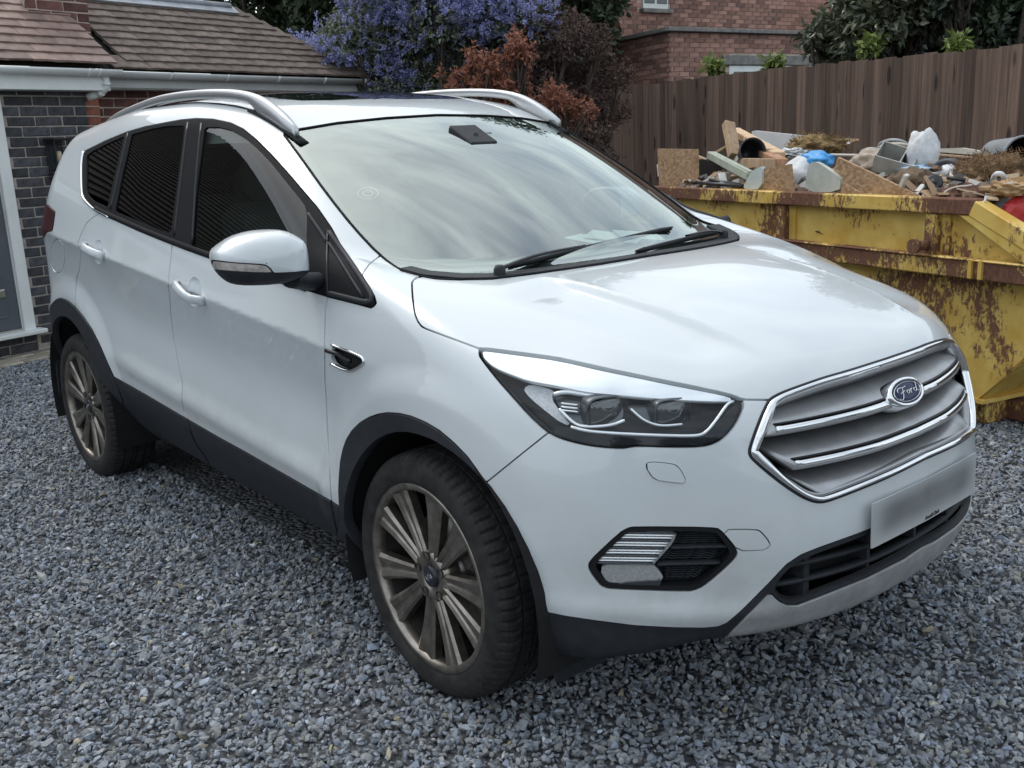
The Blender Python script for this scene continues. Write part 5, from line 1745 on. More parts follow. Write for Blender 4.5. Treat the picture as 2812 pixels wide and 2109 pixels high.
def brick_mesh(L, Hh=.065, T=.05, jit=.0015, seed=0):
    r = np.random.default_rng(seed)
    mb = MB(); mb.box((0, 0, 0), (L, T, Hh), None, .004)
    V = np.array(mb.v); V += r.normal(0, jit, V.shape)
    me = bpy.data.meshes.new('brick'); me.from_pydata(V.tolist(), [], mb.f)
    return me
BM_S = [brick_mesh(.215, seed=i) for i in range(4)]; BM_H = [brick_mesh(.1025, seed=10 + i) for i in range(3)]
BCACHE = {}
def brick_at(parent, mat, s, z, L, y, key):
    k = (round(L, 3), mat.name, random.randrange(4))
    if k not in BCACHE:
        BCACHE[k] = brick_mesh(L, seed=len(BCACHE)); BCACHE[k].materials.append(mat)
    o = bpy.data.objects.new('brick', BCACHE[k]); COL.objects.link(o)
    o.parent = parent; o.location = (s, y + random.uniform(-.0015, .0015), z)
    o.rotation_euler = (random.uniform(-.006, .006), 0, random.uniform(-.006, .006))
    return o
def brick_wall(parent, name, mat, mort, s0, s1, z0, z1, yface, phase=0.0, skip=None, left_clean=True):
    """stretcher-bond leaf: mortar backing with every brick proud of it"""
    mb = MB(); mb.box(((s0 + s1) / 2, yface + .055, (z0 + z1) / 2), (s1 - s0 - .004, .10, z1 - z0)); w = mb.build(name, mort, parent)
    nrow = int(round((z1 - z0) / .075)); n = 0
    for r in range(nrow):
        z = z1 - .0375 - r * .075
        x = s1 - (.1125 if (r % 2) == (0 if phase == 0 else 1) else 0.0)
        right = s1
        if (r % 2) == (0 if phase == 0 else 1):
            if not (skip and skip(s1 - .051, z)): brick_at(w, mat, s1 - .0513, z, .1025, yface + .025, r)
            right = s1 - .1125
        while right > s0 + .02:
            L = min(.215, right - s0)
            if L > .04:
                c = right - L / 2
                if not (skip and skip(c, z)): brick_at(w, mat, c, z, L, yface + .025, r); n += 1
            right -= .225
    return w

wall_a = brick_wall(house, 'wall', BR_D, MORT, .095, .79, .02, 2.0, 0.0)
w_b0 = brick_wall(house, 'wall', BR_D, MORT, -1.6, .093, .02, .155, 0.004)
tag(wall_a, 'dark blue-black brick wall')
mb = MB(); mb.box((.86, .085, 1.0), (.13, .10, 2.0)); pier = mb.build('pier', MORT_R, house)
for r in range(26):
    brick_at(pier, BR_Q, .862, 2.0 - .0375 - r * .075, .128, .055, r)
wall_b = brick_wall(house, 'wall', BR_S, MORT_R, .93, 2.75, 1.25, 2.0, .20)
mb = MB(); mb.box((2.45, .32, .62), (3.0, .10, 1.25)); mb.box((3.36, .29, 1.625), (1.2, .12, .75)); mb.build('wall', MORT_R, house)
mb = MB(); mb.box((-1.0, .35, 1.2), (1.9, .3, 2.4)); mb.build('wall', DARKW, house) if False else None

# door and frame
door = None
mb = MB(); mb.box((-.475, .035, 1.06), (.93, .044, 1.80), None, .004); door = mb.build('door', DOORM, house)
for (x0, x1, z0, z1) in ((-.40, -.10, .30, .62), (-.40, -.10, .98, 1.80), (-.84, -.54, .30, .62), (-.84, -.54, .98, 1.80)):
    mb = MB()
    for (cx, cz, w, h) in (((x0 + x1) / 2, z0, x1 - x0, .014), ((x0 + x1) / 2, z1, x1 - x0, .014), (x0, (z0 + z1) / 2, .014, z1 - z0), (x1, (z0 + z1) / 2, .014, z1 - z0)):
        mb.box((cx, .012, cz), (w, .008, h), None, .003)
    mb.build('panel_moulding', DOORM, door)
mb = MB(); mb.box((-.075, .006, 1.06), (.035, .012, .22), None, .004); mb.tube([(-.075, 0, 1.085), (-.075, -.05, 1.085), (-.10, -.058, 1.085), (-.19, -.058, 1.083)], .009, 10)
mb.lathe([(0, -.008), (.012, -.008), (.012, .004)], (-.075, 0, 1.01), frame((0, -1, 0)), 14); mb.build('handle', STEEL, door)
mb = MB(); mb.box((-.23, .006, .485), (.27, .014, .062), None, .005); mb.box((-.23, -.006, .495), (.25, .012, .03), None, .005); mb.build('letter_plate', STEEL, door)
mb = MB(); mb.box((.045, .02, 1.075), (.09, .085, 1.83), None, .006); mb.box((.012, .04, 1.075), (.03, .06, 1.83), None, .004); frm_ = mb.build('door_frame', UPVC, house)
mb = MB(); mb.box((-.475, .03, 1.985), (1.13, .07, .02)); mb.build('door_frame', UPVC, house)
mb = MB(); mb.box((-.42, -.035, .168), (1.10, .16, .034), None, .006); mb.build('door_sill', UPVC, house)
mb = MB(); mb.box((-.475, .02, .192), (.92, .05, .014)); mb.build('threshold', STEEL, house)

# fascia, gutters, downpipe  (y negative = in front of the wall)
mb = MB(); mb.box((-.35, -.145, 2.015), (2.55, .02, .11), None, .004); mb.box((-.35, -.06, 1.965), (2.55, .16, .012)); mb.build('fascia', UPVC, house)
mb = MB(); mb.box((2.44, -.005, 2.035), (3.02, .02, .085), None, .004); mb.box((2.44, .10, 1.99), (3.02, .19, .012)); mb.build('fascia', UPVC_G, house)
def gutter(s0, s1, y, z, mat, r=.052, t=.003):
    prof = [(r * math.cos(a), r * math.sin(a)) for a in np.linspace(PI, 2 * PI, 11)] + [((r - t) * math.cos(a), (r - t) * math.sin(a)) for a in np.linspace(2 * PI, PI, 11)]
    mb = MB(); mb.prism(prof, (s0, y, z), (0, -1, 0), (0, 0, 1), (s1 - s0, 0, 0), True); return fix_normals(mb.build('gutter', mat, house))
ga = gutter(-1.6, .985, -.205, 2.115, UPVC)
gb = gutter(.93, 3.96, -.065, 2.115, UPVC_G)
for o_, ss, y in ((ga, (.70, .79), -.205), (gb, (1.55, 2.15, 2.75, 3.35, 3.92), -.065)):
    for s_ in ss:
        prof = [(.056 * math.cos(a), .056 * math.sin(a)) for a in np.linspace(PI, 2 * PI, 11)] + [(.0525 * math.cos(a), .0525 * math.sin(a)) for a in np.linspace(2 * PI, PI, 11)]
        mb = MB(); mb.prism(prof, (s_ - .012, y, 2.117), (0, -1, 0), (0, 0, 1), (.024, 0, 0), True); fix_normals(mb.build('gutter_clip', UPVC, o_))
mb = MB(); mb.tube(chaikin([(.885, -.16, 2.085), (.885, -.16, 2.03), (.885, -.155, 1.985), (.86, -.09, 1.945), (.80, -.02, 1.915)], 2, False), .031, 14)
mb.tube([(.885, -.16, 2.02), (.885, -.16, 2.0)], .036, 14); mb.tube([(.87, -.115, 1.958), (.855, -.085, 1.945)], .036, 14)
mb.build('downpipe', UPVC, house)

# tiled roofs
PIT = rad(37)
cp, sp_ = math.cos(PIT), math.sin(PIT)
def tile_mesh(w=.172, L=.21, t=.017, mat=None, seed=0, camber=.0015):
    r = np.random.default_rng(seed)
    V = []; F = []
    for zt in (0, 1):
        for iy, yy in enumerate((0, L)):
            for k in range(4):
                xx = -w / 2 + w * k / 3
                V.append((xx, yy + (r.normal(0, .0012) if iy == 0 else 0), (t if zt else 0) - camber * (abs(xx) / (w / 2)) ** 2 + r.normal(0, .0006)))
    idx = lambda zt, iy, k: zt * 8 + iy * 4 + k
    for k in range(3):
        F.append((idx(1, 0, k), idx(1, 0, k + 1), idx(1, 1, k + 1), idx(1, 1, k))); F.append((idx(0, 0, k), idx(0, 1, k), idx(0, 1, k + 1), idx(0, 0, k + 1)))
        F.append((idx(0, 0, k), idx(0, 0, k + 1), idx(1, 0, k + 1), idx(1, 0, k)))
    F.append((idx(0, 0, 0), idx(1, 0, 0), idx(1, 1, 0), idx(0, 1, 0))); F.append((idx(0, 0, 3), idx(0, 1, 3), idx(1, 1, 3), idx(1, 0, 3)))
    me = bpy.data.meshes.new('tile'); me.from_pydata(V, [], F); me.materials.append(mat); return me
def lay_tiles(roof, meshes, y0, z0, rows, srange, gauge=.112, tw=.175):
    n = 0
    for r in range(rows):
        t = r * gauge
        s0, s1 = srange(t)
        s = s1 - tw / 2 if r % 2 == 0 else s1 - tw
        first = True
        while s > s0:
            o = bpy.data.objects.new('tile', random.choice(meshes)); COL.objects.link(o); o.parent = roof
            o.location = (s + random.uniform(-.002, .002), y0 + t * cp, z0 + t * sp_ + random.uniform(0, .003))
            o.rotation_euler = (PIT - rad(7) + random.uniform(-.012, .012), random.uniform(-.012, .012), random.uniform(-.012, .012))
            s -= tw; n += 1
        if r % 2 == 1:
            o = bpy.data.objects.new('tile', random.choice(meshes)); COL.objects.link(o); o.parent = roof
            o.scale = (.5, 1, 1); o.location = (s1 - tw / 4, y0 + t * cp, z0 + t * sp_); o.rotation_euler = (PIT - rad(7), 0, 0); n += 1
    return n
mb = MB(); mb.add([(-1.6, -.17, 2.135), (.92, -.17, 2.135), (.92, -.17 + 1.4 * cp, 2.135 + 1.4 * sp_), (-1.6, -.17 + 1.4 * cp, 2.135 + 1.4 * sp_)], [(0, 1, 2, 3)])
roof_a = mb.build('roof', DARKW, house)
TMA = [tile_mesh(mat=TILE_N, seed=i) for i in range(4)]; TMB = [tile_mesh(mat=TILE_O, seed=20 + i) for i in range(4)]
lay_tiles(roof_a, TMA, -.245, 2.155, 12, lambda t: (-.45, .95))
mb = MB(); mb.add([(.93, -.03, 2.125), (3.96, -.03, 2.125), (3.96 - 1.25 * cp, -.03 + 1.25 * cp, 2.125 + 1.25 * sp_), (.93, -.03 + 1.25 * cp, 2.125 + 1.25 * sp_), (3.96, 2.4, 2.125)], [(0, 1, 2, 3), (1, 4, 2)])
roof_b = mb.build('roof', DARKW, house)
ntb = lay_tiles(roof_b, TMB, -.105, 2.135, 10, lambda t: (1.10, 3.99 - t * cp * 1.02))
mb = MB(); tt = 1.14      # lead-grey flashing on the ridge
mb.tube([(.4, -.105 + tt * cp, 2.16 + tt * sp_), (3.99 - tt * cp * 1.02 - .05, -.105 + tt * cp, 2.16 + tt * sp_)], .05, 12, squash=.7)
mb.box((1.7, -.105 + tt * cp - .04, 2.155 + tt * sp_ - .02), (2.7, .16, .012), euler(PIT, 0, 0)); mb.build('ridge_flashing', LEAD, house)
# the same roof goes on to the left of the view, above the front door
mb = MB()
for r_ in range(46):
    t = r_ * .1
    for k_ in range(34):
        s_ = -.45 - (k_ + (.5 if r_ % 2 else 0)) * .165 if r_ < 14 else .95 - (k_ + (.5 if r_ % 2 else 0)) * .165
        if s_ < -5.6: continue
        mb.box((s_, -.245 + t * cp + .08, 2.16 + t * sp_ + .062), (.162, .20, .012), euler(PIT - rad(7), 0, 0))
tag(mb.build('roof_tiles', pmat('reflection_dark_tile', (.045, .036, .032), rough=.85, var=.3, scale=9), roof_a), kind='stuff')  # colour darkened so the side windows mirror these tiles near-black
mb = MB(); mb.add([(-5.8, -.17, 2.125), (.92, -.17, 2.125), (.92, -.17 + 4.6 * cp, 2.125 + 4.6 * sp_), (-5.8, -.17 + 4.6 * cp, 2.125 + 4.6 * sp_)], [(0, 1, 2, 3)]); mb.build('roof_deck', DARKW, roof_a)
mb = MB(); mb.box((-3.33, .06, 1.0), (4.74, .12, 2.0)); mb.build('wall', BR_D, house)
mb = MB(); mb.box((-3.7, -.145, 2.015), (4.2, .02, .11), None, .004); mb.build('fascia', UPVC, house)
gutter(-5.8, -1.6, -.205, 2.115, UPVC)
mb = MB(); mb.box((-2.9, -.01, 1.35), (1.3, .06, 1.1), None, .01); wfr = mb.build('window', UPVC, house)
for k_ in (-1, 1):
    mb = MB(); mb.box((-2.9 + k_ * .31, -.045, 1.35), (.54, .02, .96)); mb.build('pane', pmat('dark_pane', (.02, .024, .026), rough=.05, coat=1), wfr)
# red brick upstand seen between the two roofs
up_ = brick_wall(house, 'wall', BR_S, MORT_R, .60, 1.12, 2.05, 3.05, .30)

# wall lantern
lan = empty('wall_lantern', tuple(H(.455, .055, 1.47)), math.atan2(HD[1], HD[0]))
tag(lan, 'black square wall lantern with clear bulb on dark brick wall', 'wall light')
mb = MB(); mb.box((0, .045, .0), (.10, .016, .20), None, .004); mb.box((0, .02, .125), (.012, .05, .012)); mb.build('back_plate', BLK, lan)
mb = MB()
for sx in (-1, 1):
    for sy in (-1, 1): mb.box((sx * .062, sy * .055 - .02, 0), (.010, .010, .25))
for z in (-.125, .125):
    for sx in (-1, 1): mb.box((sx * .062, -.02, z), (.01, .12, .01))
    for sy in (-1, 1): mb.box((0, sy * .055 - .02, z), (.134, .01, .01))
mb.box((0, -.02, .132), (.15, .14, .012), None, .003); mb.box((0, -.02, -.132), (.15, .14, .012), None, .003)
mb.build('cage', BLK, lan)
mb = MB(); mb.lathe([(.0, .055), (.017, .05), (.022, .02), (.017, -.03), (.010, -.06), (.011, -.11), (0, -.115)], (0, -.02, -.01), n=16); mb.build('bulb', pmat('amber_bulb', (.42, .33, .20), rough=.12, coat=1), lan)

# block paving strip at the foot of the wall
pv = link_mesh('path', [tuple(H(-2.2, .34, -.004)), tuple(H(2.6, .34, -.004)), tuple(H(2.6, -.05, -.004)), tuple(H(-2.2, -.05, -.004))], [(0, 1, 2, 3)], pmat('path_sand', (.20, .18, .15), rough=.95, var=.3, scale=20))
tag(pv, kind='structure')
PAV = pmat('buff_paver', (.30, .27, .22), rough=.9, var=.3, scale=9, bump=.4, bscale=80, obj_var=.3)
pme = []
for i in range(3):
    mb = MB(); mb.box((0, 0, 0), (.196, .096, .05), None, .005); me = bpy.data.meshes.new('paver'); me.from_pydata(mb.v, [], mb.f); me.materials.append(PAV); pme.append(me)
bpy.context.view_layer.update()
for j in range(3):
    for i in range(24):
        o = bpy.data.objects.new('paver', random.choice(pme)); COL.objects.link(o); o.parent = pv
        s_ = -2.1 + i * .2 + (.1 if j % 2 else 0)
        o.location = tuple(H(s_, .055 + j * .105, -.022 + random.uniform(0, .006))); o.rotation_euler = (random.uniform(-.02, .02), random.uniform(-.02, .02), math.atan2(HD[1], HD[0]) + random.uniform(-.015, .015))

# ================================================================ fence
FA, FB = np.array(on_z(1620, 250, 1.98)), np.array(on_z(2812, 122, 1.98))
def wood_mat(name, c1, c2, knots=True, scale=1.0):
    m, n, l, b = new_mat(name)
    tc = n.new('ShaderNodeTexCoord'); oi = n.new('ShaderNodeObjectInfo')
    ad = n.new('ShaderNodeVectorMath'); ad.operation = 'ADD'
    cm = n.new('ShaderNodeCombineXYZ'); ml = n.new('ShaderNodeMath'); ml.operation = 'MULTIPLY'; ml.inputs[1].default_value = 37.0
    l.new(oi.outputs['Random'], ml.inputs[0]); l.new(ml.outputs[0], cm.inputs[0]); l.new(ml.outputs[0], cm.inputs[2])
    l.new(tc.outputs['Object'], ad.inputs[0]); l.new(cm.outputs[0], ad.inputs[1])
    mp = n.new('ShaderNodeMapping'); mp.inputs['Scale'].default_value = (30 * scale, 30 * scale, 1.6 * scale); l.new(ad.outputs[0], mp.inputs['Vector'])
    no = n.new('ShaderNodeTexNoise'); no.inputs['Scale'].default_value = 1.5; no.inputs['Detail'].default_value = 7; no.inputs['Distortion'].default_value = .8; l.new(mp.outputs[0], no.inputs['Vector'])
    rp = n.new('ShaderNodeValToRGB'); rp.color_ramp.elements[0].position = .3; rp.color_ramp.elements[1].position = .72
    rp.color_ramp.elements[0].color = (*c1, 1); rp.color_ramp.elements[1].color = (*c2, 1)
    l.new(no.outputs['Fac'], rp.inputs['Fac'])
    col = rp.outputs['Color']
    if knots:
        mk = n.new('ShaderNodeMapping'); mk.inputs['Scale'].default_value = (9, 9, 4.2); l.new(ad.outputs[0], mk.inputs['Vector'])
        vo = n.new('ShaderNodeTexVoronoi'); vo.inputs['Scale'].default_value = 1.0; l.new(mk.outputs[0], vo.inputs['Vector'])
        kr = n.new('ShaderNodeMapRange'); kr.inputs['From Min'].default_value = .13; kr.inputs['From Max'].default_value = .21; kr.inputs['To Min'].default_value = .25; kr.inputs['To Max'].default_value = 1
        l.new(vo.outputs['Distance'], kr.inputs['Value'])
        mx = n.new('ShaderNodeVectorMath'); mx.operation = 'SCALE'; l.new(col, mx.inputs[0]); l.new(kr.outputs['Result'], mx.inputs['Scale']); col = mx.outputs[0]
    mr = n.new('ShaderNodeMapRange'); mr.inputs['To Min'].default_value = .62; mr.inputs['To Max'].default_value = 1.45; l.new(oi.outputs['Random'], mr.inputs['Value'])
    sc = n.new('ShaderNodeVectorMath'); sc.operation = 'SCALE'; l.new(col, sc.inputs[0]); l.new(mr.outputs['Result'], sc.inputs['Scale'])
    l.new(sc.outputs[0], b.inputs['Base Color']); b.inputs['Roughness'].default_value = .85
    bp = n.new('ShaderNodeBump'); bp.inputs['Strength'].default_value = .35; bp.inputs['Distance'].default_value = .004
    l.new(no.outputs['Fac'], bp.inputs['Height']); l.new(bp.outputs['Normal'], b.inputs['Normal'])
    return m
FENCEM = wood_mat('weathered_brown_fence', (.080, .051, .039), (.185, .124, .092))
fd = FB - FA; flen = np.linalg.norm(fd[:2]); fang = math.atan2(fd[1], fd[0])
fence = empty('fence', (FA[0], FA[1], 0), fang)
tag(fence, 'tall brown featheredge timber fence behind the skip', 'fence')
fmes = []
for i in range(5):
    r = np.random.default_rng(i)
    mb = MB(); h = 1.0
    V = []
    w = .118
    # tapered board: thick edge overlaps the next one
    pr = [(-w / 2, 0), (w / 2, .0), (w / 2, -.007), (-w / 2, -.020)]
    mb.prism(pr, (0, 0, 0), (1, 0, 0), (0, 1, 0), (0, 0, 1.0))
    me = bpy.data.meshes.new('board'); me.from_pydata(mb.v, [], mb.f); me.materials.append(FENCEM); fmes.append(me)
nb_ = int((flen + 5.2) / .097)
topz = lambda q: 1.98 + .0 * q
def ftop(s):      # measured top line of the fence
    return float(np.interp(s, [0, flen * .52, flen, flen + 3], [1.98, 2.0, 1.98, 1.97]))
for i in range(nb_):
    s_ = -1.3 + i * .097
    o = bpy.data.objects.new('board', fmes[i % 5]); COL.objects.link(o); o.parent = fence
    o.location = (s_, random.uniform(-.003, .003), .0); o.scale = (1, 1, ftop(s_) + random.uniform(-.010, .010)); o.rotation_euler = (0, random.uniform(-.004, .004), random.uniform(-.03, .03))
for z in (.4, 1.1, 1.75):
    mb = MB(); mb.box((flen / 2 + 1.2, .05, z), (flen + 5.0, .04, .08)); mb.build('rail', FENCEM, fence)
for i in range(6):
    mb = MB(); mb.box((-1 + i * 2.2, .10, .95), (.09, .09, 1.9)); mb.build('post', FENCEM, fence)

# ================================================================ neighbouring brick house
BR_N = pmat('mixed_red_brick', (.29, .16, .128), rough=.9, var=.3, scale=3, obj_var=.42)
NZ = 3.04
c0 = np.array(on_z(1836, 77, NZ)); cr = np.array(on_z(2258, 90, NZ)); cl = np.array(on_z(1649, 118, NZ))
def nwall(parent, A, B, z0, z1, nmax=150, gap_fun=None):
    d = (B - A)[:2]; Ln = np.linalg.norm(d); ang = math.atan2(d[1], d[0])
    # face the camera: local -y towards it
    o = empty('wall', (A[0], A[1], 0), ang)
    side = np.dot(np.array([-math.sin(ang), math.cos(ang)]), CAMP[:2] - A[:2])
    if side > 0:
        bpy.data.objects.remove(o); return nwall(parent, B, A, z0, z1, nmax, (lambda s, z: gap_fun(Ln - s, z)) if gap_fun else None)
    bpy.data.objects.remove(o)
    mb = MB(); mb.box((Ln / 2, .062, (z0 + z1) / 2), (Ln - .13, .09, z1 - z0)); w = mb.build('wall', MORT_R, parent)
    w.location = (A[0], A[1], 0); w.rotation_euler = (0, 0, ang)
    nrow = int((z1 - z0) / .075)
    cand = []
    for r in range(nrow):
        z = z1 - .0375 - r * .075
        s = .1125 - (.1125 if r % 2 else 0)
        while s < Ln:
            c = s; L = .215
            if s - .1075 < 0: L = .1025; c = .0513
            if c + L / 2 > Ln: L = max(.04, Ln - c + L / 2 - .002); c = Ln - L / 2
            if not (gap_fun and gap_fun(c, z)): cand.append((c, z, L))
            s += .225
    # the ones that show largest in the photograph stay single, the rest is one piece
    a_ = np.array([math.cos(ang), math.sin(ang), 0])
    P = np.array([[A[0], A[1], 0] + a_ * c + np.array([0, 0, z]) for c, z, L in cand])
    uv, dd = project(P)
    vis = (uv[:, 0] > -20) & (uv[:, 0] < PW + 20) & (uv[:, 1] > -20) & (uv[:, 1] < 330)
    order = np.argsort(np.where(vis, dd, dd + 100))
    single = set(order[:nmax].tolist())
    rest_ = MB()
    for i, (c, z, L) in enumerate(cand):
        if i in single: brick_at(w, BR_N, c, z, L, .025, i)
        else: rest_.box((c, .025, z), (L, .05, .065))
    if rest_.v: tag(rest_.build('brickwork', BR_NS, w), kind='stuff')
    return w
def brick_stuff_mat():
    m, n, l, b = new_mat('mixed_red_brick_far')
    gi = n.new('ShaderNodeNewGeometry'); rp = n.new('ShaderNodeValToRGB')
    rp.color_ramp.elements[0].color = (.19, .10, .075, 1); rp.color_ramp.elements[1].color = (.40, .215, .165, 1)
    l.new(gi.outputs['Random Per Island'], rp.inputs['Fac']); l.new(rp.outputs['Color'], b.inputs['Base Color']); b.inputs['Roughness'].default_value = .9
    return m
BR_NS = brick_stuff_mat()
nb_house = empty('brick_house', (c0[0], c0[1], 0), 0)
tag(nb_house, 'red brick neighbouring house with flat-roofed extension behind the fence', 'house')
bpy.context.view_layer.update()
class _W:      # keep world coordinates while parenting
    pass
def adopt(o, p):
    o.parent = p; o.matrix_parent_inverse = p.matrix_world.inverted(); return o
rdir = (cr - c0) / np.linalg.norm(cr - c0); ldir = (cl - c0) / np.linalg.norm(cl - c0)
ndir = np.array([-rdir[1], rdir[0], 0]); ndir = ndir if np.dot(ndir, CAMP - c0) > 0 else -ndir
# window in the right-hand face, just above the fence
wP = [on_plane(u, v, c0, ndir) for u, v in ((2005, 180), (2140, 178), (2140, 230), (2005, 232))]
ws0 = np.dot(wP[0] - c0, rdir); ws1 = np.dot(wP[1] - c0, rdir); wz1 = wP[0][2]; wz0 = wz1 - 1.0
w_r = nwall(None, c0, c0 + rdir * 4.6, 1.5, NZ - .06, 300, lambda s, z: (ws0 - .02 < s < ws1 + .9) and (wz0 < z < wz1 + .17))
w_l = nwall(None, c0 + ldir * 3.2, c0, 1.5, NZ - .06, 300)
for w_ in (w_r, w_l): adopt(w_, nb_house)
COPE = pmat('concrete_coping', (.20, .19, .18), rough=.9, var=.3, scale=8)
def wbox(name, P, sx, size, mat, parent, ang):
    mb = MB(); mb.box((0, 0, 0), size, None, .006); o = mb.build(name, mat, None); o.location = tuple(P); o.rotation_euler = (0, 0, ang); bpy.context.view_layer.update(); return adopt(o, parent)
ra = math.atan2(rdir[1], rdir[0]); la = math.atan2(ldir[1], ldir[0])
bpy.context.view_layer.update()
wbox('coping', c0 + rdir * 2.25 + ndir * .0 + np.array([0, 0, -.02]), 0, (4.7, .22, .06), COPE, nb_house, ra)
wbox('coping', c0 + ldir * 1.55 + np.array([0, 0, -.022]), 0, (3.3, .22, .06), COPE, nb_house, la)
wcen = c0 + rdir * ((ws0 + ws1) / 2 + .4); 
WGL = pmat('dark_window_pane', (.04, .05, .055), rough=.05, coat=1)
win = wbox('window', np.array([wcen[0], wcen[1], (wz0 + wz1) / 2]) - ndir * .02, 0, (ws1 - ws0 + .85, .06, wz1 - wz0), UPVC, nb_house, ra)
def wsub(name, off_s, z, size, mat, par):
    p = c0 + rdir * off_s + ndir * .03; return wbox(name, np.array([p[0], p[1], z]), 0, size, mat, par, ra)
wsub('pane', ws0 + .36, (wz0 + wz1) / 2 - .03, (.58, .03, wz1 - wz0 - .14), WGL, win)
wsub('pane', ws0 + 1.02, (wz0 + wz1) / 2 - .03, (.60, .03, wz1 - wz0 - .14), WGL, win)
wsub('lintel', (ws0 + ws1) / 2 + .3, wz1 + .085, (ws1 - ws0 + 1.0, .04, .15), COPE, nb_house)
# two-storey wall further back
uo = c0 - ndir * 2.1
upl = on_plane(1698, 60, uo, ndir); upr = on_plane(2420, 60, uo, ndir)
bw = [on_plane(u, v, uo, ndir) for u, v in ((1764, 10), (1833, 10), (1833, 26), (1764, 26))]
bs0 = np.dot(bw[0] - upl, rdir); bs1 = np.dot(bw[1] - upl, rdir); bz = bw[2][2]
UA = np.array([upl[0], upl[1], 0]); UB = np.array([upr[0], upr[1], 0])
w_u = nwall(None, UA, UB, NZ - .4, 5.6, 300, lambda s, z: (bs0 - .02 < s < bs1 + .02) and z > bz - .02)
bpy.context.view_layer.update(); adopt(w_u, nb_house)
p = UA + rdir * ((bs0 + bs1) / 2) + ndir * -.02
win2 = wbox('window', np.array([p[0], p[1], bz + .6]), 0, (bs1 - bs0, .08, 1.2), UPVC, nb_house, ra)
for k_ in (-1, 1):
    q = p + rdir * k_ * (bs1 - bs0) * .245 + ndir * .045
    wbox('pane', np.array([q[0], q[1], bz + .64]), 0, ((bs1 - bs0) * .40, .02, 1.1), WGL, win2, ra)
wbox('sill', np.array([p[0], p[1], bz - .04]) + ndir * .06, 0, (bs1 - bs0 + .12, .12, .07), COPE, nb_house, ra)

# roof of the neighbouring house, above the view
TILE_F = pmat('neighbour_roof_tile', (.12, .075, .06), rough=.85, var=.3, scale=5)
q0, q1 = UA - rdir * .3 + ndir * .3, UB + rdir * 3 + ndir * .3
V_ = [tuple(q0 + [0, 0, 5.6]), tuple(q1 + [0, 0, 5.6]), tuple(q1 - ndir * 3.4 + [0, 0, 8.0]), tuple(q0 - ndir * 3.4 + rdir * 0 + [0, 0, 8.0]), tuple(q0 - ndir * 6.8 + [0, 0, 5.6]), tuple(q1 - ndir * 6.8 + [0, 0, 5.6])]
o = link_mesh('roof', V_, [(0, 1, 2, 3), (3, 2, 5, 4)], TILE_F, None); bpy.context.view_layer.update(); adopt(o, nb_house)
g0, g1 = UA + ndir * -.02, UA - ndir * 6.4
o = link_mesh('wall', [tuple(g0 + [0, 0, 0]), tuple(g1 + [0, 0, 0]), tuple(g1 + [0, 0, 5.6]), tuple((g0 + g1) / 2 + [0, 0, 7.9]), tuple(g0 + [0, 0, 5.6])], [(0, 1, 2, 3, 4)], BR_NS, None); adopt(o, nb_house)
# ================================================================ plants
def leaf_mat(name, c1, c2, rough=.5, trans=.25):
    m, n, l, b = new_mat(name)
    gi = n.new('ShaderNodeNewGeometry'); rp = n.new('ShaderNodeValToRGB')
    rp.color_ramp.elements[0].color = (*c1, 1); rp.color_ramp.elements[1].color = (*c2, 1)
    l.new(gi.outputs['Random Per Island'], rp.inputs['Fac']); l.new(rp.outputs['Color'], b.inputs['Base Color'])
    b.inputs['Roughness'].default_value = rough
    tl = n.new('ShaderNodeBsdfTranslucent'); l.new(rp.outputs['Color'], tl.inputs['Color'])
    mx = n.new('ShaderNodeMixShader'); mx.inputs[0].default_value = trans
    l.new(b.outputs[0], mx.inputs[1]); l.new(tl.outputs[0], mx.inputs[2]); l.new(mx.outputs[0], n['Material Output'].inputs['Surface'])
    return m
def unit(a): return a / (np.linalg.norm(a, axis=-1, keepdims=True) + 1e-12)
def leaves_mesh(name, P, A, Nn, length, width, mat, parent, fold=.25):
    """P base points, A leaf axes, Nn leaf normals"""
    n = len(P)
    A = unit(A); B = unit(np.cross(Nn, A)); C = np.cross(A, B)
    Ln = length[:, None] if np.ndim(length) else np.full((n, 1), length); Wd = width[:, None] if np.ndim(width) else np.full((n, 1), width)
    v0 = P; v2 = P + A * Ln - C * Ln * .12
    mid = P + A * Ln * .48
    v1 = mid + B * Wd * .5 + C * Wd * fold; v3 = mid - B * Wd * .5 + C * Wd * fold
    V = np.stack([v0, v1, v2, v3], 1).reshape(-1, 3)
    b = np.arange(n)[:, None] * 4
    F = np.concatenate([b + [0, 1, 2], b + [0, 2, 3]], 1).reshape(-1, 3)
    o = tri_mesh(name, V, F, mat, parent)
    return o
def at_px(u, v, dist): return CAMP + ray(u, v) * dist
def clump_points(clumps, n, seed, shell=.45):
    """points in the outer shells of spherical clumps (centre, radius)"""
    r = np.random.default_rng(seed)
    C = np.array([c[0] for c in clumps]); R = np.array([c[1] for c in clumps])
    k = r.choice(len(clumps), n, p=R ** 2 / (R ** 2).sum())
    d = unit(r.normal(size=(n, 3)))
    lump = 1 + .22 * np.sin(d[:, 0] * 7 + k) * np.sin(d[:, 1] * 6 + k * 2) + .15 * np.sin(d[:, 2] * 11 + k)
    rr = R[k] * (1 - shell * r.random(n) ** 1.6) * lump
    return C[k] + d * rr[:, None] * [1, 1, .92], d
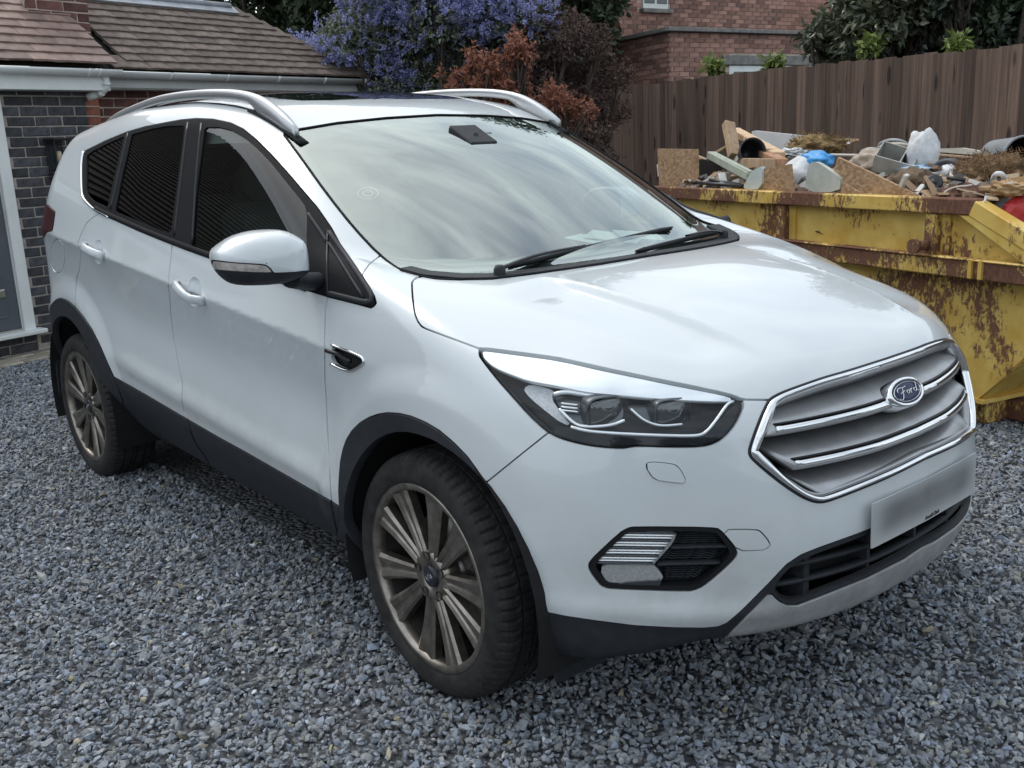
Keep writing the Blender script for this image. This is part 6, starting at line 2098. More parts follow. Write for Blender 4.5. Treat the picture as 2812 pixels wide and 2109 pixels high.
def plant(name, label, cat, clumps, nleaf, llen, lwid, mat, seed, base, group=None, stem_mat=None, up=.25, sprig=5, nst=None):
    """leafy plant: stems to the clumps, leaves in little sprigs through the clump shells"""
    root = empty(name, (0, 0, 0)); tag(root, label, cat, group)
    r = np.random.default_rng(seed + 100)
    P, d = clump_points(clumps, nleaf // sprig, seed, .34)
    ax = unit(d + r.normal(0, .55, d.shape) + [0, 0, up])
    Ps = np.repeat(P, sprig, 0); As = np.repeat(ax, sprig, 0)
    t = np.tile(np.arange(sprig) / sprig, len(P))[:, None]
    L = llen * r.uniform(.65, 1.25, len(Ps))
    Ps = Ps + As * (t - .5) * llen * 2.2 + r.normal(0, llen * .22, Ps.shape)
    A = unit(As + r.normal(0, .75, Ps.shape))
    Nn = unit(np.repeat(d, sprig, 0) * .6 + [0, 0, .7] + r.normal(0, .5, Ps.shape))
    leaves_mesh('foliage', Ps, A, Nn, L, L * (lwid / llen), mat, root)
    sm = stem_mat or BARK
    mb = MB()
    for c, R in clumps:
        c = np.array(c); b0 = np.array(base) + r.normal(0, .12, 3) * [1, 1, 0]
        mid = b0 * .45 + c * .55 + r.normal(0, .15, 3); mid[2] = b0[2] + (c[2] - b0[2]) * .45
        pts = resample(chaikin([b0, mid, c], 2, False), 9); k0 = .035 * max(1, R / .5)
        mb.tube(pts, np.linspace(k0, .010, 9), 6)
        for _ in range(4):
            e = c + unit(r.normal(size=3)) * R * .85
            mb.tube(resample(chaikin([pts[6], (c + e) / 2 + r.normal(0, .05, 3), e], 1, False), 5), np.linspace(.014, .004, 5), 5)
    mb.build('stem', sm, root)
    return root
BARK = pmat('bark', (.055, .042, .034), rough=.95, var=.4, scale=14, bump=.6, bscale=40)
def px_clumps(L, dist, jit=.35, seed=0, zs=1.0):
    r = np.random.default_rng(seed); out = []
    for u, v, rp in L:
        d = dist + r.uniform(-jit, jit)
        out.append((at_px(u, v, d), rp * d / FPX))
    return out

# blue-flowered shrub at the end of the house
CEA = leaf_mat('small_dark_green_leaf', (.06, .085, .062), (.26, .285, .19), .4)
cea_px = [(850, 160, 42), (880, 205, 45), (930, 120, 60), (960, 190, 62), (1010, 70, 75), (1040, 170, 75), (1030, 240, 70), (1110, 90, 85), (1130, 190, 85), (1190, 40, 85), (1210, 140, 90), (1190, 240, 80), (1280, 60, 85), (1300, 160, 90), (1370, 40, 80), (1390, 130, 80), (1450, 60, 70), (1300, 240, 80), (1090, 330, 110), (1260, 340, 120), (1420, 320, 110), (1100, -60, 110), (1260, -70, 110), (1400, -60, 100), (1000, -20, 60)]
cea_c = px_clumps(cea_px, 11.2, .45, 1)
cea_base = np.array(at_px(1200, 640, 11.2)); cea_base[2] = 0
cea = plant('flowering_shrub', 'large shrub covered in violet-blue flower spikes beside the tiled roof', 'shrub', cea_c, 42000, .055, .026, CEA, 3, cea_base)
FLW = leaf_mat('violet_blue_flowers', (.23, .25, .50), (.52, .54, .84), .7, .35)
def flower_spikes(parent, clumps, nsp, seed, xmax):
    r = np.random.default_rng(seed)
    P, d = clump_points(clumps, nsp * 4, seed, .12)
    uv, dd = project(P)
    w = np.clip((xmax - uv[:, 0]) / 420, .10, 1) * np.where(d @ -_f > -.25, 1, .15) * np.where(uv[:, 1] < 60, 1.6, 1)
    # flowers come in patches
    patch = np.sin(P[:, 0] * 5.1 + 1) * np.sin(P[:, 1] * 4.7) + .8 * np.sin(P[:, 2] * 6.3 + P[:, 1] * 2)
    w *= np.clip(.55 + patch, .12, 1.3)
    idx = r.choice(len(P), nsp, replace=False, p=w / w.sum())
    P, d = P[idx], d[idx]
    ax = unit(d * .8 + [0, 0, .55] + r.normal(0, .35, d.shape))
    m = 34
    t = np.tile(np.linspace(0, 1, m), nsp)[:, None]
    Ps = np.repeat(P, m, 0); As = np.repeat(ax, m, 0)
    Ls = np.repeat(r.uniform(.08, .17, nsp), m)[:, None]
    rad_ = .024 * (1 - t * .75)
    off = unit(r.normal(size=Ps.shape)); off = unit(off - As * (off * As).sum(1, keepdims=True))
    Q = Ps + As * Ls * t + off * rad_ * r.random((len(Ps), 1)) ** .5
    leaves_mesh('flowers', Q, unit(off + As * .6 + r.normal(0, .4, Q.shape)), unit(r.normal(size=Q.shape) + off), np.full(len(Q), .021), np.full(len(Q), .019), FLW, parent, .3)
flower_spikes(cea, cea_c[:17] + cea_c[21:], 2700, 5, 1700)

# bare brown shrub and the rust-coloured dead shrub in front of it
BRN = leaf_mat('dry_brown_leaf', (.065, .046, .042), (.20, .13, .11), .8)
brn_c = px_clumps([(1430, 200, 75), (1480, 120, 75), (1520, 200, 75), (1560, 100, 65), (1590, 170, 60), (1620, 240, 45), (1640, 120, 45), (1500, 270, 70), (1590, 300, 60), (1680, 300, 45), (1700, 210, 40), (1560, 400, 110), (1500, 40, 50)], 11.0, .35, 2)
bb = np.array(at_px(1540, 640, 11.0)); bb[2] = 0
plant('brown_shrub', 'twiggy brown shrub with dry leaves against the brick extension', 'shrub', brn_c, 17000, .05, .022, BRN, 6, bb)
RST = leaf_mat('rust_orange_leaf', (.19, .075, .05), (.43, .19, .12), .7)
rst_px = [(1292, 135, 12), (1298, 165, 16), (1310, 200, 26), (1340, 170, 24), (1360, 210, 30), (1330, 240, 32), (1272, 235, 20), (1235, 245, 16), (1208, 208, 9), (1255, 205, 14), (1418, 95, 14), (1420, 125, 22), (1440, 150, 22), (1405, 160, 22), (1425, 190, 22), (1385, 250, 30), (1430, 245, 26), (1500, 255, 22), (1530, 280, 30), (1570, 290, 24), (1510, 300, 22), (1615, 310, 18), (1600, 335, 16), (1630, 300, 12), (1450, 300, 30), (1400, 320, 40)]
rst_c = px_clumps(rst_px, 9.6, .15, 4)
rb = np.array(at_px(1400, 640, 9.6)); rb[2] = 0
plant('dead_shrub', 'rust-orange dead shrub standing just behind the car roof', 'shrub', rst_c, 5200, .052, .022, RST, 8, rb, up=.5)

# evergreens behind the fence on the right
LAU = leaf_mat('glossy_evergreen_leaf', (.05, .065, .042), (.21, .225, .15), .25, .12)
lau_px = [(2270, 120, 34), (2310, 80, 46), (2330, 140, 42), (2380, 60, 60), (2370, 130, 48), (2430, 110, 52), (2440, 30, 65), (2490, 70, 55), (2470, 140, 34), (2530, 20, 60), (2230, 100, 22), (2380, -20, 70), (2480, -30, 70)]
lb = np.array(at_px(2400, 640, 10.6)); lb[2] = 0
plant('evergreen_shrub', 'evergreen shrub with pale glossy leaves overhanging the fence beside the brick wall', 'shrub', px_clumps(lau_px, 10.6, .35, 7), 9000, .11, .046, LAU, 11, lb)
LAU2 = leaf_mat('dark_evergreen_leaf', (.020, .034, .024), (.085, .12, .065), .3, .12)
lau2_px = [(2640, 40, 60), (2680, 90, 48), (2720, 30, 70), (2760, 80, 55), (2810, 50, 70), (2860, 80, 70), (2700, -30, 70), (2800, -40, 80), (2600, 0, 40), (2830, 110, 40), (2700, 120, 26), (2640, 120, 20)]
lb2 = np.array(at_px(2730, 640, 10.2)); lb2[2] = 0
plant('evergreen_tree', 'dark green evergreen tree above the right-hand end of the fence', 'tree', px_clumps(lau2_px + [(2640, -160, 110), (2800, -220, 120), (2950, -100, 120), (2720, -380, 120), (2900, -420, 120)], 10.4, .4, 9), 14000, .10, .045, LAU2, 13, lb2)
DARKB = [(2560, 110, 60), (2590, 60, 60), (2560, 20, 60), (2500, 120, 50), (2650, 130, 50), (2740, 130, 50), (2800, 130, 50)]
plant('background_bush', 'dark bush in deep shade between the two evergreens behind the fence', 'shrub', px_clumps(DARKB, 12.2, .2, 10), 6000, .12, .06, leaf_mat('shaded_leaf', (.006, .012, .010), (.022, .034, .022), .5, .1), 15, lb2 + np.array([-1.2, 1.2, 0]))  # near-black leaf colour carries the deep shade of the gap
YG = leaf_mat('yellow_green_leaf', (.12, .17, .04), (.33, .40, .12), .5)
for (u, v, rr, dist, lab) in ((1962, 182, 17, 11.6, 'pale green sapling left of the small white window'), (2125, 180, 12, 11.3, 'small yellow-green plant in front of the white window frame'), (2385, 122, 9, 10.0, 'bright lime-green shoot among the pale evergreen leaves'), (2630, 126, 9, 9.6, 'lime-green shoot poking over the fence top at the right')):
    cc = px_clumps([(u - rr * .5, v + 4, rr * .8), (u + rr * .5, v - 2, rr * .8), (u, v - rr * .6, rr * .7), (u, v + rr, rr * .8)], dist, .05, int(u))
    b_ = np.array(at_px(u, v + 200, dist)); b_[2] = .2
    plant('sapling', lab, 'plant', cc, 260, .085, .036, YG, int(u), b_)

# tall trees beyond
TRE = leaf_mat('tree_leaf_dark', (.022, .040, .022), (.095, .13, .065), .45, .25)
def big_tree(lab, pxs, dist, n, seed, base_u, ll=.12, high=()):
    cc = px_clumps(pxs, dist, 1.0, seed) + px_clumps(high, dist, 1.2, seed + 1); b_ = np.array(at_px(base_u, 500, dist)); b_[2] = 0
    t = plant('tree', lab, 'tree', cc, n, ll, ll * .55, TRE, seed, b_, group=None)
    mb = MB(); top = np.mean([c for c, R in cc], 0); mb.tube(resample([b_, b_ * .5 + top * .5, top], 8), np.linspace(.26, .09, 8), 10); mb.build('trunk', BARK, t)
big_tree('dark leafy tree rising behind the tiled roof on the left', [(640, -20, 90), (720, 20, 80), (800, 60, 70), (860, 0, 80), (930, 30, 80), (1010, 0, 80), (760, 120, 70), (880, 110, 70), (960, 120, 60), (700, -80, 90), (850, -90, 90)], 17.0, 21000, 21, 850, .14, [(620, -250, 170), (800, -330, 180), (980, -260, 170), (720, -520, 170), (900, -560, 160)])
big_tree('dark leafy tree between the blue shrub and the upper brick wall', [(1540, 20, 70), (1600, 60, 60), (1650, 20, 50), (1630, 130, 50), (1600, 180, 60), (1560, 120, 60), (1660, 90, 34), (1560, -60, 80), (1660, -50, 60), (1480, 0, 70)], 18.5, 20000, 23, 1590, .15, [(1520, -200, 150), (1650, -330, 170), (1450, -420, 170), (1600, -620, 170), (1420, -700, 150)])
big_tree('broad dark tree closing the gap behind the flowering shrub', [(1100, 60, 120), (1250, 80, 120), (1400, 60, 120), (1200, 200, 120), (1350, 200, 120), (1480, 180, 90), (1050, 180, 100)], 16.0, 20000, 25, 1250, .16, [(1100, -200, 170), (1300, -260, 180), (1200, -500, 190), (1380, -620, 150), (1060, -680, 140)])
# trees and hedge on the viewer's side of the drive (mirrored in glass and paint)
for i, (x, y, z, R) in enumerate(((10.0, -10.0, 2.0, 1.5), (12.0, -5.0, 2.2, 1.6), (12.5, 1.0, 2.2, 1.7), (10.0, 7.0, 2.3, 1.7))):
    r_ = np.random.default_rng(50 + i)
    cc = [(np.array([x, y, z]) + r_.normal(0, R * .5, 3) * [1, 1, .7], R * r_.uniform(.5, .75)) for _ in range(7)]
    plant('tree', ['garden tree on the house side behind the viewer', 'garden tree at the drive entrance behind the viewer', 'garden tree across the drive from the front of the car', 'garden tree beyond the near end of the skip'][i], 'tree', cc, 5000, .20, .11, TRE, 60 + i, (x, y, 0))
# ================================================================ skip and its load
SA = rad(-14.5)
SEX = np.array([math.cos(SA), math.sin(SA), 0]); SEY = np.array([-math.sin(SA), math.cos(SA), 0]); SO = np.array([-.10, 2.34, 0])
def SKW(s, d, z): return SO + SEX * s + SEY * d + np.array([0, 0, z])
skip = empty('skip', tuple(SO), SA)
tag(skip, 'rusty yellow steel builder\'s skip heaped with rubbish beside the car', 'skip')
def rust_mat(name, amount=.5, seed=0.0, dark=False):
    m, n, l, b = new_mat(name)
    tc = n.new('ShaderNodeTexCoord'); mp = n.new('ShaderNodeMapping'); mp.inputs['Location'].default_value = (seed, seed * .7, 0)
    l.new(tc.outputs['Object'], mp.inputs['Vector'])
    n1 = n.new('ShaderNodeTexNoise'); n1.inputs['Scale'].default_value = 3.2; n1.inputs['Detail'].default_value = 3
    n2 = n.new('ShaderNodeTexNoise'); n2.inputs['Scale'].default_value = 38; n2.inputs['Detail'].default_value = 8; n2.inputs['Roughness'].default_value = .7; n2.inputs['Distortion'].default_value = .5
    mp2 = n.new('ShaderNodeMapping'); mp2.inputs['Scale'].default_value = (1.3, 1.3, .7); l.new(mp.outputs[0], mp2.inputs['Vector'])
    l.new(mp.outputs[0], n1.inputs['Vector']); l.new(mp2.outputs[0], n2.inputs['Vector'])
    ad = n.new('ShaderNodeMath'); ad.operation = 'ADD'; sc = n.new('ShaderNodeMath'); sc.operation = 'MULTIPLY'; sc.inputs[1].default_value = 1.15
    l.new(n1.outputs['Fac'], sc.inputs[0]); l.new(sc.outputs[0], ad.inputs[0]); l.new(n2.outputs['Fac'], ad.inputs[1])
    rp = n.new('ShaderNodeValToRGB'); c = 1.22 - amount * .5
    mr = n.new('ShaderNodeMapRange'); mr.inputs['From Min'].default_value = c - .05; mr.inputs['From Max'].default_value = c + .05; l.new(ad.outputs[0], mr.inputs['Value'])
    n3 = n.new('ShaderNodeTexNoise'); n3.inputs['Scale'].default_value = 9; n3.inputs['Detail'].default_value = 5; l.new(tc.outputs['Object'], n3.inputs['Vector'])
    yr = n.new('ShaderNodeValToRGB'); yr.color_ramp.elements[0].color = (.58, .36, .07, 1); yr.color_ramp.elements[1].color = (.74, .54, .155, 1); yr.color_ramp.elements[0].position = .3; yr.color_ramp.elements[1].position = .7
    rr = n.new('ShaderNodeValToRGB'); rr.color_ramp.elements[0].color = (.065, .030, .022, 1); rr.color_ramp.elements[1].color = (.24, .105, .058, 1); rr.color_ramp.elements[0].position = .3; rr.color_ramp.elements[1].position = .75
    l.new(n3.outputs['Fac'], yr.inputs['Fac']); l.new(n2.outputs['Fac'], rr.inputs['Fac'])
    mx = n.new('ShaderNodeMixRGB'); l.new(mr.outputs['Result'], mx.inputs['Fac']); l.new(yr.outputs['Color'], mx.inputs['Color1']); l.new(rr.outputs['Color'], mx.inputs['Color2'])
    l.new(mx.outputs['Color'], b.inputs['Base Color'])
    ro = n.new('ShaderNodeMapRange'); ro.inputs['To Min'].default_value = .45; ro.inputs['To Max'].default_value = .9; l.new(mr.outputs['Result'], ro.inputs['Value']); l.new(ro.outputs['Result'], b.inputs['Roughness'])
    bp = n.new('ShaderNodeBump'); bp.inputs['Strength'].default_value = .4; bp.inputs['Distance'].default_value = .006; l.new(mr.outputs['Result'], bp.inputs['Height']); l.new(bp.outputs['Normal'], b.inputs['Normal'])
    return m
SKY_ = rust_mat('skip_yellow_panel', .03, 1.3); SKR = rust_mat('skip_rusty_rim', .42, 4.1); SKM = rust_mat('skip_rusty_rail', .34, 7.7); SKL = rust_mat('skip_scratched_hull', .10, 11.2)
# local frame: x along, y into the skip, z up.  near side at y = 0, far side at y = SW
SW = 1.72
def sk(name, mb, mat): return fix_normals(mb.build(name, mat, skip))
# side plates, set back behind the rim; outline with sloping ends
LE = -2.95
side = [(LE, .80), (LE + .35, 1.08), (-.005, 1.08), (.62, .60), (.55, .56), (LE, .76)]
for y0 in (.055, SW - .06):
    mb = MB(); mb.prism([(LE - .35, .78), (LE + .05, 1.085), (0, 1.085), (.66, .78)], (0, y0, 0), (1, 0, 0), (0, 0, 1), (0, .006, 0)); sk('side_plate', mb, SKY_)
    mb = MB(); mb.prism([(LE - .35, .78), (.66, .78), (.55, .66), (.03, .14), (LE - .1, .14), (LE - .35, .6)], (0, y0 + .03 if y0 < 1 else y0 - .03, 0), (1, 0, 0), (0, 0, 1), (0, .006, 0)); sk('hull_plate', mb, SKL)
# rim: box section along the top and down the slopes
for y0, sg in ((0, 1), (SW, -1)):
    def seg(p, q, w, hgt, mat, nm):
        p, q = np.array(p), np.array(q); d = q - p; L = np.linalg.norm(d); a = -math.atan2(d[2], d[0])
        mb = MB(); mb.box((p + q) / 2, (L, w, hgt), euler(0, a, 0), .006); return sk(nm, mb, mat)
    yy = y0 + sg * .03
    seg((LE - .02, yy, 1.065), (.03, yy, 1.065), .075, .075, SKR, 'rim')
    seg((.005, yy - .002, 1.062), (.70, yy - .002, .745), .078, .078, SKY_ if y0 == 0 else SKR, 'rim')
    seg((LE + .02, yy, 1.065), (LE - .45, yy, .80), .07, .07, SKR, 'rim')
    # face strip that follows the sloping end
    mb = MB(); mb.prism([(-.06, 1.025), (.02, 1.025), (.72, .70), (.66, .64), (.60, .66)], (0, yy - sg * .034, 0), (1, 0, 0), (0, 0, 1), (0, sg * .012, 0)); sk('gusset', mb, SKY_)
    seg((LE - .3, y0 + sg * .035, .785), (.70, y0 + sg * .035, .775), .07, .085, SKM, 'rail')
    seg((LE - .3, y0 + sg * .02, .830), (.66, y0 + sg * .02, .822), .06, .012, SKR, 'rail_flange')
    for s_ in (-.235, -1.30, -2.45):
        mb = MB(); mb.box((s_, y0 + sg * .03, .925), (.07, .05, .20), None, .004); sk('rib', mb, SKM)
        mb = MB(); mb.box((s_ + .06, y0 + sg * .05, .925), (.05, .02, .20), None, .003); sk('rib', mb, SKY_)
    for s_ in (-.245, -2.45):
        mb = MB(); mb.tube([(s_, y0 + sg * .02, .875), (s_, y0 - sg * .075, .875)], .024, 14); mb.tube([(s_, y0 - sg * .075, .875), (s_, y0 - sg * .095, .875)], .036, 14); sk('lifting_pin', mb, SKM)
    mb = MB(); mb.box((.02, y0 + sg * .0, .78), (.02, .03, .08)); mb.box((.075, y0, .78), (.02, .03, .08)); sk('rib', mb, SKY_)
# ends and floor
mb = MB(); mb.add([(.66, .06, .77), (.66, SW - .06, .77), (.035, SW - .09, .14), (.035, .09, .14)], [(0, 1, 2, 3)]); mb.add([(.65, .06, .775), (.65, SW - .06, .775), (.025, SW - .09, .145), (.025, .09, .145)], [(3, 2, 1, 0)]); sk('end_plate', mb, SKL)
mb = MB(); mb.box((.68, SW / 2, .775), (.07, SW, .07), None, .006); sk('end_rim', mb, SKR)
mb = MB(); mb.add([(LE - .35, .06, .78), (LE - .35, SW - .06, .78), (LE - .05, SW - .09, .14), (LE - .05, .09, .14)], [(3, 2, 1, 0)]); sk('end_plate', mb, SKL)
mb = MB(); mb.box(((LE) / 2, SW / 2, .14), (-LE + .15, SW - .15, .02)); sk('floor_plate', mb, SKL)
for s_ in (-.02, -2.7):
    mb = MB(); mb.box((s_, SW / 2, .065), (.10, SW * .8, .13), None, .012); sk('skid', mb, SKM)
for yy in (.35, SW - .35):
    mb = MB(); mb.box((LE / 2 + .05, yy, .06), (-LE + .3, .09, .10), None, .01); sk('skid', mb, SKM)
mb = MB(); mb.lathe([(0, 0), (.05, 0), (.055, .012), (.055, .05), (.048, .05), (.045, .02), (0, .02)], (.10, .40, .06), frame((0, -1, 0)), 18); sk('roller', mb, SKM)

# ---- rubbish: every piece a thing of its own
def osb_mat():
    m, n, l, b = new_mat('chipboard_strands')
    tc = n.new('ShaderNodeTexCoord'); vo = n.new('ShaderNodeTexVoronoi'); vo.inputs['Scale'].default_value = 48
    mp = n.new('ShaderNodeMapping'); mp.inputs['Rotation'].default_value = (.5, .7, .6); mp.inputs['Scale'].default_value = (1, .45, 1.6); l.new(tc.outputs['Object'], mp.inputs['Vector']); l.new(mp.outputs[0], vo.inputs['Vector'])
    se = n.new('ShaderNodeSeparateColor'); l.new(vo.outputs['Color'], se.inputs[0])
    rp = n.new('ShaderNodeValToRGB'); rp.color_ramp.elements[0].color = (.26, .155, .085, 1); rp.color_ramp.elements[1].color = (.46, .31, .18, 1)
    l.new(se.outputs[0], rp.inputs['Fac']); l.new(rp.outputs['Color'], b.inputs['Base Color']); b.inputs['Roughness'].default_value = .75
    return m
OSB = osb_mat()
PINE = wood_mat('sawn_pine', (.36, .235, .145), (.56, .41, .27), True, .8)
SAGE = pmat('sage_green_paint', (.36, .40, .33), rough=.55, var=.15, scale=12)
PALEB = pmat('pale_blue_board', (.52, .57, .55), rough=.6, var=.12, scale=10)
CREAM = pmat('cream_board', (.62, .58, .49), rough=.7, var=.15, scale=6)
WHT = pmat('white_plastic_panel', (.66, .67, .67), rough=.4, var=.08, scale=5)
BLKP = pmat('black_plastic_tub', (.022, .023, .026), rough=.4, var=.3, scale=12)
GRYP = pmat('grey_plastic', (.26, .28, .30), rough=.45, var=.12, scale=8)
SACK_W = pmat('white_woven_sack', (.62, .63, .64), rough=.6, var=.14, scale=14, bump=.3, bscale=60)
SACK_B = pmat('blue_printed_plastic', (.045, .28, .62), rough=.4, var=.15, scale=10)
BEIGE = pmat('beige_sacking', (.42, .34, .27), rough=.85, var=.3, scale=9, bump=.5, bscale=40)
STRAW = pmat('brown_fibre_wadding', (.17, .105, .055), rough=1, var=.5, scale=30, bump=1, bscale=70)
INSUL = pmat('golden_insulation_wool', (.26, .175, .080), rough=1, var=.5, scale=24, bump=1, bscale=60)
SOIL = pmat('dry_soil_clod', (.155, .110, .072), rough=1, var=.4, scale=20, bump=1, bscale=50)
REDR = pmat('red_brown_rubble', (.13, .066, .048), rough=1, var=.5, scale=26, bump=1, bscale=70)
KRAFT = pmat('torn_brown_paper', (.42, .27, .14), rough=.8, var=.3, scale=10, bump=.3, bscale=30)
POLY = pmat('white_polythene', (.66, .67, .68), rough=.35, var=.12, scale=14)
REDS = pmat('red_printed_sack', (.48, .035, .035), rough=.45, var=.15, scale=10)
CABLE = pmat('cream_cable', (.52, .48, .41), rough=.5)
CABG = pmat('grey_conduit', (.34, .35, .36), rough=.45)

R3 = lambda x, y: (1780 + x / 4.254, 320 + y / 4.254)
R4 = lambda x, y: (2250 + x / 3.936, 340 + y / 3.936)
def sp(u, v, d): return on_plane(u, v, SKW(0, d, 0), SEY)
def T(o, label, cat, group='rubbish heaped in the skip'):
    return tag(o, label, cat, group)
def centre(o):
    """move the origin to the middle of the mesh's foot"""
    me = o.data; V = np.empty(len(me.vertices) * 3, np.float32); me.vertices.foreach_get('co', V); V = V.reshape(-1, 3)
    c = np.array([V[:, 0].mean(), V[:, 1].mean(), V[:, 2].min()]); V -= c; me.vertices.foreach_set('co', V.ravel().astype(np.float32)); o.location = tuple(c); me.update(); return o
def slab(name, px, d, th, mat, label, cat, lean=0.0, rounds=0, fun=R3):
    """flat sheet whose outline was measured in the photograph, standing at depth d inside the skip"""
    q = [fun(*p) for p in px]
    if rounds: q = chaikin(q, rounds)
    W = np.array([sp(u, v, d) for u, v in q])
    if lean: W = W + SEY * ((W[:, 2] - W[:, 2].min()) * lean)[:, None] * 0
    n = len(W)
    off = SEY * th
    V = np.vstack([W, W + off]); F = [tuple(range(n)), tuple(range(n, 2 * n))[::-1]] + [(i, i + n, (i + 1) % n + n, (i + 1) % n) for i in range(n)]
    o = fix_normals(link_mesh(name, V, F, mat, None))
    return T(centre(o), label, cat)
def bar(name, p, q, w, h, mat, label, cat, bev=.004):
    p, q = np.array(p), np.array(q); L = np.linalg.norm(q - p)
    Rm = frame(q - p, SEY); mb = MB(); mb.box((p + q) / 2, (h, w, L), Rm, bev)
    return T(centre(mb.build(name, mat)), label, cat)
def lump(name, c, size, mat, label, cat, seed=0, rough=.25, sub=4, freq=3.0, rot=0.0):
    from mathutils import noise
    bm = bmesh.new(); bmesh.ops.create_icosphere(bm, subdivisions=sub, radius=1)
    V = np.array([v.co for v in bm.verts])
    for v in bm.verts:
        p = v.co * freq + Vector((seed * 3.1, seed * 1.7, seed))
        k = 1 + rough * noise.noise(p) + rough * .5 * noise.noise(p * 2.7) + rough * .25 * noise.noise(p * 6)
        v.co = v.co * k
        v.co.x *= size[0]; v.co.y *= size[1]; v.co.z *= size[2]
    me = bpy.data.meshes.new(name); bm.to_mesh(me); bm.free()
    o = link_data(name, me, mat, None, True); o.location = tuple(c); o.rotation_euler = (0, 0, SA + rot)
    return T(o, label, cat)
def strand_cover(o, mat, n, ln, seed, wd=.006):
    """short fibres over a lump"""
    r = np.random.default_rng(seed)
    me = o.data; V = np.empty(len(me.vertices) * 3, np.float32); me.vertices.foreach_get('co', V); V = V.reshape(-1, 3)
    N = unit(V / (np.abs(V).max(0) ** 2 + 1e-9))
    k = r.integers(0, len(V), n)
    P = V[k] + r.normal(0, .008, (n, 3)); A = unit(N[k] * .35 + r.normal(size=(n, 3)))
    f = leaves_mesh('fibres', P, A, N[k] + r.normal(0, .4, (n, 3)), ln * r.uniform(.5, 1.4, n), np.full(n, wd), mat, o, .1); tag(f, kind='stuff')

# dark filling that carries the load
fill = lump('rubble_fill', SKW(-1.15, SW * .52, .84), (1.75, .74, .20), SOIL, 'brown rubble filling the skip under the loose rubbish', 'rubble', 3, .25, 5, 5)
slab('chipboard_sheet', [(105, 375), (565, 383), (572, 830), (130, 820)], .16, .018, OSB, 'square strand-board offcut standing at the far left of the skip', 'board')
slab('white_batten', [(98, 560), (122, 560), (136, 700), (112, 700)], .22, .02, CREAM, 'thin white strip standing left of the square board', 'batten')
p0, p1 = sp(*R3(935, 80), .62), sp(*R3(1010, 470), .52)
bar('timber_post', p0, p1, .055, .078, PINE, 'upright sawn timber post rising above the skip load', 'timber')
p0, p1 = sp(*R3(1000, 165), .80), sp(*R3(1530, 455), .50)
bar('timber_rail', p0, p1, .045, .085, PINE, 'pale timber rail leaning right against the upright post', 'timber')
p0, p1 = sp(*R3(790, 425), .75), sp(*R3(920, 350), .78)
bar('timber_lath', p0, p1, .02, .022, PINE, 'thin lath behind the upright timber post', 'timber')
p0, p1 = sp(*R3(575, 470), .55), sp(*R3(700, 520), .50)
bar('timber_lath', p0, p1, .025, .02, PINE, 'short pale lath beside the square strand-board', 'timber')
# black pot, mouth towards the right
c_ = sp(*R3(1215, 405), .42); t_ = sp(*R3(1000, 505), .55)
ax = unit(c_ - t_ + np.array([.22, -.22, .03])); Rm = frame(ax)
mb = MB(); mb.lathe([(.0, -.21), (.045, -.21), (.082, .0), (.088, .0), (.088, .012), (.078, .012), (.070, -.06), (.04, -.195), (0, -.195)], c_, Rm, 28)
T(centre(mb.build('plant_pot', BLKP)), 'black plastic bucket lying on its side below the timber rail', 'bucket')
# green moulding, two steps
p0, p1 = sp(*R3(735, 450), .40), sp(*R3(1205, 700), .10)
mo = bar('door_frame_length', p0, p1, .05, .060, SAGE, 'sage-green painted timber moulding sloping down to the rim', 'timber')
p0, p1 = sp(*R3(780, 440), .40) - SEY * .02, sp(*R3(1225, 660), .10) - SEY * .02
bar('painted_moulding', p0, p1, .03, .022, SAGE, 'narrow sage-green bead lying along the thicker green moulding', 'timber')
# black plastic trough and pipes
slab('plastic_trough', [(572, 510), (640, 490), (800, 560), (930, 630), (1000, 680), (1000, 800), (600, 800)], .34, .16, BLKP, 'black plastic trough behind the two black pipes', 'trough', rounds=1)
for (a, b, dd, lab) in (((515, 768), (1105, 812), .07, 'lower of two black plastic pipes lying on the skip rim'), ((608, 720), (1080, 800), .12, 'upper of two black plastic pipes lying on the skip rim')):
    P = [sp(*R3(*a), dd), sp(*R3(*b), dd)]; mb = MB(); mb.tube(P, .011, 12); mb.tube([P[0], P[0] * .9 + P[1] * .1], .014, 12)
    T(centre(mb.build('plastic_pipe', BLKP)), lab, 'pipe')
slab('panel_end', [(1110, 815), (1150, 740), (1200, 650), (1260, 605), (1335, 578), (1325, 850), (1130, 850)], .045, .03, PALEB, 'pale blue-grey board end with a ragged curved edge', 'board', rounds=1)
slab('chipboard_sheet', [(1345, 610), (1655, 555), (1690, 870), (1345, 860)], .06, .018, OSB, 'strand-board offcut right of the pale blue board end', 'board')
p0, p1 = sp(*R3(1300, 430), .60), sp(*R3(1560, 560), .35)
bar('timber_block', p0, p1, .07, .075, pmat('orange_timber', (.42, .23, .135), rough=.8, var=.35, scale=20), 'orange-brown timber block in the middle of the heap', 'timber')
p0, p1 = sp(*R3(1090, 540), .36), sp(*R3(1480, 550), .30)
bar('timber_board', p0, p1, .06, .02, PINE, 'flat plank lying below the black bucket', 'timber')
slab('bath_panel', [(1200, 185), (1225, 165), (1270, 168), (2290, 275), (2330, 335), (2000, 420), (1500, 400), (1260, 300)], 1.30, .03, WHT, 'long white plastic panel standing at the back of the skip', 'panel', rounds=1)
slab('timber_board', [(2290, 258), (2430, 262), (2440, 280), (2300, 340)], 1.36, .02, PINE, 'brown board end behind the long white panel', 'board')
ins = lump('insulation_roll', sp(*R3(1960, 350), .95), (.19, .15, .070), INSUL, 'torn golden-brown insulation wool beside the white panel', 'insulation', 4, .4, 4, 3.5, .2)
strand_cover(ins, INSUL, 1600, .035, 1, .005)
